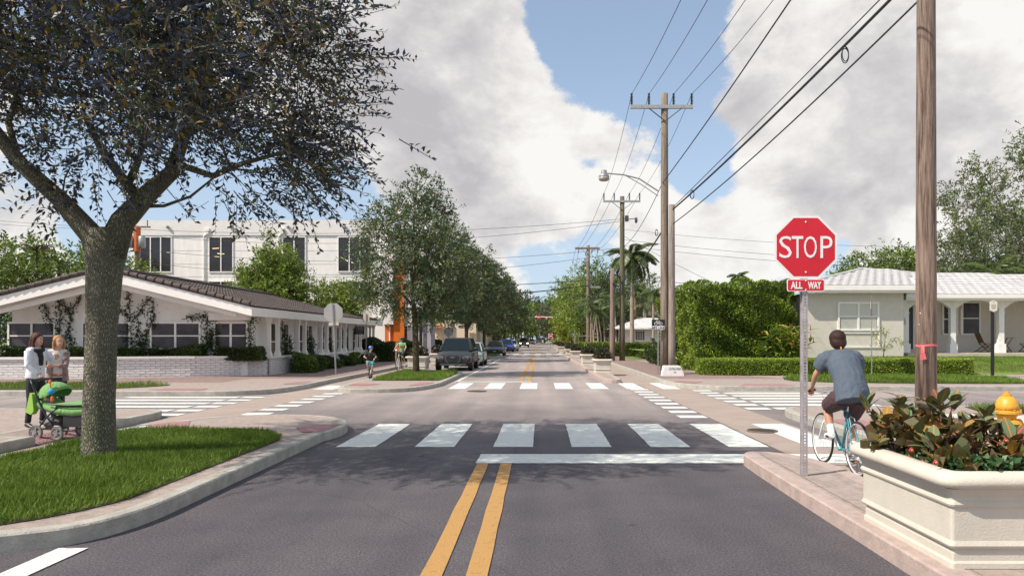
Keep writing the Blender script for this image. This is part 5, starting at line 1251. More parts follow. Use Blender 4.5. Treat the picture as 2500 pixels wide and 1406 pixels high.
lbl = ['leftmost variegated croton at the back of the near planter','croton in front of the pole, back middle of the near planter','croton with bronze leaves in the middle of the near planter','croton by the yellow hydrant in the near planter','small croton at the front left rim of the near planter','croton at the right side of the near planter']
hgts = [.50,.52,.52,.46,.25,.30]
for i, (x, y) in enumerate(spots):
    t = thing('croton_shrub', lbl[i], 'shrub', (x,y,zs), 0, 'croton shrubs in the near planter'); st = MB()
    for k in range(11):
        a = RNG.uniform(0, 6.28); r = RNG.uniform(.02,.24); hx, hy, hz = r*math.cos(a), r*math.sin(a), hgts[i]*RNG.uniform(.28,1)*(1-.4*r)
        st.tube([(0,0,0),(hx*.6,hy*.6,hz*.5),(hx,hy,hz)], .005, 5)
        for j in range(8):
            low = hz < hgts[i]*.62; v = 2 if (low and RNG.random() < .6) else int(RNG.random() < .22)
            if v not in protoL: o = protoL[v] = obj('leaf', big_leaf(.165, .082, .16, 6, .18), CRO[v], t, fix=False, smooth=True)
            else: o = protoL[v].copy(); C.objects.link(o); o.parent = t
            o.location = (hx, hy, hz-.010*j); o.rotation_euler = (RNG.uniform(.25,1.25), 0, j*2.4+RNG.uniform(-.3,.3)+k); s = RNG.uniform(.7,1.1); o.scale = (s,s,s)
    obj('stem', st, TEAK, t, fix=False)
    v = ell(85, (0,0,hgts[i]*.33), (.25,.25,hgts[i]*.36), .5, zmin=.0); leaves('small_leaves', v, v*[1,1,.5]+[0,0,.25]+RNG.normal(0,.25,(len(v),3)), .12, CRO_FILL, t, wr=.7, kind='stuff')
lan = thing('lantana_plant', 'low green flowering ground cover spilling over the front rim of the near planter', 'plant', (3.3,5.0,zs))
x = RNG.uniform(-.5,.22,2600); y = RNG.uniform(-.2,.75,2600); keep = (RNG.random(2600) < np.clip(1.1-y*1.5,.12,1)); x = x[keep]; y = y[keep]; z = RNG.uniform(0,.14,len(x))*np.clip(1.2-y,.3,1)
leaves('foliage', np.c_[x,y,z], np.c_[RNG.normal(0,.7,(len(x),2)), np.full(len(x),.5)], .048, mat('lantana_leaf', (.035,.095,.03), .5, island=.35), lan, wr=.62)
tr_ = MB()
PK = mat('pink_petal', (.55,.05,.11), .5); YP = mat('yellow_petal', (.7,.4,.05), .5)
for (px, py, Yp) in ((2220,1117,5.4),(2284,1128,4.85),(2225,1098,5.2),(2455,1075,5.0),(2440,1085,5.1),(2290,1095,5.1)):
    f = MB(); q = MB(); c = Vector((X_(px,Yp)-3.3, Yp-5.0, Z_(py,Yp)-zs))
    for a in range(9): f.ball(c+Vector((.013*math.cos(a*.7),.006*math.sin(a*1.3),.013*math.sin(a*.7))), .006, 6, 5)
    q.ball(c+Vector((0,-.005,0)), .008, 6, 5); o = obj('flower', f, PK, lan); obj('flower_centre', q, YP, o)
for (a, b) in (((2380,1140),(2400,1085)),((2470,1110),(2490,1075)),((2430,1130),(2450,1100))):
    Yp = 5.0; obj('flower_stalk', MB().tube([(X_(a[0],Yp)-3.3,0,Z_(a[1],Yp)-zs),(X_(b[0],Yp)-3.3,0,Z_(b[1],Yp)-zs)], .004, 5), LF_GIN, lan)
    obj('pink_spike', MB().tube([(X_(b[0],Yp)-3.3,0,Z_(b[1],Yp)-zs),(X_(b[0]+14,Yp)-3.3,0,Z_(b[1]-12,Yp)-zs)], [.007,.003], 6), mat('pink_spike', (.5,.13,.11), .5), lan)
# far planters with mixed croton
fp = None; GRP = 'stone planters along the right bike lane'; GRC = 'flowering shrubs in the far planters'
def plants_in(label, loc, hx, hy, seed, group=GRC):
    global RNG
    RNG = np.random.default_rng(seed); t = thing('planter_shrub', label, 'shrub', loc, 0, group); n = 1500
    v = ell(n, (0,0,.26), (hx+.06,hy+.06,.34), .35, zmin=0); D = v-np.array([0,0,.1])+RNG.normal(0,.3,(n,3)); pick = RNG.random(n)+.5*(v[:,2] < .2)
    leaves('foliage', v[pick < .85], D[pick < .85], .12, mat('far_croton', (.055,.05,.03), .5, island=.6, col2=(.02,.045,.02), scale=6), t, wr=.45)
    leaves('bronze_leaves', v[(pick >= .85)], D[(pick >= .85)], .11, mat('far_croton_red', (.22,.10,.05), .5, island=.5, col2=(.05,.09,.02), scale=5), t, wr=.45)
    fl = MB()
    for i in range(9):
        a = RNG.uniform(3.4,6.0); fl.ball((hx*.95*math.cos(a), hy*math.sin(a), RNG.uniform(.05,.25)), .022, 5, 4)
    obj('flowers', fl, PK, t)
ords = ['first','second','third','fourth','fifth','sixth','seventh']
for i, (px, py, dx) in enumerate(((1453,910,0),(1421,890.5,0),(1394,876.5,0),(1381,869.5,0),(1362,859,0),(1357,855,0),(1350,851.4,0))):
    Y = F*1.55/(py-VY); x = max(X_(px,Y), 2.0)+.36; l = ('nearest far planter, beside the bike lane across the intersection','second planter down the right side of the road','third planter down the right side of the road','fourth planter, standing just before the far crosswalk','fifth planter, first beyond the far crosswalk','sixth planter beyond the far crosswalk','seventh and farthest planter down the road')[i]
    if fp is None: fp = planter('pale stone planter, '+l, (x,Y+.6,.15), .34, .6, .62, GRP)
    else: copy_tree(fp, (x,Y+.6,.15), 0, 'pale stone planter, '+l)
    plants_in('dark red and green shrub in the %s of the far right planters' % ords[i], (x,Y+.6,.15+.5), .30, .5, 90+i)
copy_tree(fp, (X_(1017,36), 36.6, .13), 0, 'pale stone planter behind the first street tree trunk', (1.3,1,1.08)); plants_in('leafy dark shrub in the planter behind the first street tree', (X_(1017,36), 36.6, .68), .42, .5, 99)
copy_tree(fp, (X_(1062,44), 45, .15), 0, 'stone planter mostly hidden behind the dark parked car'); plants_in('small shrub in the planter hidden by the dark car', (X_(1062,44), 45, .65), .3, .5, 98)
# ================================================================ UTILITY POLES AND WIRES
def wpole(label, x, y, h, r, m=WOODP, z=.15, lean=0, name='utility_pole', n=12):
    t = thing(name, label, 'utility pole', (x,y,z), 0)
    k = 6; obj('pole', MB().tube([(lean*(i/k),0,h*i/k) for i in range(k+1)], [r*(1-.22*i/k) for i in range(k+1)], n), m, t, smooth=True); return t
def insul(t, x, z, s=1.0, y=0):
    pr = [(.035,0)]; 
    for i in range(6): pr += [(.03,.06+i*.06), (.07,.07+i*.06), (.03,.09+i*.06)]
    pr += [(.05,.45),(.05,.5),(.02,.52)]
    obj('insulator', MB().lathe([(a*s,b*s) for a,b in pr], 8, (x,y,z)), mat('insulator_brown', (.035,.03,.04), .3), t)
def crossarm(t, z, half, th=.1, metal=True, ins=(), s=1.0, braces=True):
    obj('crossarm', MB().box(-half[0], half[1], -.2, -.2+th, z, z+th*1.1), mat('arm_grey', (.33,.35,.37), .5, .1, 5) if metal else WOODP, t)
    if braces: obj('brace', MB().beam((-.72,-.2,z), (-.02,-.19,z-.55), .05, .03).beam((.72,-.2,z), (.02,-.19,z-.55), .05, .03), STEELD, t)
    for x in ins: insul(t, x, z+th*1.1, s, -.15)
px1 = 5.4; p1 = wpole('tall pole with steel crossarm and four insulators behind the white street name block', px1, 31, 12.2, .19)
a1 = [X_(p,31)-px1 for p in (1541,1583,1643,1687)]; zc1 = Z_(268,31)-.15
crossarm(p1, zc1, (-a1[0]+.06, a1[3]+.06), .13, True, a1)
lp = thing('street_lamp', 'street lamp on a curved arm reaching left from the tall pole', 'street lamp', (px1, 31, 0))
arm = MB(); arm.tube([(X_(1606,31)-px1,-.1,Z_(468,31)),(X_(1560,31)-px1,-.1,Z_(438,31)),(X_(1520,31)-px1,-.1,Z_(428,31)),(X_(1482,31)-px1,-.1,Z_(425,31))], .032, 8); arm.tube([(X_(1606,31)-px1,-.1,Z_(480,31)),(X_(1565,31)-px1,-.1,Z_(452,31)),(X_(1528,31)-px1,-.1,Z_(431,31))], .02, 6); obj('arm', arm, STEEL, lp)
obj('lamp_head', MB().lathe([(.03,.42),(.12,.4),(.14,.22),(.22,.18),(.235,.1)], 14, (X_(1474,31)-px1,-.1,Z_(440,31))), STEEL, lp, smooth=True)
obj('lamp_shade', MB().lathe([(.235,.1),(.22,-.02),(.17,-.05),(.05,-.06)], 14, (X_(1474,31)-px1,-.1,Z_(440,31))), mat('lamp_glass', (.30,.28,.27), .3), lp, smooth=True)
pz = wpole('shorter weathered pole bolted close to the tall crossarm pole', px1+.27, 30.75, Z_(500,30.75)-.15, .16, mat('pole_wood_pale', (.33,.27,.235), .9, .5, 5, .8, 18, aniso=(3,3,.22)))
px2 = X_(1519,49.8); p2 = wpole('mossy crossarm pole standing before the palm, second along the street', px2, 49.8, Z_(480,49.8)-.15, .20, mat('pole_mossy', (.17,.15,.095), .9, .5, 5, .8, 18, aniso=(3,3,.22)))
a2 = [X_(p,49.8)-px2 for p in (1474,1499,1536,1561)]; zc2 = Z_(495,49.8)-.15
crossarm(p2, zc2, (-a2[0]+.05, a2[3]+.05), .12, True, a2, 1.0)
obj('switch_box', MB().box(.18,.42,-.3,-.1,Z_(542,49.8)-.15,Z_(528,49.8)-.15).beam((.2,-.2,Z_(538,49.8)-.15),(1.0,-.2,Z_(534,49.8)-.15),.05,.05).lathe([(.05,0),(.1,.1),(.1,.3),(.05,.4)],6,(.95,-.2,Z_(546,49.8)-.15)), STEELD, p2)
px3 = X_(1495,49.5); p3 = wpole('short reddish wooden telephone pole left of the mossy pole', px3, 49.5, Z_(655,49.5)-.15, .19, mat('pole_pinkish', (.30,.215,.19), .9, .5, 5, .8, 18, aniso=(3,3,.22)))
px4 = X_(1436,74); p4 = wpole('pole with wooden crossarm and hanging insulators, third along the street', px4, 74, Z_(599,74)-.15, .21, lean=0)
a4 = [X_(p,74)-px4 for p in (1404,1412,1445,1459)]; crossarm(p4, Z_(609,74)-.15, (-a4[0], a4[3]+.2), .18, False)
for a in a4[1:]: insul(p4, a, Z_(618,74)-.2, .8, -.2)
obj('light_fixture', MB().box(.15, 1.25, -.35, -.05, Z_(704,74)-.15, Z_(699,74)-.15), STEEL, p4)
p4b = wpole('shorter pole strapped beside the wooden crossarm pole', px4+.32, 73.7, Z_(735,74), .17)
far_p = [(1404,104,685,-.0,True),(1399,112,708,1,False),(1385,135,724,0,False),(1366,190,747,1,True),(1359,215,757,0,False),(1353,250,762,1,True),(1348,290,772,0,True)]
far_lab = ['fourth pole along the street, thin steel crossarm','fifth pole, short arm, just left of the fourth','pale pole carrying a lamp arm down the street','slim pale pole beside the lime green tree','far pole near the traffic signal arm','very distant pole over the far road','most distant pole at the end of the street']
fpo = []
for (px, Y, py, k, arm_), lb in zip(far_p, far_lab):
    t = wpole(lb, X_(px,Y), Y, Z_(py,Y)-.1, .17 if Y < 120 else .2, mat('pole_far', (.34,.30,.24), .9, .3, 4), .1, n=8); hw = (1.45 if Y < 120 else 2.0); crossarm(t, Z_(py+4,Y)-.1, (hw,hw), .16, False, (), 1, False); fpo.append((X_(px,Y), Y, Z_(py,Y)))
lp2 = thing('street_lamp', 'small far street lamp hanging from the pale pole arm', 'street lamp', (X_(1385,135), 134.8, 0))
Yl = 134.8; obj('arm', MB().tube([(0,0,Z_(728,Yl)),(X_(1372,Yl)-X_(1385,Yl),0,Z_(723,Yl)),(X_(1362,Yl)-X_(1385,Yl),0,Z_(722,Yl))], .06, 6), STEEL, lp2); obj('lamp_head', MB().lathe([(.1,.5),(.25,.2),(.5,-.1),(.4,-.35)], 8, (X_(1360,Yl)-X_(1385,Yl),0,Z_(727,Yl))), STEEL, lp2)
pn = wpole('thick dark brown wooden pole with knots close on the right', X_(2261,13.2), 13.2, 11.5, .185, WOODR, .14, n=24)
obj('nail_heads', MB().ball((-.155,-.09,Z_(765,13.2)-.14), .012, 6, 4).ball((-.16,-.06,Z_(792,13.2)-.14), .012, 6, 4), mat('white_disc', (.8,.8,.8), .5), pn)
rib = thing('pink_ribbon', 'pink plastic ribbon tied round the brown wooden pole', 'ribbon', (pn.location.x, 13.2, 0))
PR = mat('pink_plastic', (.85,.20,.22), .4, .15, 30, trans=.3); mb = MB(); zr = Z_(843,13.2)
n = 40
for i in range(n):
    a = 2*math.pi*i/n; b = 2*math.pi*(i+1)/n; r = .186; sl_t = lambda q: .03*math.sin(q*3)+.012*math.cos(q)
    mb.add([(r*math.cos(a), r*math.sin(a), zr-.02+sl_t(a)*.3), (r*math.cos(b), r*math.sin(b), zr-.02+sl_t(b)*.3), (r*math.cos(b), r*math.sin(b), zr+.022+sl_t(b)*.3), (r*math.cos(a), r*math.sin(a), zr+.022+sl_t(a)*.3)], [(0,1,2,3)])
obj('band', mb, PR, rib, smooth=True)
mb = MB(); mb.add([(-.16,-.12,zr),(-.12,-.16,zr),(-.20,-.19,zr-.12),(-.13,-.19,zr-.12),(-.205,-.17,zr-.27),(-.10,-.21,zr-.25),(-.18,-.15,zr-.1)], [(0,1,3,2),(2,3,5,4),(0,2,6),(6,2,4)]); obj('tail', mb, PR, rib)
# transformer pole at left
tp = wpole('pole with orange cover and grey transformers in front of the white block', X_(335,50), 50, Z_(552,50), .2, mat('pole_far2', (.2,.17,.12), .9, .3, 4), 0)
obj('orange_cover', MB().tube([(0,-.02,Z_(615,50)),(0,-.02,Z_(556,50))], .235, 10), mat('orange_cover', (.55,.13,.03), .5), tp)
for dx in (-.42, .42): obj('transformer', MB().lathe([(.2,0),(.24,.03),(.24,.75),(.2,.8),(.05,.85)], 12, (dx,-.15,Z_(606,50))), STEEL, tp, smooth=True)
crossarm(tp, Z_(557,50), (.1,1.0), .1, False, (.8,), .8, False)
# ---- wires
def wire(label, pts, sag, r=.012, group=None, n=24, name='power_line', coil=None):
    a = Vector(pts[0]); t = thing(name, label, 'overhead wire', a, 0, group); P = []
    for (p, q) in zip(pts[:-1], pts[1:]):
        p = Vector(p); q = Vector(q)
        for i in range(n+1):
            s = i/n
            if i == 0 and P: continue
            v = p.lerp(q, s); v.z -= 4*sag*s*(1-s); P.append(v-a)
    obj('cable', MB().tube(P, r, 5, lat=None), WIRE, t, smooth=True, fix=False)
    if coil:
        for (c, R) in coil: c = Vector(c)-a; obj('coil', MB().tube([c+Vector((R*(.55+.08*w)*math.sin(q+w), .02*w, R*(1.25*math.cos(q+w)-.75-.25*w))) for w in (0,1) for q in [2*math.pi*i/18 for i in range(19)]], min(r*.42,.011), 5), WIRE, t, fix=False)
    return t
WG = 'power lines running over the crossarms'
z1w = zc1+.15+.13+.5; z2w = zc2+.15+.13+.5
for i, w_ in enumerate(('left outer','left inner','right inner','right outer')):
    wire('thin power line over the %s insulators of the crossarms, passing overhead' % w_, [(px1+a1[i],-9,z1w+.4),(px1+a1[i],30.85,z1w)], 1.5, .011, WG)
    wire('thin power line from the tall pole to the mossy pole, %s insulators' % w_, [(px1+a1[i],30.85,z1w),(px2+a2[i],49.6,z2w)], .45, .011, WG)
    wire('thin power line beyond the mossy pole, %s insulators' % w_, [(px2+a2[i],49.6,z2w),(px4+a4[i],73.8,Z_(612,74))], .5, .014, WG)
    wire('far power line after the wooden crossarm pole, %s wire' % w_, [(px4+a4[i],73.8,Z_(612,74)),(fpo[0][0]-1.3+.87*i,104,fpo[0][2]-.2)], .6, .016, WG)
nx, ny = pn.location.x, 13.2
def on(px, py, Y): return (X_(px,Y), Y, Z_(py,Y))
wire('thick black cable from the brown pole to the shorter weathered pole, with coiled loops', [(nx-.1,ny,8.55),(px1+.3,30.7,Z_(512,30.7))], .12, .034, None, coil=[(on(2064,122,15.9),.13),(on(1690,468,28),.13)])
wire('upper thinner cable lashed beside the thick black cable', [(nx-.1,ny,8.75),(px1+.3,30.7,Z_(507,30.7))], .03, .014)
wire('lower black cable from the brown pole down to the weathered pole', [(nx-.05,ny,8.05),(px1+.3,30.7,Z_(547,30.7))], .2, .02)
wire('black cable passing overhead to the middle of the tall pole', [(px1+.3,-9,11.3),(px1-.1,30.9,Z_(448,31))], .5, .02)
wire('black cable from the middle of the tall pole towards the street end', [(px1-.1,31,Z_(448,31)),(px2+.2,49.6,Z_(600,49.8)),(px4,73.8,Z_(695,74))], .35, .016)
wire('thick telephone cable from the tall pole to the short telephone pole', [(px1-.05,31.1,Z_(560,31)),(px2,49.6,Z_(688,49.8)),(px3,49.3,Z_(692,49.5))], .25, .036, coil=[(on(1603,563,30.9),.10)])
wire('service cable drooping from the telephone pole to the crossarm pole', [(px3,49.4,Z_(668,49.5)),(px4,73.8,Z_(684,74))], .5, .02)
wire('tangled cable hanging left of the short telephone pole', [(px3-.1,49.4,Z_(662,49.5)),(px3-.6,51,Z_(700,51)),(px3-1.0,54,Z_(722,54)),(px4,73.8,Z_(740,74))], .3, .03)
wire('second tangled cable below the telephone pole top', [(px3-.1,49.4,Z_(690,49.5)),(px3-.5,52,Z_(705,52)),(px4,73.8,Z_(730,74))], .5, .03)
wire('service drop sloping right from the palm to the hedge top', [(px2+.1,49.7,Z_(577,49.8)),(X_(1760,44),44,Z_(698,44))], .1, .012)
wire('thin line from the mossy pole up to the tall hedge house', [(px2+.1,49.7,Z_(600,49.8)),(X_(1594,66),66,Z_(705,66))], .1, .014)
for i, (l, a, b, sg, r) in enumerate((('thick black line crossing the street below the crossarms', (1100,730,52),(1437,697,74),.1,.05),('line crossing the street above the far tree tops', (1150,698,55),(1436,683,74),.1,.03),('line continuing right over the hedge', (1500,672,49.6),(1960,700,40),.25,.02),
    ('upper crossing line from the white block roof to the mossy pole', (340,560,50),(1516,535,49.8),.6,.013),('middle crossing line over the street', (345,575,50),(1516,540,49.8),1.0,.013),('lower crossing line over the street', (345,610,50),(1516,605,49.8),.9,.013),('line from the orange transformer pole low across the white block', (345,640,50),(1516,617,49.8),1.2,.013),
    ('dark line running along the top of the restaurant roof', (345,668,50),(935,724,52),.15,.02),('upper line from the mossy pole to the right over the houses', (1522,585,49.8),(2600,640,40),.5,.012),('second line from the mossy pole to the right', (1522,600,49.8),(2600,665,40),.4,.012),('third line from the mossy pole to the right', (1522,560,49.8),(2600,600,40),.5,.010),
    ('upper faint line at far left of the sky', (-100,528,60),(340,556,50),.2,.013),('lower faint line at far left of the sky', (-100,538,60),(340,560,50),.2,.013),('far line crossing over the distant road', (1225,752,100),(1385,745,135),.3,.05),('second far line crossing over the distant road', (1225,756,100),(1385,750,135),.3,.04))):
    wire(l, [on(*a), on(*b)], sg, r)
# ================================================================ SIGNS
RED_S = mat('sign_red', (.62,.012,.028), .35, .12, 3); WH_S = mat('sign_white', (.80,.79,.80), .4); BK_S = mat('sign_black2', (.012,.012,.014), .4); AL = mat('sign_back_alu', (.42,.41,.39), .45, .12, 3, metal=.35)
def octagon(r, z): 
    R = r/math.cos(math.pi/8); return [(R*math.cos(math.pi/8+k*math.pi/4), z+R*math.sin(math.pi/8+k*math.pi/4)) for k in range(8)]
def upost(t, h, w=.085, d=.045, holes=True, m=None, x=0, dh=.0345):
    m = m or mat('post_steel', (.46,.42,.45), .55, .3, 10, metal=.3)
    mb = MB(); tk = .007; z = -.0
    # U-channel: web at the front split into two strips with a row of holes between bridges
    hw = .011
    mb.box(x-w*.26, x-hw, -d/2, -d/2+tk, 0, h).box(x+hw, x+w*.26, -d/2, -d/2+tk, 0, h)
    k = int(h/dh)
    for i in range(k): mb.box(x-hw, x+hw, -d/2, -d/2+tk, i*dh, i*dh+dh*.5)
    mb.box(x-w*.26-tk, x-w*.26, -d/2, d/2, 0, h).box(x+w*.26, x+w*.26+tk, -d/2, d/2, 0, h)
    mb.box(x-w/2, x-w*.26-tk, d/2-tk, d/2, 0, h).box(x+w*.26+tk, x+w/2, d/2-tk, d/2, 0, h)
    return obj('post', mb, m, t)
s1 = thing('stop_sign', 'red octagonal STOP sign on a perforated steel post in the near right median', 'stop sign', (X_(1964,8.06), 8.06, .15))
zs_ = Z_(604.5,8.06)-.15; hw = 76*8.06/F
upost(s1, zs_+hw*.8)
pl = obj('sign_face', MB().extr(octagon(hw, zs_), 'y', -.040, -.036), WH_S, s1)
rf_ = obj('red_field', MB().extr(octagon(hw*.93, zs_), 'y', -.0420, -.0401), RED_S, s1)
lg = MB()
for ch, a_, b_ in (('S',1897,1927),('T',1927.5,1955),('O',1957,1988),('P',1997,2026)):
    tm_ = text_mb(ch, .36, w=(b_-a_)*8.06/F, bold=-.002 if ch != 'T' else .0); zv = [v[2] for v in tm_.v]; kz = 53*8.06/F/(max(zv)-min(zv)); cx_ = X_((a_+b_)/2,8.06)-X_(1961.5,8.06)
    lg.add([(v[0]+cx_, v[1], v[2]*kz) for v in tm_.v], tm_.f)
o = obj('lettering', lg, WH_S, s1); o.location = (0,-.044,zs_)
for z in (zs_+hw*.80, zs_-hw*.80): obj('bolt', MB().ball((0,-.044,z), (.011,.006,.011), 10, 6), mat('bolt_pale', (.75,.72,.68), .4), s1)
def rrz(hx, hz, r, z, n=5): return [(x, y+z) for (x, y) in rrect(hx, hz, r, n)]
zw = Z_(697,8.06)-.15
obj('plate', MB().extr(rrz(.212,.070,.022,zw), 'y', -.041, -.037), WH_S, s1); obj('plate_field', MB().extr(rrz(.203,.061,.018,zw), 'y', -.0428, -.0411), RED_S, s1)
for (s, cx, w_) in (('ALL',-.105,.130),('WAY',.098,.150)):
    tx = text_mb(s, .105, w=w_, bold=.003); o = obj('plate_lettering', tx, WH_S, s1); zz_ = [v.co.z for v in o.data.vertices]; o.scale = (1,1,.082/(max(zz_)-min(zz_))); o.location = (cx,-.0445,zw)
for dz in (.05,-.052): obj('bolt', MB().ball((0,-.0445,zw+dz), (.009,.005,.009), 8, 5), mat('bolt_pale', (.75,.72,.68), .4), s1)
# bike lane sign
s2 = thing('bike_lane_sign', 'black and white BIKE LANE sign with a bicycle symbol on a thin post', 'sign', (X_(1607,30.7), 30.7, .15)); z0s = Z_(805,30.7)-.15; z1s = Z_(780,30.7)-.15; hx = 16*30.7/F
upost(s2, z0s+.3, .06, .03, m=STEEL, dh=.06)
obj('sign_face', MB().extr(rrz(hx,(z1s-z0s)/2,.025,(z0s+z1s)/2), 'y', -.03, -.025), BK_S, s2)
zb_ = z0s+(z1s-z0s)*.37; obj('white_band', MB().box(-hx+.012, hx-.012, -.033, -.0305, z0s+.012, zb_), WH_S, s2)
o = obj('lettering', text_mb('BIKE LANE', .16, w=hx*1.86, bold=.004), BK_S, s2); zz_ = [v.co.z for v in o.data.vertices]; o.scale = (1,1,(zb_-z0s)*.68/(max(zz_)-min(zz_))); o.location = (0,-.036,(z0s+zb_)/2+.004)
bi = MB(); cz = zb_+(z1s-zb_)*.36; R = .062; A = (-.105,-.036,cz); Bb = (.105,-.036,cz); bb = (-.01,-.036,cz-.01); hd = (-.065,-.036,cz+.095); st2 = (.03,-.036,cz+.09)
bi.torus(A, R, .007, (0,1,0), 20, 5).torus(Bb, R, .007, (0,1,0), 20, 5)
for a, b in ((A,hd),(hd,(-.085,-.036,cz+.125)),((-.085,-.036,cz+.125),(-.055,-.036,cz+.13)),(hd,st2),(hd,bb),(bb,st2),(bb,Bb),(Bb,st2),(st2,(.035,-.036,cz+.12)),((.01,-.036,cz+.122),(.06,-.036,cz+.122))): bi.beam(a, b, .010, .008, (0,1,0))
obj('bicycle_symbol', bi, WH_S, s2)
# sign backs
def sign_back(label, bx_, by_, zc, r, rz=0, tilt=0, plate=True, front='STOP', top=None, z=.15, name='stop_sign'):
    t = thing(name, label, 'stop sign', (bx_, by_, z), rz); h = zc+r*.95-z
    po = upost(t, h, .07, .04, m=STEEL, dh=.06); oc = obj('sign_face', MB().extr(octagon(r, zc-z), 'y', .022, .027), AL, t); obj('red_field', MB().extr(octagon(r*.94, zc-z), 'y', .0272, .029), RED_S, t)
    tx = text_mb('STOP', .3, w=r*1.66, bold=.01); o = obj('lettering', tx, WH_S, t); o.rotation_euler = (0,0,math.pi); o.scale = (1,1,1.15); o.location = (0,.031,zc-z)
    if plate: obj('plate', MB().box(-.21,.21,.022,.027,zc-z-r-.15,zc-z-r-.01), mat('plate_back_tan', (.55,.48,.36), .6), t)
    if tilt: t.rotation_euler = (0, tilt, rz)
    return t
sign_back('back of an octagonal stop sign on a slightly tilted post across the street at left', X_(820,30.4), 30.4, Z_(763,30.4), .40, 0, -.045)
sign_back('octagonal sign seen almost edge-on from behind before the stucco house', X_(2128,28.6), 28.6, Z_(746,28.6), .38, math.radians(66), 0, False)
sign_back('faint grey back of a stop sign before the cream building', X_(1095,62), 62, Z_(810,62), .40, .2, 0, False)
t = thing('parking_sign', 'small tan rectangular sign back on a thin post near the end of the colonnade', 'sign', (X_(894,44.5), 44.5, .15)); upost(t, Z_(766,44.5)-.15, .07, .04, m=STEEL, dh=.08); obj('plate', MB().box(-.19,.19,.03,.036,Z_(785,44.5)-.15,Z_(764,44.5)-.15), mat('plate_back_tan', (.55,.48,.36), .6), t)
t = thing('sign_post', 'short bare grey post behind the woman cyclist', 'post', (X_(967,40),40,.15)); obj('post', MB().box(-.035,.035,-.03,.03,0,1.25), STEEL, t); obj('cap', MB().box(-.045,.045,-.04,.04,1.25,1.28), STEEL, t)
# marker post
t = thing('marker_sign', 'ornate cream sign with small text on a black square post by the grass', 'sign', (X_(2423,28.4),28.4,.15)); obj('post', MB().box(-.045,.045,-.045,.045,0,Z_(760,28.4)-.15), BK_S, t)
zA, zB = Z_(762,28.4)-.15, Z_(733,28.4)-.15; hh = .145
obj('plate', MB().extr([(-hh,zA+.07),(-.05,zA+.03),(0,zA),(.05,zA+.03),(hh,zA+.07),(hh,zB-.07),(hh-.03,zB-.04),(.04,zB-.03),(0,zB),(-.04,zB-.03),(-hh+.03,zB-.04),(-hh,zB-.07)], 'y', -.075, -.05), mat('sign_cream', (.68,.63,.54), .5), t)
tm = MB()
for i, (w_, z_) in enumerate(((.2,.30),(.17,.255),(.2,.215),(.15,.175),(.13,.13))):
    x_ = -w_/2
    while x_ < w_/2: l = random.uniform(.012,.035); tm.box(x_, min(x_+l,w_/2), -.078, -.0755, zA+z_*.95, zA+z_*.95+.018); x_ += l+.008
tm.torus((0,-.077,zB-.075), .02, .004, (0,1,0), 12, 4); obj('lettering', tm, mat('sign_brownish', (.25,.18,.15), .6), t)
# street name block
t = thing('street_name_block', 'low white concrete block reading CATALONIA 300 on the corner pavement', 'street sign', (X_(1640,29.6),29.6,.15)); W2 = 22*29.6/F; hb = .42
pr = [(-W2-.04,0),(W2+.10,0),(W2+.06,hb*.42),(W2-.0,hb*.55),(W2-.03,hb*.9),(W2-.07,hb),(-W2+.07,hb),(-W2+.02,hb*.9),(-W2,hb*.55),(-W2-.03,hb*.42)]
obj('block', MB().extr(pr, 'y', -.22, .25), mat('block_white', (.82,.80,.80), .7, .15, 9, .2), t)
o = obj('lettering', text_mb('CATALONIA', .13, w=W2*1.35, bold=.001), mat('letter_black', (.03,.03,.03), .6), t); o.location = (.09,-.2225,hb*.70); o.scale = (1,1,1.1)
o = obj('house_number', text_mb('300', .08), mat('letter_black', (.03,.03,.03), .6), t); o.location = (.09,-.2225,hb*.36)
# hydrant
HYD = mat('hydrant_yellow', (.72,.36,.035), .45, .25, 6, .15, 20)
Yh = 8.7; hz0 = .15; hyd = thing('fire_hydrant', 'yellow fire hydrant with domed cap and side outlets behind the near planter', 'fire hydrant', (X_(2458,Yh),Yh,hz0)); tz = Z_(956,Yh)-hz0
obj('barrel', MB().lathe([(.16,0),(.16,.04),(.105,.05),(.10,tz-.30),(.115,tz-.29),(.115,tz-.27)], 20), HYD, hyd, smooth=True)
obj('flange', MB().lathe([(.15,tz-.27),(.158,tz-.262),(.158,tz-.235),(.15,tz-.225)], 24), HYD, hyd)
obj('bonnet', MB().lathe([(.135,tz-.225),(.128,tz-.17),(.105,tz-.10),(.07,tz-.06),(.05,tz-.052)], 20), HYD, hyd, smooth=True)
obj('cap_nut', MB().lathe([(.055,tz-.052),(.055,tz-.03),(.03,tz-.028),(.026,tz)], 8), HYD, hyd)
for k in range(8):
    a = k*math.pi/4; obj('flange_bolt', MB().lathe([(.012,tz-.22),(.012,tz-.205)], 6, (.145*math.cos(a),.145*math.sin(a),0)), HYD, hyd)
for (ax, l) in (((1,0,0),.17),((-1,0,0),.17),((0,-1,0),.19)):
    o = obj('outlet', MB().lathe([(.06,.08),(.062,l-.05),(.07,l-.045),(.07,l-.01),(.03,l),(.022,l+.03)], 14, (0,0,tz-.40), ax), HYD, hyd)
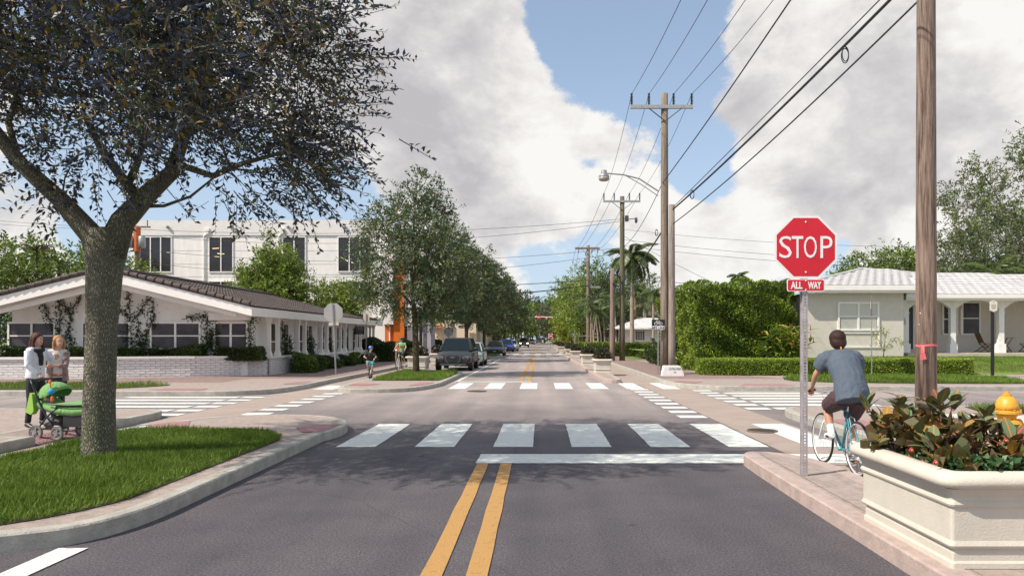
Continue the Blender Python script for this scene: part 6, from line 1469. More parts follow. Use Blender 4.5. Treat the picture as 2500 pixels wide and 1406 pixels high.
# traffic lights far away
def sig(t, x, z, red):
    b = obj('signal_head', MB().box(x-.2, x+.2, -.15, .1, z-.6, z+.6), mat('signal_black', (.02,.02,.02), .6), t)
    for i, c in enumerate(((.5,.02,.02),(.1,.08,.02),(.02,.08,.03))):
        obj('lens', MB().lathe([(.14,0),(.13,.03),(.02,.04)], 10, (x,-.15,z+.38-.38*i), (0,-1,0)), mat('lens_%d%s' % (i, 'on' if red and i == 0 else ''), c, .3, emit=((1,.03,.05,6) if red and i == 0 else None)), b)
Yt = 150; t = thing('traffic_light_mast', 'white mast arm with red signal and round no entry sign over the far junction', 'traffic light', (X_(1277,Yt),Yt,0)); obj('pole', MB().tube([(0,0,0),(0,0,Z_(784,Yt)),(.3,0,Z_(778,Yt)),(3.0,0,Z_(773,Yt)),(5.2,0,Z_(774,Yt)),(9.5,0,Z_(775,Yt))], [.15,.13,.12,.1,.08,.06], 6), mat('mast_white', (.7,.7,.7), .5), t); sig(t, X_(1302,Yt)-X_(1277,Yt), Z_(778,Yt), True); sig(t, X_(1334,Yt)-X_(1277,Yt), Z_(781,Yt), True)
obj('no_entry_sign', MB().lathe([(.42,0),(.42,.03)], 16, (X_(1315,Yt)-X_(1277,Yt),-.2,Z_(774,Yt)), (0,-1,0)), RED_S, t); obj('white_bar', MB().box(X_(1315,Yt)-X_(1277,Yt)-.28, X_(1315,Yt)-X_(1277,Yt)+.28, -.25, -.235, Z_(774,Yt)-.07, Z_(774,Yt)+.07), WH_S, t)
t = thing('traffic_light_mast', 'white mast arm with dark signal at right over the far junction', 'traffic light', (X_(1412,Yt),Yt,0)); obj('pole', MB().tube([(0,0,0),(0,0,Z_(771,Yt)),(-1.5,0,Z_(771,Yt)),(X_(1352,Yt)-X_(1412,Yt),0,Z_(774,Yt))], [.15,.14,.13,.06], 6), mat('mast_white', (.7,.7,.7), .5), t); sig(t, X_(1371,Yt)-X_(1412,Yt), Z_(781,Yt), False)
obj('street_sign_plate', MB().box(X_(1376,Yt)-X_(1412,Yt), X_(1404,Yt)-X_(1412,Yt), -.16, -.14, Z_(772,Yt), Z_(768,Yt)), WH_S, t)
def disc_sign(label, px, py, Y, r=.38, text=True):
    t = thing('no_entry_sign', label, 'sign', (X_(px,Y),Y,0)); obj('post', MB().box(-.04,.04,.02,.08,0,Z_(py,Y)+r), STEEL, t); obj('plate', MB().box(-r*1.05,r*1.05,0,.02,Z_(py,Y)-r*1.05,Z_(py,Y)+r*1.05), WH_S, t)
    obj('red_disc', MB().lathe([(r,0),(r,.012)], 18, (0,-.001,Z_(py,Y)), (0,-1,0)), RED_S, t); obj('white_bar', MB().box(-r*.7,r*.7,-.022,-.0135,Z_(py,Y)-r*.17,Z_(py,Y)+r*.17), WH_S, t)
disc_sign('round red no entry sign on a post at the right of the far junction', 1344, 820, 126, .38)
t = thing('yellow_post', 'yellow vertical post among the palm trunks behind the hedge', 'post', (X_(1449,70),70,0)); obj('post', MB().box(-.07,.07,-.05,.05,0,Z_(821,70)), mat('yellow_post', (.65,.42,.02), .5), t); obj('rail', MB().box(X_(1412,70)-X_(1449,70),0,-.03,.03,Z_(820,70)-.04,Z_(820,70)+.04), STEEL, t)
t = thing('road_sign', 'small green-grey rectangular sign on the thin pole by the lime tree', 'sign', (X_(1402,100),100,0)); obj('plate', MB().box(-.3,.3,-.03,0,Z_(823,100),Z_(809,100)), mat('sign_pale_green', (.35,.42,.38), .5), t); obj('post', MB().box(-.03,.03,.002,.05,0,Z_(809,100)), STEEL, t)
# ================================================================ VEHICLES
TYRE = mat('tyre', (.018,.018,.02), .8); CHROME = mat('chrome', (.6,.6,.62), .2, metal=.9); CGL = mat('car_glass', (.012,.020,.025), .15, spec=.15); BLKP = mat('black_plastic', (.02,.02,.022), .5); HEAD = mat('headlamp', (.12,.13,.14), .15, coat=.4); PLATE = mat('number_plate', (.6,.6,.58), .5)
def superring(w, z0, z1, y, n=20, e=.55, tumble=.10):
    out = []
    for k in range(n):
        a = 2*math.pi*k/n-math.pi/2; c, s = math.cos(a), math.sin(a)
        x = w*math.copysign(abs(c)**e, c); z = (z0+z1)/2+(z1-z0)/2*math.copysign(abs(s)**e, s); x *= 1-tumble*max(0, (z-z0)/(z1-z0)-.5)*2*.5; out.append((x, y, z))
    return out
def loft(rings, mb=None, cap=True):
    mb = mb or MB(); n = len(rings[0]); vs = [v for r in rings for v in r]; fs = []
    for i in range(len(rings)-1):
        for j in range(n): fs.append((i*n+j, i*n+(j+1)%n, (i+1)*n+(j+1)%n, (i+1)*n+j))
    if cap: fs += [tuple(range(n-1,-1,-1)), tuple(range((len(rings)-1)*n, len(rings)*n))]
    return mb.add(vs, fs)
def car(name, label, loc, paint, L=4.7, Wd=1.85, Ht=1.5, suv=False, rz=0, lit=False, group=None, style='sedan', cat='car'):
    """front faces -y, nose at y=0"""
    t = thing(name, label, cat, loc, rz, group); w = Wd/2; gc = .30 if suv else .2; bh = Ht*(.62 if suv else .64); hood = bh*.97; hn = bh*.80
    st = [(0,.82,gc+.12,hn*.80),(.06,.90,gc+.04,hn*.93),(.25,.97,gc,hn),(.55,1,gc,hood*.95),(1.1,1,gc,hood),(1.35,1,gc,bh),(L*.5,1,gc,bh+.01),(L*.8,1,gc,bh+.03),(L-.35,.98,gc,bh+.02),(L-.08,.93,gc+.08,bh-.04),(L,.85,gc+.15,bh-.12)]
    obj('body', loft([superring(w*k, z0, z1, y, 24, .42) for (y,k,z0,z1) in st]), paint, t, smooth=True)
    # cabin: glass house with roof and pillars
    fy, ry = (1.15, L-.25 if suv else L-.85); rf0, rf1 = (1.95, L-.75) if suv else (1.95, L-1.55)
    wb_, wt = w*.93, w*.70; zb2, zt2 = bh-.03, Ht-.05
    base = [(-wb_*.93,fy),(wb_*.93,fy),(wb_,fy+.55),(wb_,ry-.45),(wb_*.9,ry),(-wb_*.9,ry),(-wb_,ry-.45),(-wb_,fy+.55)]
    top_ = [(-wt*.90,rf0),(wt*.90,rf0),(wt,rf0+.3),(wt,rf1-.25),(wt*.88,rf1),(-wt*.88,rf1),(-wt,rf1-.25),(-wt,rf0+.3)]
    obj('windows', MB().add([(x,y,zb2) for x,y in base]+[(x,y,zt2) for x,y in top_], [(i,(i+1)%8,(i+1)%8+8,i+8) for i in range(8)]+[tuple(range(8,16))]), CGL, t)
    rfm = [[(x*1.03,y+(-.03 if y < 2.5 else .03),zt2-.015) for x,y in top_], [(x*1.0,y,zt2+.03) for x,y in top_], [(x*.86,y+(.12 if y < 2.5 else -.12),Ht) for x,y in top_]]
    obj('roof', loft(rfm), paint, t, smooth=False)
    pl_ = MB(); 
    for i in (0,1): 
        b, c = base[i], top_[i]; pl_.beam((b[0],b[1]+.02,zb2), (c[0]*1.02,c[1],zt2), .07, .05)
    for i in (4,5): b, c = base[i], top_[i]; pl_.beam((b[0],b[1],zb2), (c[0]*1.02,c[1],zt2), .12, .10)
    for s in (-1,1):
        for f in (.45,.72): 
            yb = fy+(ry-fy)*f; pl_.beam((s*wb_*1.0,yb,zb2),(s*wt*1.015,yb,zt2),.05,.08)
    obj('pillars', pl_, paint, t)
    for s in (-1,1):
        obj('door', MB().box(min(s*w*.995,s*w*1.004), max(s*w*.995,s*w*1.004), 1.55, 2.55, gc+.15, bh-.12), paint, t)
        obj('door', MB().box(min(s*w*.995,s*w*1.004), max(s*w*.995,s*w*1.004), 2.60, 3.45, gc+.15, bh-.12), paint, t)
        m_ = obj('mirror', MB().ball((s*(w+.12), 1.45, bh+.06), (.13,.07,.09), 12, 8), BLKP if not suv else paint, t, smooth=True)
        obj('mirror_arm', MB().beam((s*(w-.06),1.5,bh+.0), (s*(w+.08),1.47,bh+.03), .06,.05), BLKP, m_)
    rw = Ht*.215
    for s in (-1,1):
        for yy in (.88, L-.95):
            c = (s*(w-.115), yy, rw); wh = obj('wheel', MB().lathe([(rw*.80,-.12),(rw*.97,-.105),(rw,-.07),(rw,.07),(rw*.97,.105),(rw*.80,.12)], 28, c, (s,0,0)), TYRE, t, smooth=True)
            rm = MB().lathe([(rw*.66,.085),(rw*.70,.11),(rw*.62,.118),(rw*.2,.10),(rw*.16,.125),(.01,.127)], 20, c, (s,0,0)); obj('rim', rm, CHROME, wh)
            obj('wheel_arch', MB().lathe([(rw*1.13,-.10),(rw*1.17,.118)], 24, c, (s,0,0)), BLKP, t)
    # front
    gz0, gz1 = (gc+.16, hn-.08) if style == 'suv' else (hn-.26, hn-.12)
    if style == 'suv':
        tr = [(-.30,gz1),(.30,gz1),(.37,gz1-.08),(.30,gz0+.05),(.24,gz0),(-.24,gz0),(-.30,gz0+.05),(-.37,gz1-.08)]
        gr = obj('grille_surround', MB().extr([(x*1.16,(z-(gz0+gz1)/2)*1.12+(gz0+gz1)/2) for x,z in tr], 'y', -.06, .05), mat('grille_frame', (.10,.105,.09), .45, metal=.2), t); obj('grille', MB().extr(tr, 'y', -.066, -.061), BLKP, gr)
        sl2 = MB()
        for i in range(7): sl2.box(-.27+.003*i, .27-.003*i, -.074, -.067, gz0+.07+i*.055, gz0+.083+i*.055)
        obj('grille_slats', sl2, STEELD, gr)
        for i in range(4): obj('badge_ring', MB().torus(((i-1.5)*.062,-.082,gz1-.07), .04, .0055, (0,1,0), 20, 5), CHROME, gr)
        obj('bonnet_crease', MB().beam((-.46,.02,gz1-.02),(-.66,1.2,hood+.005),.10,.02).beam((.46,.02,gz1-.02),(.66,1.2,hood+.005),.10,.02), paint, t)
    else:
        obj('grille', MB().extr([(-.5,gz1),(.5,gz1),(.42,gz0),(-.42,gz0)], 'y', -.03, .05), BLKP, t); obj('lower_grille', MB().extr([(-.6,gc+.26),(.6,gc+.26),(.5,gc+.12),(-.5,gc+.12)], 'y', -.035, .06), BLKP, t)
    for s in (-1,1):
        hz = hn-.12; obj('headlight', MB().add([(s*.48,-.012,hz-.08),(s*.86*w,.02,hz-.10),(s*.955*w,.30,hz-.05),(s*.955*w,.34,hz+.05),(s*.80*w,.06,hz+.07),(s*.50,.0,hz+.03),(s*.48,.2,hz-.08),(s*.50,.25,hz+.03)],[(0,1,4,5),(1,2,3,4),(0,5,7,6)]), mat('headlamp_lit', (.9,.6,.3), .3, emit=(1,.6,.25,8)) if lit else HEAD, t, fix=False)
        obj('side_intake', MB().extr([(s*.50,gc+.30),(s*.82*w,gc+.30),(s*.85*w,gc+.22),(s*.55,gc+.14)], 'y', -.028, .1), BLKP, t)
        if style == 'suv': obj('indicator', MB().box(min(s*.50,s*.80), max(s*.50,s*.80), -.036, -.028, gc+.325, gc+.34), mat('red_strip', (.3,.02,.02), .4), t)
    obj('number_plate', MB().box(-.15,.15,-.09,-.083,gc+.22,gc+.30), PLATE if style != 'suv' else BLKP, t)
    obj('bumper', MB().box(-w*.72,w*.72,-.045,.1,gc+.02,gc+.10), mat('bumper_grey', (.06,.075,.085), .4), t)
    wp = MB(); wp.beam((-.1,1.12,bh+.03),(-.65,1.40,bh+.15),.02,.02).beam((.5,1.12,bh+.03),(.0,1.38,bh+.14),.02,.02); obj('wiper', wp, BLKP, t)
    if suv:
        for s in (-1,1): obj('roof_rail', MB().tube([(s*wt*.98,2.15,Ht-.02),(s*wt*.98,2.4,Ht+.05),(s*wt*.98,rf1-.3,Ht+.05),(s*wt*.98,rf1-.1,Ht-.02)], .02, 6), STEEL, t)
    return t
PG = 'cars parked in the left lane'
P1 = mat('paint_dark_grey', (.016,.021,.023), .4, coat=.15, metal=.0); P2 = mat('paint_silver_green', (.36,.44,.42), .3, coat=.5, metal=.3); P3 = mat('paint_grey', (.10,.125,.14), .3, coat=.5, metal=.3); P4 = mat('paint_blue', (.02,.045,.38), .3, coat=.6); P5 = mat('paint_brown', (.05,.035,.04), .3, coat=.5); P6 = mat('paint_pale', (.4,.45,.45), .4)
car('parked_suv', 'dark grey four wheel drive car with big grille parked nearest on the left', (-4.55,36.8,0), P1, 4.9, 1.92, 1.74, True, style='suv', group=PG)
car('parked_car', 'pale green-silver sedan parked right behind the dark grey car', (-4.45,43.2,0), P2, 4.6, 1.8, 1.46, group=PG)
car('parked_car', 'grey sedan parked beyond the third tree island', (-4.45,68.5,0), P3, 4.6, 1.84, 1.46, group=PG)
car('parked_car', 'bright blue car parked beyond the grey sedan', (-4.35,88,0), P4, 4.5, 1.88, 1.60, True, group=PG)
car('parked_car', 'small pale car parked behind the blue one', (-3.95,95,0), P6, 4.4, 1.76, 1.48, group=PG)
car('parked_car', 'dark blue car half hidden behind the tree trunks left of the blue car', (-5.2,100,0), mat('paint_navy', (.03,.05,.2), .3, coat=.5), 4.4, 1.76, 1.48, group=PG)
car('oncoming_suv', 'brown oncoming car with lit headlights at the far junction', (X_(1279,134),134,0), P5, 4.6, 1.80, 1.85, True, lit=True)
car('distant_car', 'tiny pale car far down the road behind the oncoming one', (X_(1298,205),205,0), P6, 4.4, 1.8, 1.5); car('distant_car', 'tiny dark car farther right under the arching trees', (X_(1315,230),230,0), P5, 4.6, 1.9, 1.9, True)
# ================================================================ BICYCLES, PEOPLE, STROLLER
SKIN = mat('skin', (.50,.27,.18), .5, .08, 20); SKIN2 = mat('skin_pale', (.58,.34,.25), .5, .08, 20); EYEW = mat('eye_white', (.7,.68,.65), .3); EYED = mat('eye_dark', (.03,.02,.02), .3); LIP = mat('lips', (.42,.12,.11), .5)
def bicycle(label, loc, rz, s, fm, tyre_r=.016, bar='flat', group=None, steer=0, rimw=.012, saddle_h=.95, rear_bits=True):
    """forward is +y; built full size then scaled"""
    t = thing('bicycle', label, 'bicycle', loc, rz, group); R = .34*s; wb = 1.02*s
    ALU = mat('bright_alu', (.75,.75,.76), .25, metal=.8); BL = BLKP
    q = lambda x, y, z: (x*s, y*s, z*s)
    for (yy, nm) in ((0,'r'),(1.02,'f')):
        c = q(0,yy,.34); w = obj('wheel', MB().torus(c, R-.030*s, rimw, (1,0,0), 40, 6), mat('rim_white', (.62,.62,.62), .3, metal=.2), t, smooth=True)
        obj('tyre', MB().torus(c, R-tyre_r, tyre_r, (1,0,0), 44, 8), TYRE, w, smooth=True)
        sp = MB(); 
        for k in range(28):
            a = 2*math.pi*k/28; sd = (.03 if k % 2 else -.03)*s; e = (c[0], c[1]+(R-.03*s)*math.cos(a), c[2]+(R-.03*s)*math.sin(a)); a2 = a+(.6 if k % 4 < 2 else -.6); h = (c[0]+sd, c[1]+.02*math.cos(a2), c[2]+.02*math.sin(a2)); sp.tube([h,e], .0014, 3, cap=False)
        obj('spokes', sp, ALU, w, fix=False); obj('hub', MB().lathe([(.012,-.05*s),(.026,-.04*s),(.015,-.02*s),(.015,.02*s),(.026,.04*s),(.012,.05*s)], 10, c, (1,0,0)), ALU, w)
    bb = q(0,.43,.28); st = q(0,.27,.78); hd0 = q(0,.80,.80); hd1 = q(0,.84,.66); r = .016*s if s > .8 else .016
    f = MB(); f.tube([bb,st], r, 8).tube([st,hd0], r, 8).tube([bb,hd1], r*1.15, 8).tube([q(0,.795,.83),q(0,.845,.63)], r*1.25, 8)
    for sx in (-1,1): f.tube([q(.015*sx,.27,.76), q(.055*sx,.02,.35), q(.055*sx,0,.34)], r*.6, 6).tube([q(.03*sx,.42,.28), q(.055*sx,.1,.32), q(.055*sx,0,.34)], r*.7, 6)
    f.tube([q(-.05,.43,.28), q(.05,.43,.28)], r*1.5, 10); obj('frame', f, fm, t, smooth=True)
    fk = MB(); 
    for sx in (-1,1): fk.tube([q(.02*sx,.845,.64), q(.052*sx,.88,.56), q(.052*sx,1.0,.36), q(.052*sx,1.02,.34)], r*.75, 6)
    fk.tube([q(-.05,.85,.63), q(.05,.85,.63)], r*1.1, 6); obj('fork', fk, mat('fork_white', (.72,.72,.72), .3), t, smooth=True)
    sh_ = saddle_h; obj('seatpost', MB().tube([st, q(0,.235,sh_-.03)], .013*s, 8), ALU, t)
    sd = MB(); sd.tube([q(0,.10,sh_), q(0,.17,sh_+.01), q(0,.27,sh_), q(0,.37,sh_-.005)], [(.07*s,.022*s),(.075*s,.028*s),(.04*s,.024*s),(.018*s,.016*s)], 10, lat=(1,0,0)); obj('saddle', sd, BL, t, smooth=True)
    hb_ = MB(); hz = .98 if bar == 'flat' else 1.04; hb_.tube([q(0,.795,.83), q(0,.80,.95), q(0,.86,hz)], .013*s, 8).tube([q(-.29,.78,hz+.02), q(-.18,.82,hz+.03), q(-.06,.86,hz), q(.06,.86,hz), q(.18,.82,hz+.03), q(.29,.78,hz+.02)], .0115*s, 8); hbo = obj('handlebar', hb_, ALU, t, smooth=True)
    for sx in (-1,1):
        obj('grip', MB().tube([q(.19*sx,.815,hz+.03), q(.30*sx,.775,hz+.02)], .018*s, 8), BL, hbo, smooth=True); obj('brake_lever', MB().tube([q(.17*sx,.84,hz+.02), q(.23*sx,.88,hz-.0), q(.30*sx,.87,hz-.01)], .007, 6), BL, hbo)
    ck = obj('crankset', MB().lathe([(.095*s,-.003),(.095*s,.003),(.02,.006)], 24, q(.05,.43,.28), (1,0,0)), ALU, t)
    ang = 1.2
    for sx, a in ((-1,ang),(1,ang+math.pi)):
        e = (sx*.075*s, bb[1]+.165*s*math.cos(a), bb[2]+.165*s*math.sin(a)); obj('crank_arm', MB().beam((sx*.06*s,bb[1],bb[2]), e, .012, .02), ALU, ck)
        p_ = obj('pedal', MB().box(e[0]+(sx*.01 if sx > 0 else -.10), e[0]+(.10 if sx > 0 else -.01), e[1]-.035, e[1]+.035, e[2]-.012, e[2]+.012), BL, ck); 
        obj('reflector', MB().box(e[0]+(.03 if sx > 0 else -.08), e[0]+(.08 if sx > 0 else -.03), e[1]-.038, e[1]-.0352, e[2]-.008, e[2]+.008), mat('amber', (.7,.2,.02), .3), p_)
    ch = MB(); ch.tube([q(.05,.43,.375), q(.045,.0,.375)], .004, 4).tube([q(.05,.43,.185), q(.045,.02,.25), q(.045,0,.30)], .004, 4); obj('chain', ch, STEELD, t)
    obj('cassette', MB().lathe([(.05*s,0),(.05*s,.004),(.035*s,.016),(.02*s,.02)], 16, q(.03,0,.34), (1,0,0)), ALU, t)
    obj('derailleur', MB().beam(q(.055,0,.33), q(.055,.03,.24), .015,.02).lathe([(.02,0),(.02,.01)], 10, q(.05,.03,.24), (1,0,0)), BL, t)
    cb = MB(); cb.tube([q(.03,.82,hz), q(.05,.93,hz-.02), q(.03,.88,.80), q(.01,.84,.72)], .003, 4).tube([q(-.03,.82,hz), q(-.05,.93,hz-.04), q(-.02,.8,.76), q(-.02,.5,.80), q(0,.22,.74)], .003, 4); obj('brake_cable', cb, BL, t)
    if rear_bits: obj('brake', MB().tube([q(-.035,-.0+.1,.60), q(-.03,.16,.70), q(0,.20,.72), q(.03,.16,.70), q(.035,.10,.60)], .007, 6), ALU, t)
    return t
def xf(mb, start, M):
    for i in range(start, len(mb.v)): mb.v[i] = tuple(M @ Vector(mb.v[i]))
def vec(*a): return Vector(a)
def hand(mb, w, d, nrm, k=1, curl=.9, side=1):
    d = Vector(d).normalized(); nrm = Vector(nrm); nrm = (nrm-d*nrm.dot(d)).normalized(); s = d.cross(nrm).normalized()*side; w = Vector(w)
    mb.tube([w-d*.02*k, w+d*.02*k, w+d*.085*k], [(.026*k,.019*k),(.034*k,.017*k),(.038*k,.014*k)], 8, lat=s)
    for i, l in enumerate((.072,.082,.077,.060)):
        off = s*((i-1.5)*.0205*k); b = w+d*.075*k+off; d1 = (d*math.cos(curl*.6)+nrm*math.sin(curl*.6)); d2 = (d*math.cos(curl*1.6)+nrm*math.sin(curl*1.6)); d3 = (d*math.cos(curl*2.3)+nrm*math.sin(curl*2.3))
        p1 = b+d1*l*.45*k; p2 = p1+d2*l*.33*k; p3 = p2+d3*l*.25*k; mb.tube([b,p1,p2,p3], [.0098*k,.0095*k,.009*k,.0075*k], 6)
    b = w+d*.025*k-s*.028*k; p1 = b+(d*.6-s*.55+nrm*.3*curl).normalized()*.042*k; p2 = p1+(d*.6+nrm*.8*curl+s*.1).normalized()*.032*k; mb.tube([b,p1,p2], [.0125*k,.011*k,.009*k], 6)
def person(label, loc, J, k=1, skin=SKIN, face=(0,-1,0), hd=None, hair=None, fem=False, group=None, up=(0,0,1), vox=.011, clothes=(), glasses=False, handn=None):
    """J joints are relative to loc. k scales girth. clothes: list of (name, fn(mb), material)"""
    t = thing('person', label, 'person', loc, 0, group); J = {a: Vector(b) for a, b in J.items()}
    lat = (J['shR']-J['shL']).normalized(); latp = (J['hipR']-J['hipL']).normalized(); b = MB()
    tw = .88 if fem else 1
    b.tube([J['pel']-vec(0,0,.07), J['pel'], J['waist'], J['chest'], J['neck']*.35+(J['shL']+J['shR'])*.325, J['neck']], [(.10*k,.08*k),(.150*k,.105*k),(.125*tw*k,.088*k),(.150*tw*k,.105*k),(.12*tw*k,.07*k),(.052*k,.05*k)], 14, lat=lat)
    b.tube([J['shL'], J['neck']*.5+(J['shL']+J['shR'])*.25, J['shR']], [(.05*k,.05*k),(.07*k,.065*k),(.05*k,.05*k)], 10)
    b.tube([J['neck']-vec(0,0,.02), (J['neck']+J['head'])/2, J['head']], [.055*k,.048*k,.05*k], 10)
    i0 = len(b.v); hk = k if k > .85 else k*1.12
    b.ball((0,.012,.025), (.073*hk,.092*hk,.088*hk), 16, 12).ball((0,-.018,-.035), (.056*hk,.068*hk,.075*hk), 14, 10).ball((0,-.055*hk,-.085*hk), (.026*hk,.024*hk,.020*hk), 10, 8)
    b.tube([(0,-.078*hk,.012*hk),(0,-.093*hk,-.012*hk),(0,-.104*hk,-.028*hk),(0,-.085*hk,-.036*hk)], [.008,.011,.014,.009], 6)
    for s in (-1,1): b.ball((s*.073*hk,.012,-.008), (.012,.022,.032), 8, 6)
    fd = Vector(face).normalized(); M = Matrix.Translation(J['head']) @ fd.to_track_quat('-Y','Z').to_matrix().to_4x4(); xf(b, i0, M)
    for s in 'LR':
        sg = -1 if s == 'L' else 1
        b.tube([J['sh'+s], J['sh'+s].lerp(J['el'+s],.35), J['el'+s], J['el'+s].lerp(J['wr'+s],.3), J['wr'+s]], [.046*k,.043*k,.034*k,.036*k,.023*k], 10)
        h = (hd or {}).get(s) or (J['wr'+s]-J['el'+s]); hn = (handn or {}).get(s) or vec(0,0,-1); hand(b, J['wr'+s], h, hn, k, .95 if not (hd or {}).get('flat') else .4, sg)
        b.tube([J['hip'+s], J['hip'+s].lerp(J['kn'+s],.4), J['kn'+s], J['kn'+s].lerp(J['an'+s],.3), J['kn'+s].lerp(J['an'+s],.7), J['an'+s]], [.085*k,.076*k,.052*k,.056*k,.038*k,.034*k], 12)
        b.tube([J['an'+s], J['an'+s].lerp(J['toe'+s],.45)-vec(0,0,.02), J['toe'+s]], [(.035*k,.04*k),(.036*k,.03*k),(.03*k,.018*k)], 8)
    body = remeshed('body', b, skin, t, vox, 4)
    def sub(nm, fn, m, par=None):
        mb = MB(); fn(mb); xf(mb, 0, M); return obj(nm, mb, m, par or t, smooth=True)
    if glasses: sub('sunglasses', lambda m: [m.ball((s*.03*hk,-.083*hk,.012*hk), (.026*hk,.010,.017*hk), 10, 6) for s in (-1,1)]+[m.beam((-.075*hk,-.04,.018),(-.02,-.088*hk,.018),.006,.008), m.beam((.075*hk,-.04,.018),(.02,-.088*hk,.018),.006,.008)], BLKP)
    else:
        e = sub('eyes', lambda m: [m.ball((s*.029*hk,-.072*hk,.010*hk), (.014*hk,.010*hk,.008*hk), 8, 6) for s in (-1,1)], EYEW); sub('pupils', lambda m: [m.ball((s*.029*hk,-.0805*hk,.010*hk), (.0065,.003,.0065), 8, 5) for s in (-1,1)], EYED, e)
        sub('eyebrows', lambda m: [m.beam((s*.045*hk,-.075*hk,.030*hk),(s*.014*hk,-.085*hk,.033*hk),.008,.006) for s in (-1,1)], hair or EYED)
    sub('lips', lambda m: m.ball((0,-.083*hk,-.058*hk), (.022*hk,.008*hk,.007*hk), 10, 6), LIP)
    for (nm, fn, m, vx) in clothes:
        mb = MB(); fn(mb, J, k, M); remeshed(nm, mb, m, t, vx, 3)
    t['_'] = 0; del t['_']
    return t, M, hk
def fabric(name, col, sc=6): 
    m = mat(name, col, .85, .10, sc, .0); nt = m.node_tree; N = nt.nodes; L = nt.links; b = N['Principled BSDF']; tc = N.new('ShaderNodeTexCoord'); mp = N.new('ShaderNodeMapping'); mp.inputs['Scale'].default_value = (1,1,.45); mp.inputs['Rotation'].default_value = (0,.6,0); L.new(tc.outputs['Object'], mp.inputs[0])
    n = N.new('ShaderNodeTexNoise'); n.inputs['Scale'].default_value = 6.5; n.inputs['Detail'].default_value = 3; n.inputs['Distortion'].default_value = 1.8; L.new(mp.outputs[0], n.inputs['Vector']); bp = N.new('ShaderNodeBump'); bp.inputs['Strength'].default_value = .8; bp.inputs['Distance'].default_value = .035; L.new(n.outputs[0], bp.inputs['Height']); L.new(bp.outputs[0], b.inputs['Normal']); return m
def hairmat(name, c1, c2):
    return mat(name, c1, .55, col2=c2, scale=14, aniso=(5,5,.4), bump=.4, bscale=30, spec=.25)
# clothing pieces
def top(sleeve=.55, hem=0.0, ext=.022, open_=False, neckr=.07, cuff=.052):
    def f(mb, J, k, M):
        lat = (J['shR']-J['shL']).normalized(); ax = (J['waist']-J['pel']).normalized(); bot = J['pel']-ax*hem
        mb.tube([bot, J['pel'].lerp(J['waist'],.35), J['waist'], J['chest'], J['neck']*.35+(J['shL']+J['shR'])*.325, J['neck']-vec(0,0,.015)], [((.158+ext)*k,(.115+ext)*k),((.148+ext)*k,(.107+ext)*k),((.135+ext)*k,(.10+ext)*k),((.152+ext)*k,(.108+ext)*k),((.125+ext)*k,(.072+ext)*k),(neckr*k,neckr*k*.95)], 16, lat=lat)
        mb.tube([J['shL'], J['neck']*.5+(J['shL']+J['shR'])*.25-vec(0,0,.01), J['shR']], [(.050+ext*.7)*k,(.068+ext*.4)*k,(.050+ext*.7)*k], 12)
        for s in 'LR':
            if sleeve <= 1: e = J['sh'+s].lerp(J['el'+s], sleeve); mb.tube([J['sh'+s], J['sh'+s].lerp(e,.5), e], [(.052+ext)*k,(.056+ext)*k,(cuff+.018)*k], 12)
            else: e = J['el'+s].lerp(J['wr'+s], sleeve-1); mb.tube([J['sh'+s], J['sh'+s].lerp(J['el'+s],.5), J['el'+s], e], [(.050+ext*.7)*k,(.046+ext*.6)*k,(.040+ext*.5)*k,(cuff-.012)*k], 12)
    return f
def bottoms(l=2.0, ext=.018, knr=.062, hemr=.05, waist=.02):
    def f(mb, J, k, M):
        lat = (J['hipR']-J['hipL']).normalized()
        mb.tube([J['pel'].lerp(J['waist'],waist*10), J['pel'], J['pel']-vec(0,0,.06)], [((.138+ext)*k,(.10+ext)*k),((.152+ext)*k,(.115+ext)*k),((.13+ext)*k,(.10+ext)*k)], 16, lat=lat)
        for s in 'LR':
            if l <= 1: e = J['hip'+s].lerp(J['kn'+s], l); mb.tube([J['hip'+s], J['hip'+s].lerp(e,.5), e], [(.088+ext)*k,(.085+ext)*k,hemr*k], 12)
            else: e = J['kn'+s].lerp(J['an'+s], l-1); mb.tube([J['hip'+s], J['hip'+s].lerp(J['kn'+s],.45), J['kn'+s], J['kn'+s].lerp(e,.5), e], [(.088+ext)*k,(.078+ext*.8)*k,knr*k,(knr*.9)*k,hemr*k], 12)
    return f
def shoe(side, sole=.03):
    def f(mb, J, k, M):
        a, t_ = J['an'+side], J['toe'+side]; d = (t_-a); d = d.normalized(); back = a-d*.05*k
        mb.tube([back-vec(0,0,.035*k), a-vec(0,0,.025*k), a.lerp(t_,.5)-vec(0,0,.02*k), t_+d*.01, t_+d*.035*k], [(.032*k,.035*k),(.040*k,.05*k),(.045*k,.035*k),(.043*k,.026*k),(.02*k,.015*k)], 12, lat=d.cross(vec(0,0,1)).normalized())
    return f
def sock(side):
    def f(mb, J, k, M): a = J['an'+side]; q = a.lerp(J['kn'+side], .32); mb.tube([a-vec(0,0,.02), a, q], [.042*k,.042*k,.046*k], 10)
    return f
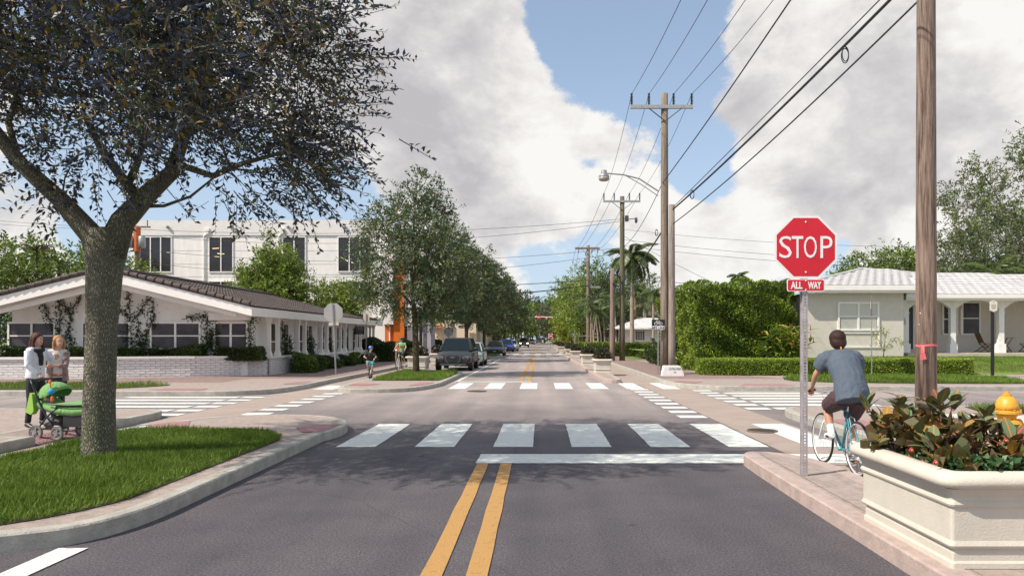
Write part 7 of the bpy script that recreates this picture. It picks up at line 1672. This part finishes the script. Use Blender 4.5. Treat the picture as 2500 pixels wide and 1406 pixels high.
# ---- man on teal bicycle, seen from behind
bz = .006
bk = bicycle('teal road bicycle with white rims ridden by the man in the blue shirt', (3.88, 8.70, bz), math.radians(1.5), 1.0, mat('teal_paint', (.06,.30,.36), .25, coat=.5))
hm = hairmat('hair_dark', (.05,.022,.018), (.022,.010,.010))
shirt = fabric('blue_grey_cloth', (.082,.108,.150)); shorts = fabric('maroon_cloth', (.075,.038,.045))
Jm = dict(pel=(0,.17,1.02), waist=(0,.24,1.17), chest=(0,.40,1.36), neck=(0,.53,1.51), head=(-.005,.60,1.665), shL=(-.185,.49,1.45), shR=(.185,.49,1.45), elL=(-.285,.60,1.22), elR=(.285,.60,1.22), wrL=(-.275,.74,1.055), wrR=(.275,.74,1.055),
  hipL=(-.10,.20,.96), hipR=(.10,.20,.96), knL=(-.135,.60,.80), knR=(.14,.52,.66), anL=(-.135,.45,.48), anR=(.115,.36,.24), toeL=(-.13,.60,.435), toeR=(.12,.50,.165))
def man_top(mb, J, k, M):
    top(.66, .13, .046, neckr=.080, cuff=.070)(mb, J, k, M)
    mb.ball(J['shL']+vec(.01,-.01,.0), .092, 12, 8).ball(J['shR']+vec(-.01,-.01,.0), .092, 12, 8)
    mb.tube([J['pel']-vec(0,.02,.02), J['waist']-vec(0,.03,0), J['chest']-vec(0,.02,0)], [(.185,.11),(.175,.11),(.17,.10)], 16, lat=(1,0,0))
mp_, M_, hk_ = person('man in blue-grey t-shirt and maroon shorts riding away on a teal bicycle', (3.88, 8.70, bz), Jm, 1.08, SKIN, (0,1,-.12), None, hm, clothes=[('tshirt', man_top, shirt, .013), ('shorts', bottoms(.88, .035, hemr=.098), shorts, .013), ('shoe', shoe('L'), mat('shoe_white', (.7,.69,.68), .6), .009), ('shoe', shoe('R'), mat('shoe_white', (.7,.69,.68), .6), .009), ('sock', sock('L'), mat('sock_white', (.78,.77,.78), .9), .01), ('sock', sock('R'), mat('sock_white', (.78,.77,.78), .9), .01)])
mb = MB(); mb.ball((0,.022,.035), (.104,.118,.108), 18, 12).ball((0,.055,-.03), (.102,.075,.095), 16, 10).tube([(0,.10,-.02),(0,.105,-.08),(0,.09,-.125)], [(.075,.035),(.062,.03),(.035,.022)], 12, lat=(1,0,0)).tube([(-.075,.0,.04),(-.082,.01,-.03),(-.07,.03,-.085)], [.02,.022,.014], 8).tube([(.075,.0,.04),(.082,.01,-.03),(.07,.03,-.085)], [.02,.022,.014], 8)
xf(mb, 0, M_); hr = remeshed('hair', mb, hm, mp_, .011, 3)
mb = MB(); mb.ball((.01,.115,-.135), (.030,.024,.022), 12, 8).ball((.045,.110,-.14), (.028,.024,.02), 10, 8); xf(mb, 0, M_); remeshed('hair_bun', mb, hm, hr, .008, 2)
mb = MB(); mb.torus((.012,.122,-.118), .017, .009, (1,.3,.2), 14, 6); xf(mb, 0, M_); obj('hair_tie', mb, mat('orange_band', (.65,.25,.05), .6), hr)
# ---- two women and a stroller at left
WG_ = None
Y1 = 12.35; jean = fabric('black_trousers', (.022,.022,.028)); jacket = fabric('white_jacket', (.72,.74,.82)); hb1 = hairmat('hair_brown', (.13,.04,.028), (.03,.012,.010)); hbl = hairmat('hair_blonde', (.48,.27,.11), (.25,.13,.05))
x1_ = X_(86, Y1); z1_ = .15
J1 = dict(pel=(0,0,.88), waist=(.01,0,1.02), chest=(.02,0,1.20), neck=(.03,0,1.385), head=(.055,0,1.525), shL=(.03,.15,1.33), shR=(-.0,-.16,1.33), elL=(.17,.22,1.13), elR=(.05,-.26,1.09), wrL=(.30,.10,1.20), wrR=(.20,-.20,.93),
  hipL=(0,.085,.84), hipR=(0,-.085,.84), knL=(.10,.08,.46), knR=(-.02,-.09,.47), anL=(.06,.09,.11), anR=(-.06,-.10,.085), toeL=(.22,.05,.05), toeR=(.10,-.14,.03))
w1_, M1, h1 = person('dark haired woman in white jacket and black trousers pushing a green stroller', (x1_, Y1, z1_), J1, .93, SKIN2, (.96,-.28,-.03), {'L': vec(.1,-.1,.4), 'R': vec(.6,.1,-.3)}, hb1, fem=True, handn={'L': vec(.3,-.9,0), 'R': vec(0,0,-1)},
   clothes=[('inner_top', top(.1,.0,.006), mat('black_top', (.02,.02,.025), .8), .013), ('jacket', top(1.93,.02,.028,neckr=.072,cuff=.055), jacket, .013), ('trousers', bottoms(1.97,.010,.060,.052), jean, .013), ('shoe', shoe('L'), mat('shoe_black', (.03,.03,.03), .4), .009), ('shoe', shoe('R'), mat('shoe_black', (.03,.03,.03), .4), .009)])
mb = MB(); mb.ball((0,.036,.044), (.088,.100,.090), 16, 12).tube([(0,.07,.05),(.0,.095,-.05),(0,.10,-.15),(.0,.09,-.25),(0,.07,-.31)], [(.075,.05),(.088,.055),(.092,.05),(.075,.04),(.03,.02)], 14, lat=(1,0,0)).tube([(-.072,0,.05),(-.085,.01,-.05),(-.09,.0,-.15),(-.08,-.02,-.25)], [.022,.028,.03,.012], 8).tube([(.072,0,.05),(.085,.01,-.05),(.09,.0,-.15),(.08,-.02,-.25)], [.022,.028,.03,.012], 8)
xf(mb, 0, M1); remeshed('hair', mb, hb1, w1_, .011, 2)
mb = MB(); mb.torus((.045,-.02,1.355), .085, .038, (.1,-.1,1), 20, 8).tube([(.12,-.07,1.33),(.145,-.06,1.22),(.14,-.05,1.08)], [(.05,.025),(.045,.022),(.035,.018)], 10, lat=(.5,.8,0)); remeshed('scarf', mb, mat('black_scarf', (.018,.018,.022), .9), w1_, .011, 3)
bt_ = MB()
for i in range(4): bt_.ball((.155+.004*i,-.10,1.20-.085*i), .010, 6, 5)
for i in range(5): bt_.ball((.07+.03*i,-.265+.008*i,1.03-.022*i), .008, 6, 5)
obj('buttons', bt_, mat('button_black', (.03,.03,.04), .5), w1_)
Y2 = 13.2; x2_ = X_(140, Y2)
J2 = dict(pel=(0,0,.86), waist=(.0,0,1.0), chest=(.01,0,1.17), neck=(.015,0,1.345), head=(.03,0,1.485), shL=(.10,.10,1.29), shR=(-.13,-.08,1.29), elL=(.17,-.02,1.04), elR=(-.18,-.16,1.05), wrL=(.10,-.24,1.05), wrR=(-.02,-.30,1.04),
  hipL=(.06,.05,.82), hipR=(-.06,-.05,.82), knL=(.09,-.02,.45), knR=(-.05,-.10,.45), anL=(.06,.05,.10), anR=(-.05,-.02,.09), toeL=(.14,-.08,.04), toeR=(.05,-.16,.04))
taupe = fabric('taupe_blazer', (.27,.20,.185))
w2_, M2, h2 = person('blonde woman in taupe blazer standing behind the green stroller', (x2_, Y2, .15), J2, .92, SKIN2, (.78,-.62,-.02), {'L': vec(-.4,-.1,-.05), 'R': vec(.5,-.05,.03)}, hbl, fem=True, handn={'L': vec(0,.4,.6), 'R': vec(0,.4,.6)},
   clothes=[('white_top', top(.1,.03,.012), fabric('white_top_cloth', (.66,.60,.60)), .013), ('jeans', bottoms(1.97,.010,.060,.05), fabric('navy_jeans', (.03,.04,.07)), .013), ('shoe', shoe('L'), mat('shoe_black', (.03,.03,.03), .4), .009), ('shoe', shoe('R'), mat('shoe_black', (.03,.03,.03), .4), .009)])
def blazer(mb, J, k, M):
    f = vec(.62,-.78,0).normalized(); lat = (J['shR']-J['shL']).normalized()
    for sd, s in ((-1,'R'),(1,'L')):
        o = J['sh'+s]
        side = (o-(J['shL']+J['shR'])/2).normalized()
        mb.tube([J['pel']+side*.11-f*.01-vec(0,0,.10), J['waist']+side*.10-f*.01, J['chest']+side*.10-f*.005, J['sh'+s]-side*.05], [(.075,.125),(.065,.115),(.075,.125),(.055,.06)], 12, lat=lat)
        mb.tube([J['sh'+s], J['sh'+s].lerp(J['el'+s],.5), J['el'+s], J['el'+s].lerp(J['wr'+s],.62)], [.062,.056,.05,.043], 12)
    mb.tube([J['pel']-f*.05-vec(0,0,.10), J['waist']-f*.045, J['chest']-f*.045, J['neck']-f*.03-vec(0,0,.05)], [(.15,.07),(.14,.065),(.15,.075),(.09,.05)], 12, lat=lat)
mb = MB(); blazer(mb, {a: Vector(b) for a, b in J2.items()}, .92, M2); remeshed('blazer', mb, taupe, w2_, .012, 3)
mb = MB(); mb.tube([(-.14,.02,.875),(-.04,-.14,.875),(.12,-.10,.875),(.17,.0,.875)], [.017,.02,.02,.017], 8); obj('belt', mb, mat('belt_brown', (.25,.09,.04), .5), w2_)
mb = MB(); mb.ball((0,.040,.046), (.086,.096,.086), 16, 12).tube([(0,.06,.06),(.0,.085,-.03),(0,.075,-.11),(0,.06,-.165)], [(.07,.045),(.085,.05),(.085,.045),(.06,.03)], 14, lat=(1,0,0)).tube([(-.070,0,.05),(-.083,.01,-.04),(-.082,.0,-.14)], [.02,.026,.018], 8).tube([(.070,0,.05),(.083,.01,-.04),(.082,.0,-.14)], [.02,.026,.018], 8)
xf(mb, 0, M2); remeshed('hair', mb, hbl, w2_, .011, 2)
# stroller
GRN = fabric('stroller_green', (.17,.36,.12)); ys = 12.0; x0s = X_(120, ys); sr = math.radians(-8)
stz = .02
st = thing('stroller', 'bright green baby stroller with dark frame and dangling toys', 'stroller', (x0s, ys, stz), sr)
FR = mat('stroller_frame', (.025,.03,.045), .35, metal=.3)
fr = MB()
for s in (-.24,.24):
    fr.tube([(-.12,s,.98),(-.08,s,.90),(.04,s,.62),(.17,s,.40),(.28,s,.26),(.33,s,.17)], .015, 8); fr.tube([(.0,s,.17),(.12,s,.32),(.24,s,.44),(.36,s,.54)], .013, 8); fr.tube([(.18,s,.40),(.40,s,.24)], .012, 8)
fr.tube([(-.12,-.24,.98),(-.14,0,.995),(-.12,.24,.98)], .017, 8).tube([(0,-.24,.17),(0,.24,.17)], .012, 6).tube([(.33,-.24,.14),(.85,-.2,.2)], .012, 6).tube([(.33,.24,.14),(.85,.2,.2)], .012, 6).tube([(.85,-.2,.2),(.85,.2,.2)], .012, 6)
obj('frame', fr, FR, st, smooth=True)
obj('handle_grip', MB().tube([(-.121,-.20,.982),(-.14,0,.996),(-.121,.20,.982)], .022, 8), BLKP, st)
def swheel(x, y, r, w=.035):
    o = obj('wheel', MB().torus((x,y,r), r-.02, .02, (0,1,0), 30, 8), mat('wheel_grey', (.16,.155,.15), .7), st, smooth=True)
    h = MB().torus((x,y,r), r*.68, .012, (0,1,0), 24, 6)
    for k in range(5): a = 2*math.pi*k/5+.3; h.beam((x,y,r), (x+r*.8*math.cos(a),y,r+r*.8*math.sin(a)), .022, .026)
    h.lathe([(.03,-.025),(.03,.025)], 12, (x,y,r), (0,1,0)); obj('rim', h, mat('wheel_alu', (.30,.30,.31), .4, metal=.4), o)
for s in (-.27,.27): swheel(0,s,.13); swheel(.38,s*.95,.115)
for s in (-.27,.27): obj('mudguard', MB().tube([(.31,s*.95,.19),(.34,s*.95,.24),(.42,s*.95,.24),(.46,s*.95,.19)], [(.02,.01)]*4, 8, lat=(0,1,0)), mat('guard_grey', (.35,.35,.36), .4), st)
# hood: part of a sphere shell
hd_ = MB(); vs = []; n1_, n2_ = 14, 12; c = (.13,0,.70)
for i in range(n1_+1):
    th_ = math.radians(-8+150*i/n1_)   # from back bottom up over to the front
    for j in range(n2_+1):
        ph = math.radians(-90+180*j/n2_); rr = .25
        x = c[0]-rr*math.cos(th_)*math.cos(ph)*1.0; z = c[2]+rr*math.sin(th_)*math.cos(ph)*.98-.0; y = .245*math.sin(ph); vs.append((x,y,z))
hd_.add(vs, [(i*(n2_+1)+j, i*(n2_+1)+j+1, (i+1)*(n2_+1)+j+1, (i+1)*(n2_+1)+j) for i in range(n1_) for j in range(n2_)])
ho = obj('hood', hd_, GRN, st, smooth=True, fix=False); sm_ = ho.modifiers.new('s','SOLIDIFY'); sm_.thickness = .01
obj('hood_trim', MB().tube([vs[n1_*(n2_+1)+j] for j in range(n2_+1)], .011, 6), mat('green_trim', (.12,.33,.10), .7), ho)
bd = MB(); bd.tube([(-.10,0,.64),(-.05,0,.60),(.10,0,.54),(.3,0,.49),(.6,0,.47),(.88,0,.49),(.96,0,.53)], [(.18,.10),(.225,.13),(.24,.10),(.25,.10),(.25,.12),(.24,.11),(.2,.05)], 16, lat=(0,1,0))
remeshed('carrycot', bd, GRN, st, .015, 3)
obj('cot_trim', MB().tube([(.20,-.255,.60),(.6,-.26,.585),(.95,-.25,.60)], .014, 6), BLKP, st)
obj('apron', MB().add([(.26,-.245,.60),(.95,-.24,.60),(.95,.24,.60),(.26,.245,.60),(.6,0,.645)], [(0,1,4),(1,2,4),(2,3,4),(3,0,4)]), GRN, st, smooth=True)
obj('side_bag', MB().extr([(-.12,.78),(-.08,.76),(-.05,.48),(-.10,.42),(-.20,.46)], 'y', -.26, -.16), mat('bag_lime', (.28,.50,.09), .8), st)
bs = MB(); bs.tube([(.07,0,.24),(.11,0,.26),(.22,0,.27),(.32,0,.25)], [(.2,.07),(.22,.12),(.22,.13),(.18,.09)], 12, lat=(0,1,0)); remeshed('shopping_basket', bs, mat('basket_grey', (.13,.12,.115), .5, .3, 20), st, .015, 2)
obj('lower_box', MB().box(.44,.9,-.2,.2,.22,.45), mat('basket_black', (.015,.015,.02), .6), st)
toys = thing('hanging_toys', 'orange and blue plush toys hanging inside the stroller hood', 'toy', (x0s, ys, stz), sr)
obj('orange_plush', MB().ball((.20,-.2,.965), (.025,.02,.035), 8, 6).tube([(.20,-.2,.96),(.21,-.2,.86)], .012, 6), mat('plush_orange', (.75,.17,.03), .8), toys); obj('blue_ball', MB().ball((.22,-.2,.80), (.055,.05,.05), 14, 10), mat('plush_blue', (.02,.30,.60), .7), toys)
obj('orange_fish', MB().ball((.16,-.21,.785), (.045,.02,.022), 8, 6).ball((.24,-.2,.68), (.025,.025,.06), 8, 6), mat('plush_orange', (.75,.17,.03), .8), toys); obj('small_doll', MB().ball((.12,-.2,.68), (.025,.025,.03), 8, 6), mat('plush_tan', (.6,.4,.2), .8), toys); obj('purple_toy', MB().ball((.18,-.2,.665), (.022,.02,.03), 8, 6), mat('plush_purple', (.2,.15,.4), .8), toys); obj('red_toy', MB().ball((.09,-.21,.67), (.018,.015,.02), 8, 6), mat('plush_red', (.5,.03,.03), .8), toys)
# ---- boy on blue bicycle
bx0, by0 = X_(900,29.4), 29.2
bicycle('small blue bicycle ridden by the boy in the blue helmet', (bx0-.02, by0+.78, .006), math.pi+math.radians(8), .76, mat('blue_paint', (.03,.20,.50), .3, coat=.5), .026, 'flat', rimw=.012, saddle_h=.86)
k = .74
def RZ2(p, a=math.radians(8)):
    x, y, z = p; return (x*math.cos(a)-y*math.sin(a), x*math.sin(a)+y*math.cos(a), z)
Jb = dict(pel=(0,0,.72), waist=(0,-.03,.84), chest=(0,-.07,.99), neck=(0,-.10,1.12), head=(.03,-.12,1.26), shL=(.135,-.09,1.07), shR=(-.135,-.09,1.07), elL=(.25,-.16,.93), elR=(-.25,-.2,.93), wrL=(.19,-.36,.85), wrR=(-.16,-.34,.90),
  hipL=(.07,0,.69), hipR=(-.07,0,.69), knL=(.10,-.26,.52), knR=(-.10,-.26,.67), anL=(.09,-.16,.24), anR=(-.08,-.12,.42), toeL=(.09,-.27,.19), toeR=(-.09,-.24,.38))
Jb = {a: RZ2(b) for a, b in Jb.items()}; byc = (bx0-.02, by0+.60, .006)
helm_b = mat('helmet_blue', (.02,.14,.50), .25, coat=.5)
pb, Mb, hb2 = person('boy in blue helmet, black shirt and turquoise shorts riding toward the camera', byc, Jb, k, SKIN2, (.75,-.65,.12), None, hbl, clothes=[('tshirt', top(.7,.06,.025,cuff=.066), fabric('black_tee', (.022,.024,.022)), .012), ('shorts', bottoms(.72,.045,hemr=.115), fabric('turquoise', (.02,.36,.36)), .012), ('shoe', shoe('L'), mat('shoe_brown', (.10,.05,.045), .6), .009), ('shoe', shoe('R'), mat('shoe_brown', (.10,.05,.045), .6), .009)], vox=.010)
def helmet(M, hk, m, par, m2):
    mb = MB(); n, mm = 20, 10; vs = []; fs = []
    for i in range(mm+1):
        p = math.radians(100)*i/mm
        for j in range(n):
            a = 2*math.pi*j/n; rb = 1+.05*math.cos(6*a)*math.sin(p); vs.append((.098*hk*rb*math.sin(p)*math.cos(a), .012+.118*hk*rb*math.sin(p)*math.sin(a), .045*hk+.095*hk*math.cos(p)))
    for i in range(mm):
        for j in range(n): fs.append((i*n+j, i*n+(j+1)%n, (i+1)*n+(j+1)%n, (i+1)*n+j))
    mb.add(vs, fs); xf(mb, 0, M); o = obj('helmet', mb, m, par, smooth=True, fix=False); s = o.modifiers.new('s','SOLIDIFY'); s.thickness = .012
    v = MB()
    for i in range(5): x = (i-2)*.032*hk; v.tube([(x,-.075*hk,.085*hk),(x*.9,-.03,.135*hk),(x*.9,.05,.135*hk),(x,.10*hk,.08*hk)], .007, 5)
    xf(v, 0, M); obj('helmet_vents', v, m2, o)
    s = MB(); s.tube([(-.078*hk,-.01,.02),(-.05*hk,-.045*hk,-.09*hk),(0,-.05*hk,-.112*hk),(.05*hk,-.045*hk,-.09*hk),(.078*hk,-.01,.02)], .005, 5); xf(s, 0, M); obj('helmet_strap', s, BLKP, o)
helmet(Mb, hb2, helm_b, pb, mat('helmet_grey', (.3,.33,.35), .4))
# ---- woman on pale yellow bicycle
wx, wy = X_(970,37.6), 37.4
bicycle('pale yellow city bicycle ridden by the woman in the green shirt', (wx+.10, wy+1.32, .006), math.pi+math.radians(-6), 1.0, mat('pale_yellow', (.55,.52,.22), .3, coat=.4), .018, 'high')
Jw = dict(pel=(0,0,1.0), waist=(0,-.03,1.14), chest=(0,-.06,1.31), neck=(0,-.08,1.475), head=(0,-.11,1.62), shL=(.165,-.07,1.42), shR=(-.165,-.07,1.42), elL=(.27,-.16,1.22), elR=(-.29,-.18,1.22), wrL=(.27,-.46,1.08), wrR=(-.28,-.48,1.08),
  hipL=(.09,0,.95), hipR=(-.09,0,.95), knL=(.12,-.38,.83), knR=(-.12,-.30,.62), anL=(.13,-.26,.42), anR=(-.10,-.14,.25), toeL=(.13,-.42,.37), toeR=(-.10,-.28,.19))
Jw = {a: RZ2(b, math.radians(-6)) for a, b in Jw.items()}
pw_, Mw, hw2 = person('woman in light green shirt with race bib, black helmet and sunglasses riding toward the camera', (wx+.08, wy+1.10, .006), Jw, .93, SKIN2, (.05,-1,-.05), None, hb1, fem=True, glasses=True, clothes=[('tshirt', top(.35,.05,.018,cuff=.05), fabric('mint_shirt', (.22,.52,.24)), .012), ('leggings', bottoms(1.85,.010,.056,.045), fabric('charcoal', (.045,.045,.055)), .012), ('shoe', shoe('L'), mat('shoe_blue', (.25,.3,.4), .6), .009), ('shoe', shoe('R'), mat('shoe_blue', (.25,.3,.4), .6), .009)], vox=.011)
helmet(Mw, hw2, mat('helmet_black', (.03,.032,.035), .3), pw_, mat('helmet_grey', (.3,.33,.35), .4))
mb = MB(); mb.tube([(.06,.03,.0),(.09,.03,-.08),(.12,-.0,-.15),(.13,-.02,-.21)], [.03,.035,.035,.015], 10).tube([(-.06,.04,.0),(-.07,.06,-.09),(-.05,.07,-.15)], [.025,.03,.015], 10); xf(mb, 0, Mw); remeshed('hair', mb, hb1, pw_, .011, 2)
bb_ = obj('race_bib', MB().add([(-.085,-.195,1.18),(.085,-.20,1.18),(.09,-.212,1.30),(-.09,-.208,1.30)], [(0,1,2,3)]), mat('bib_orange', (.70,.26,.05), .7), pw_, fix=False)
obj('bib_band', MB().add([(-.09,-.212,1.303),(.09,-.216,1.303),(.09,-.217,1.335),(-.09,-.213,1.335)], [(0,1,2,3)]), mat('bib_blue', (.03,.22,.35), .7), bb_, fix=False)
sm2 = MB()
for i in range(9): x = -.07+.017*i; sm2.box(x, x+random.uniform(.008,.016), -.2235, -.2195, 1.20+random.uniform(0,.02), 1.26+random.uniform(0,.02))
obj('bib_marks', sm2, mat('bib_black', (.03,.03,.03), .7), bb_)
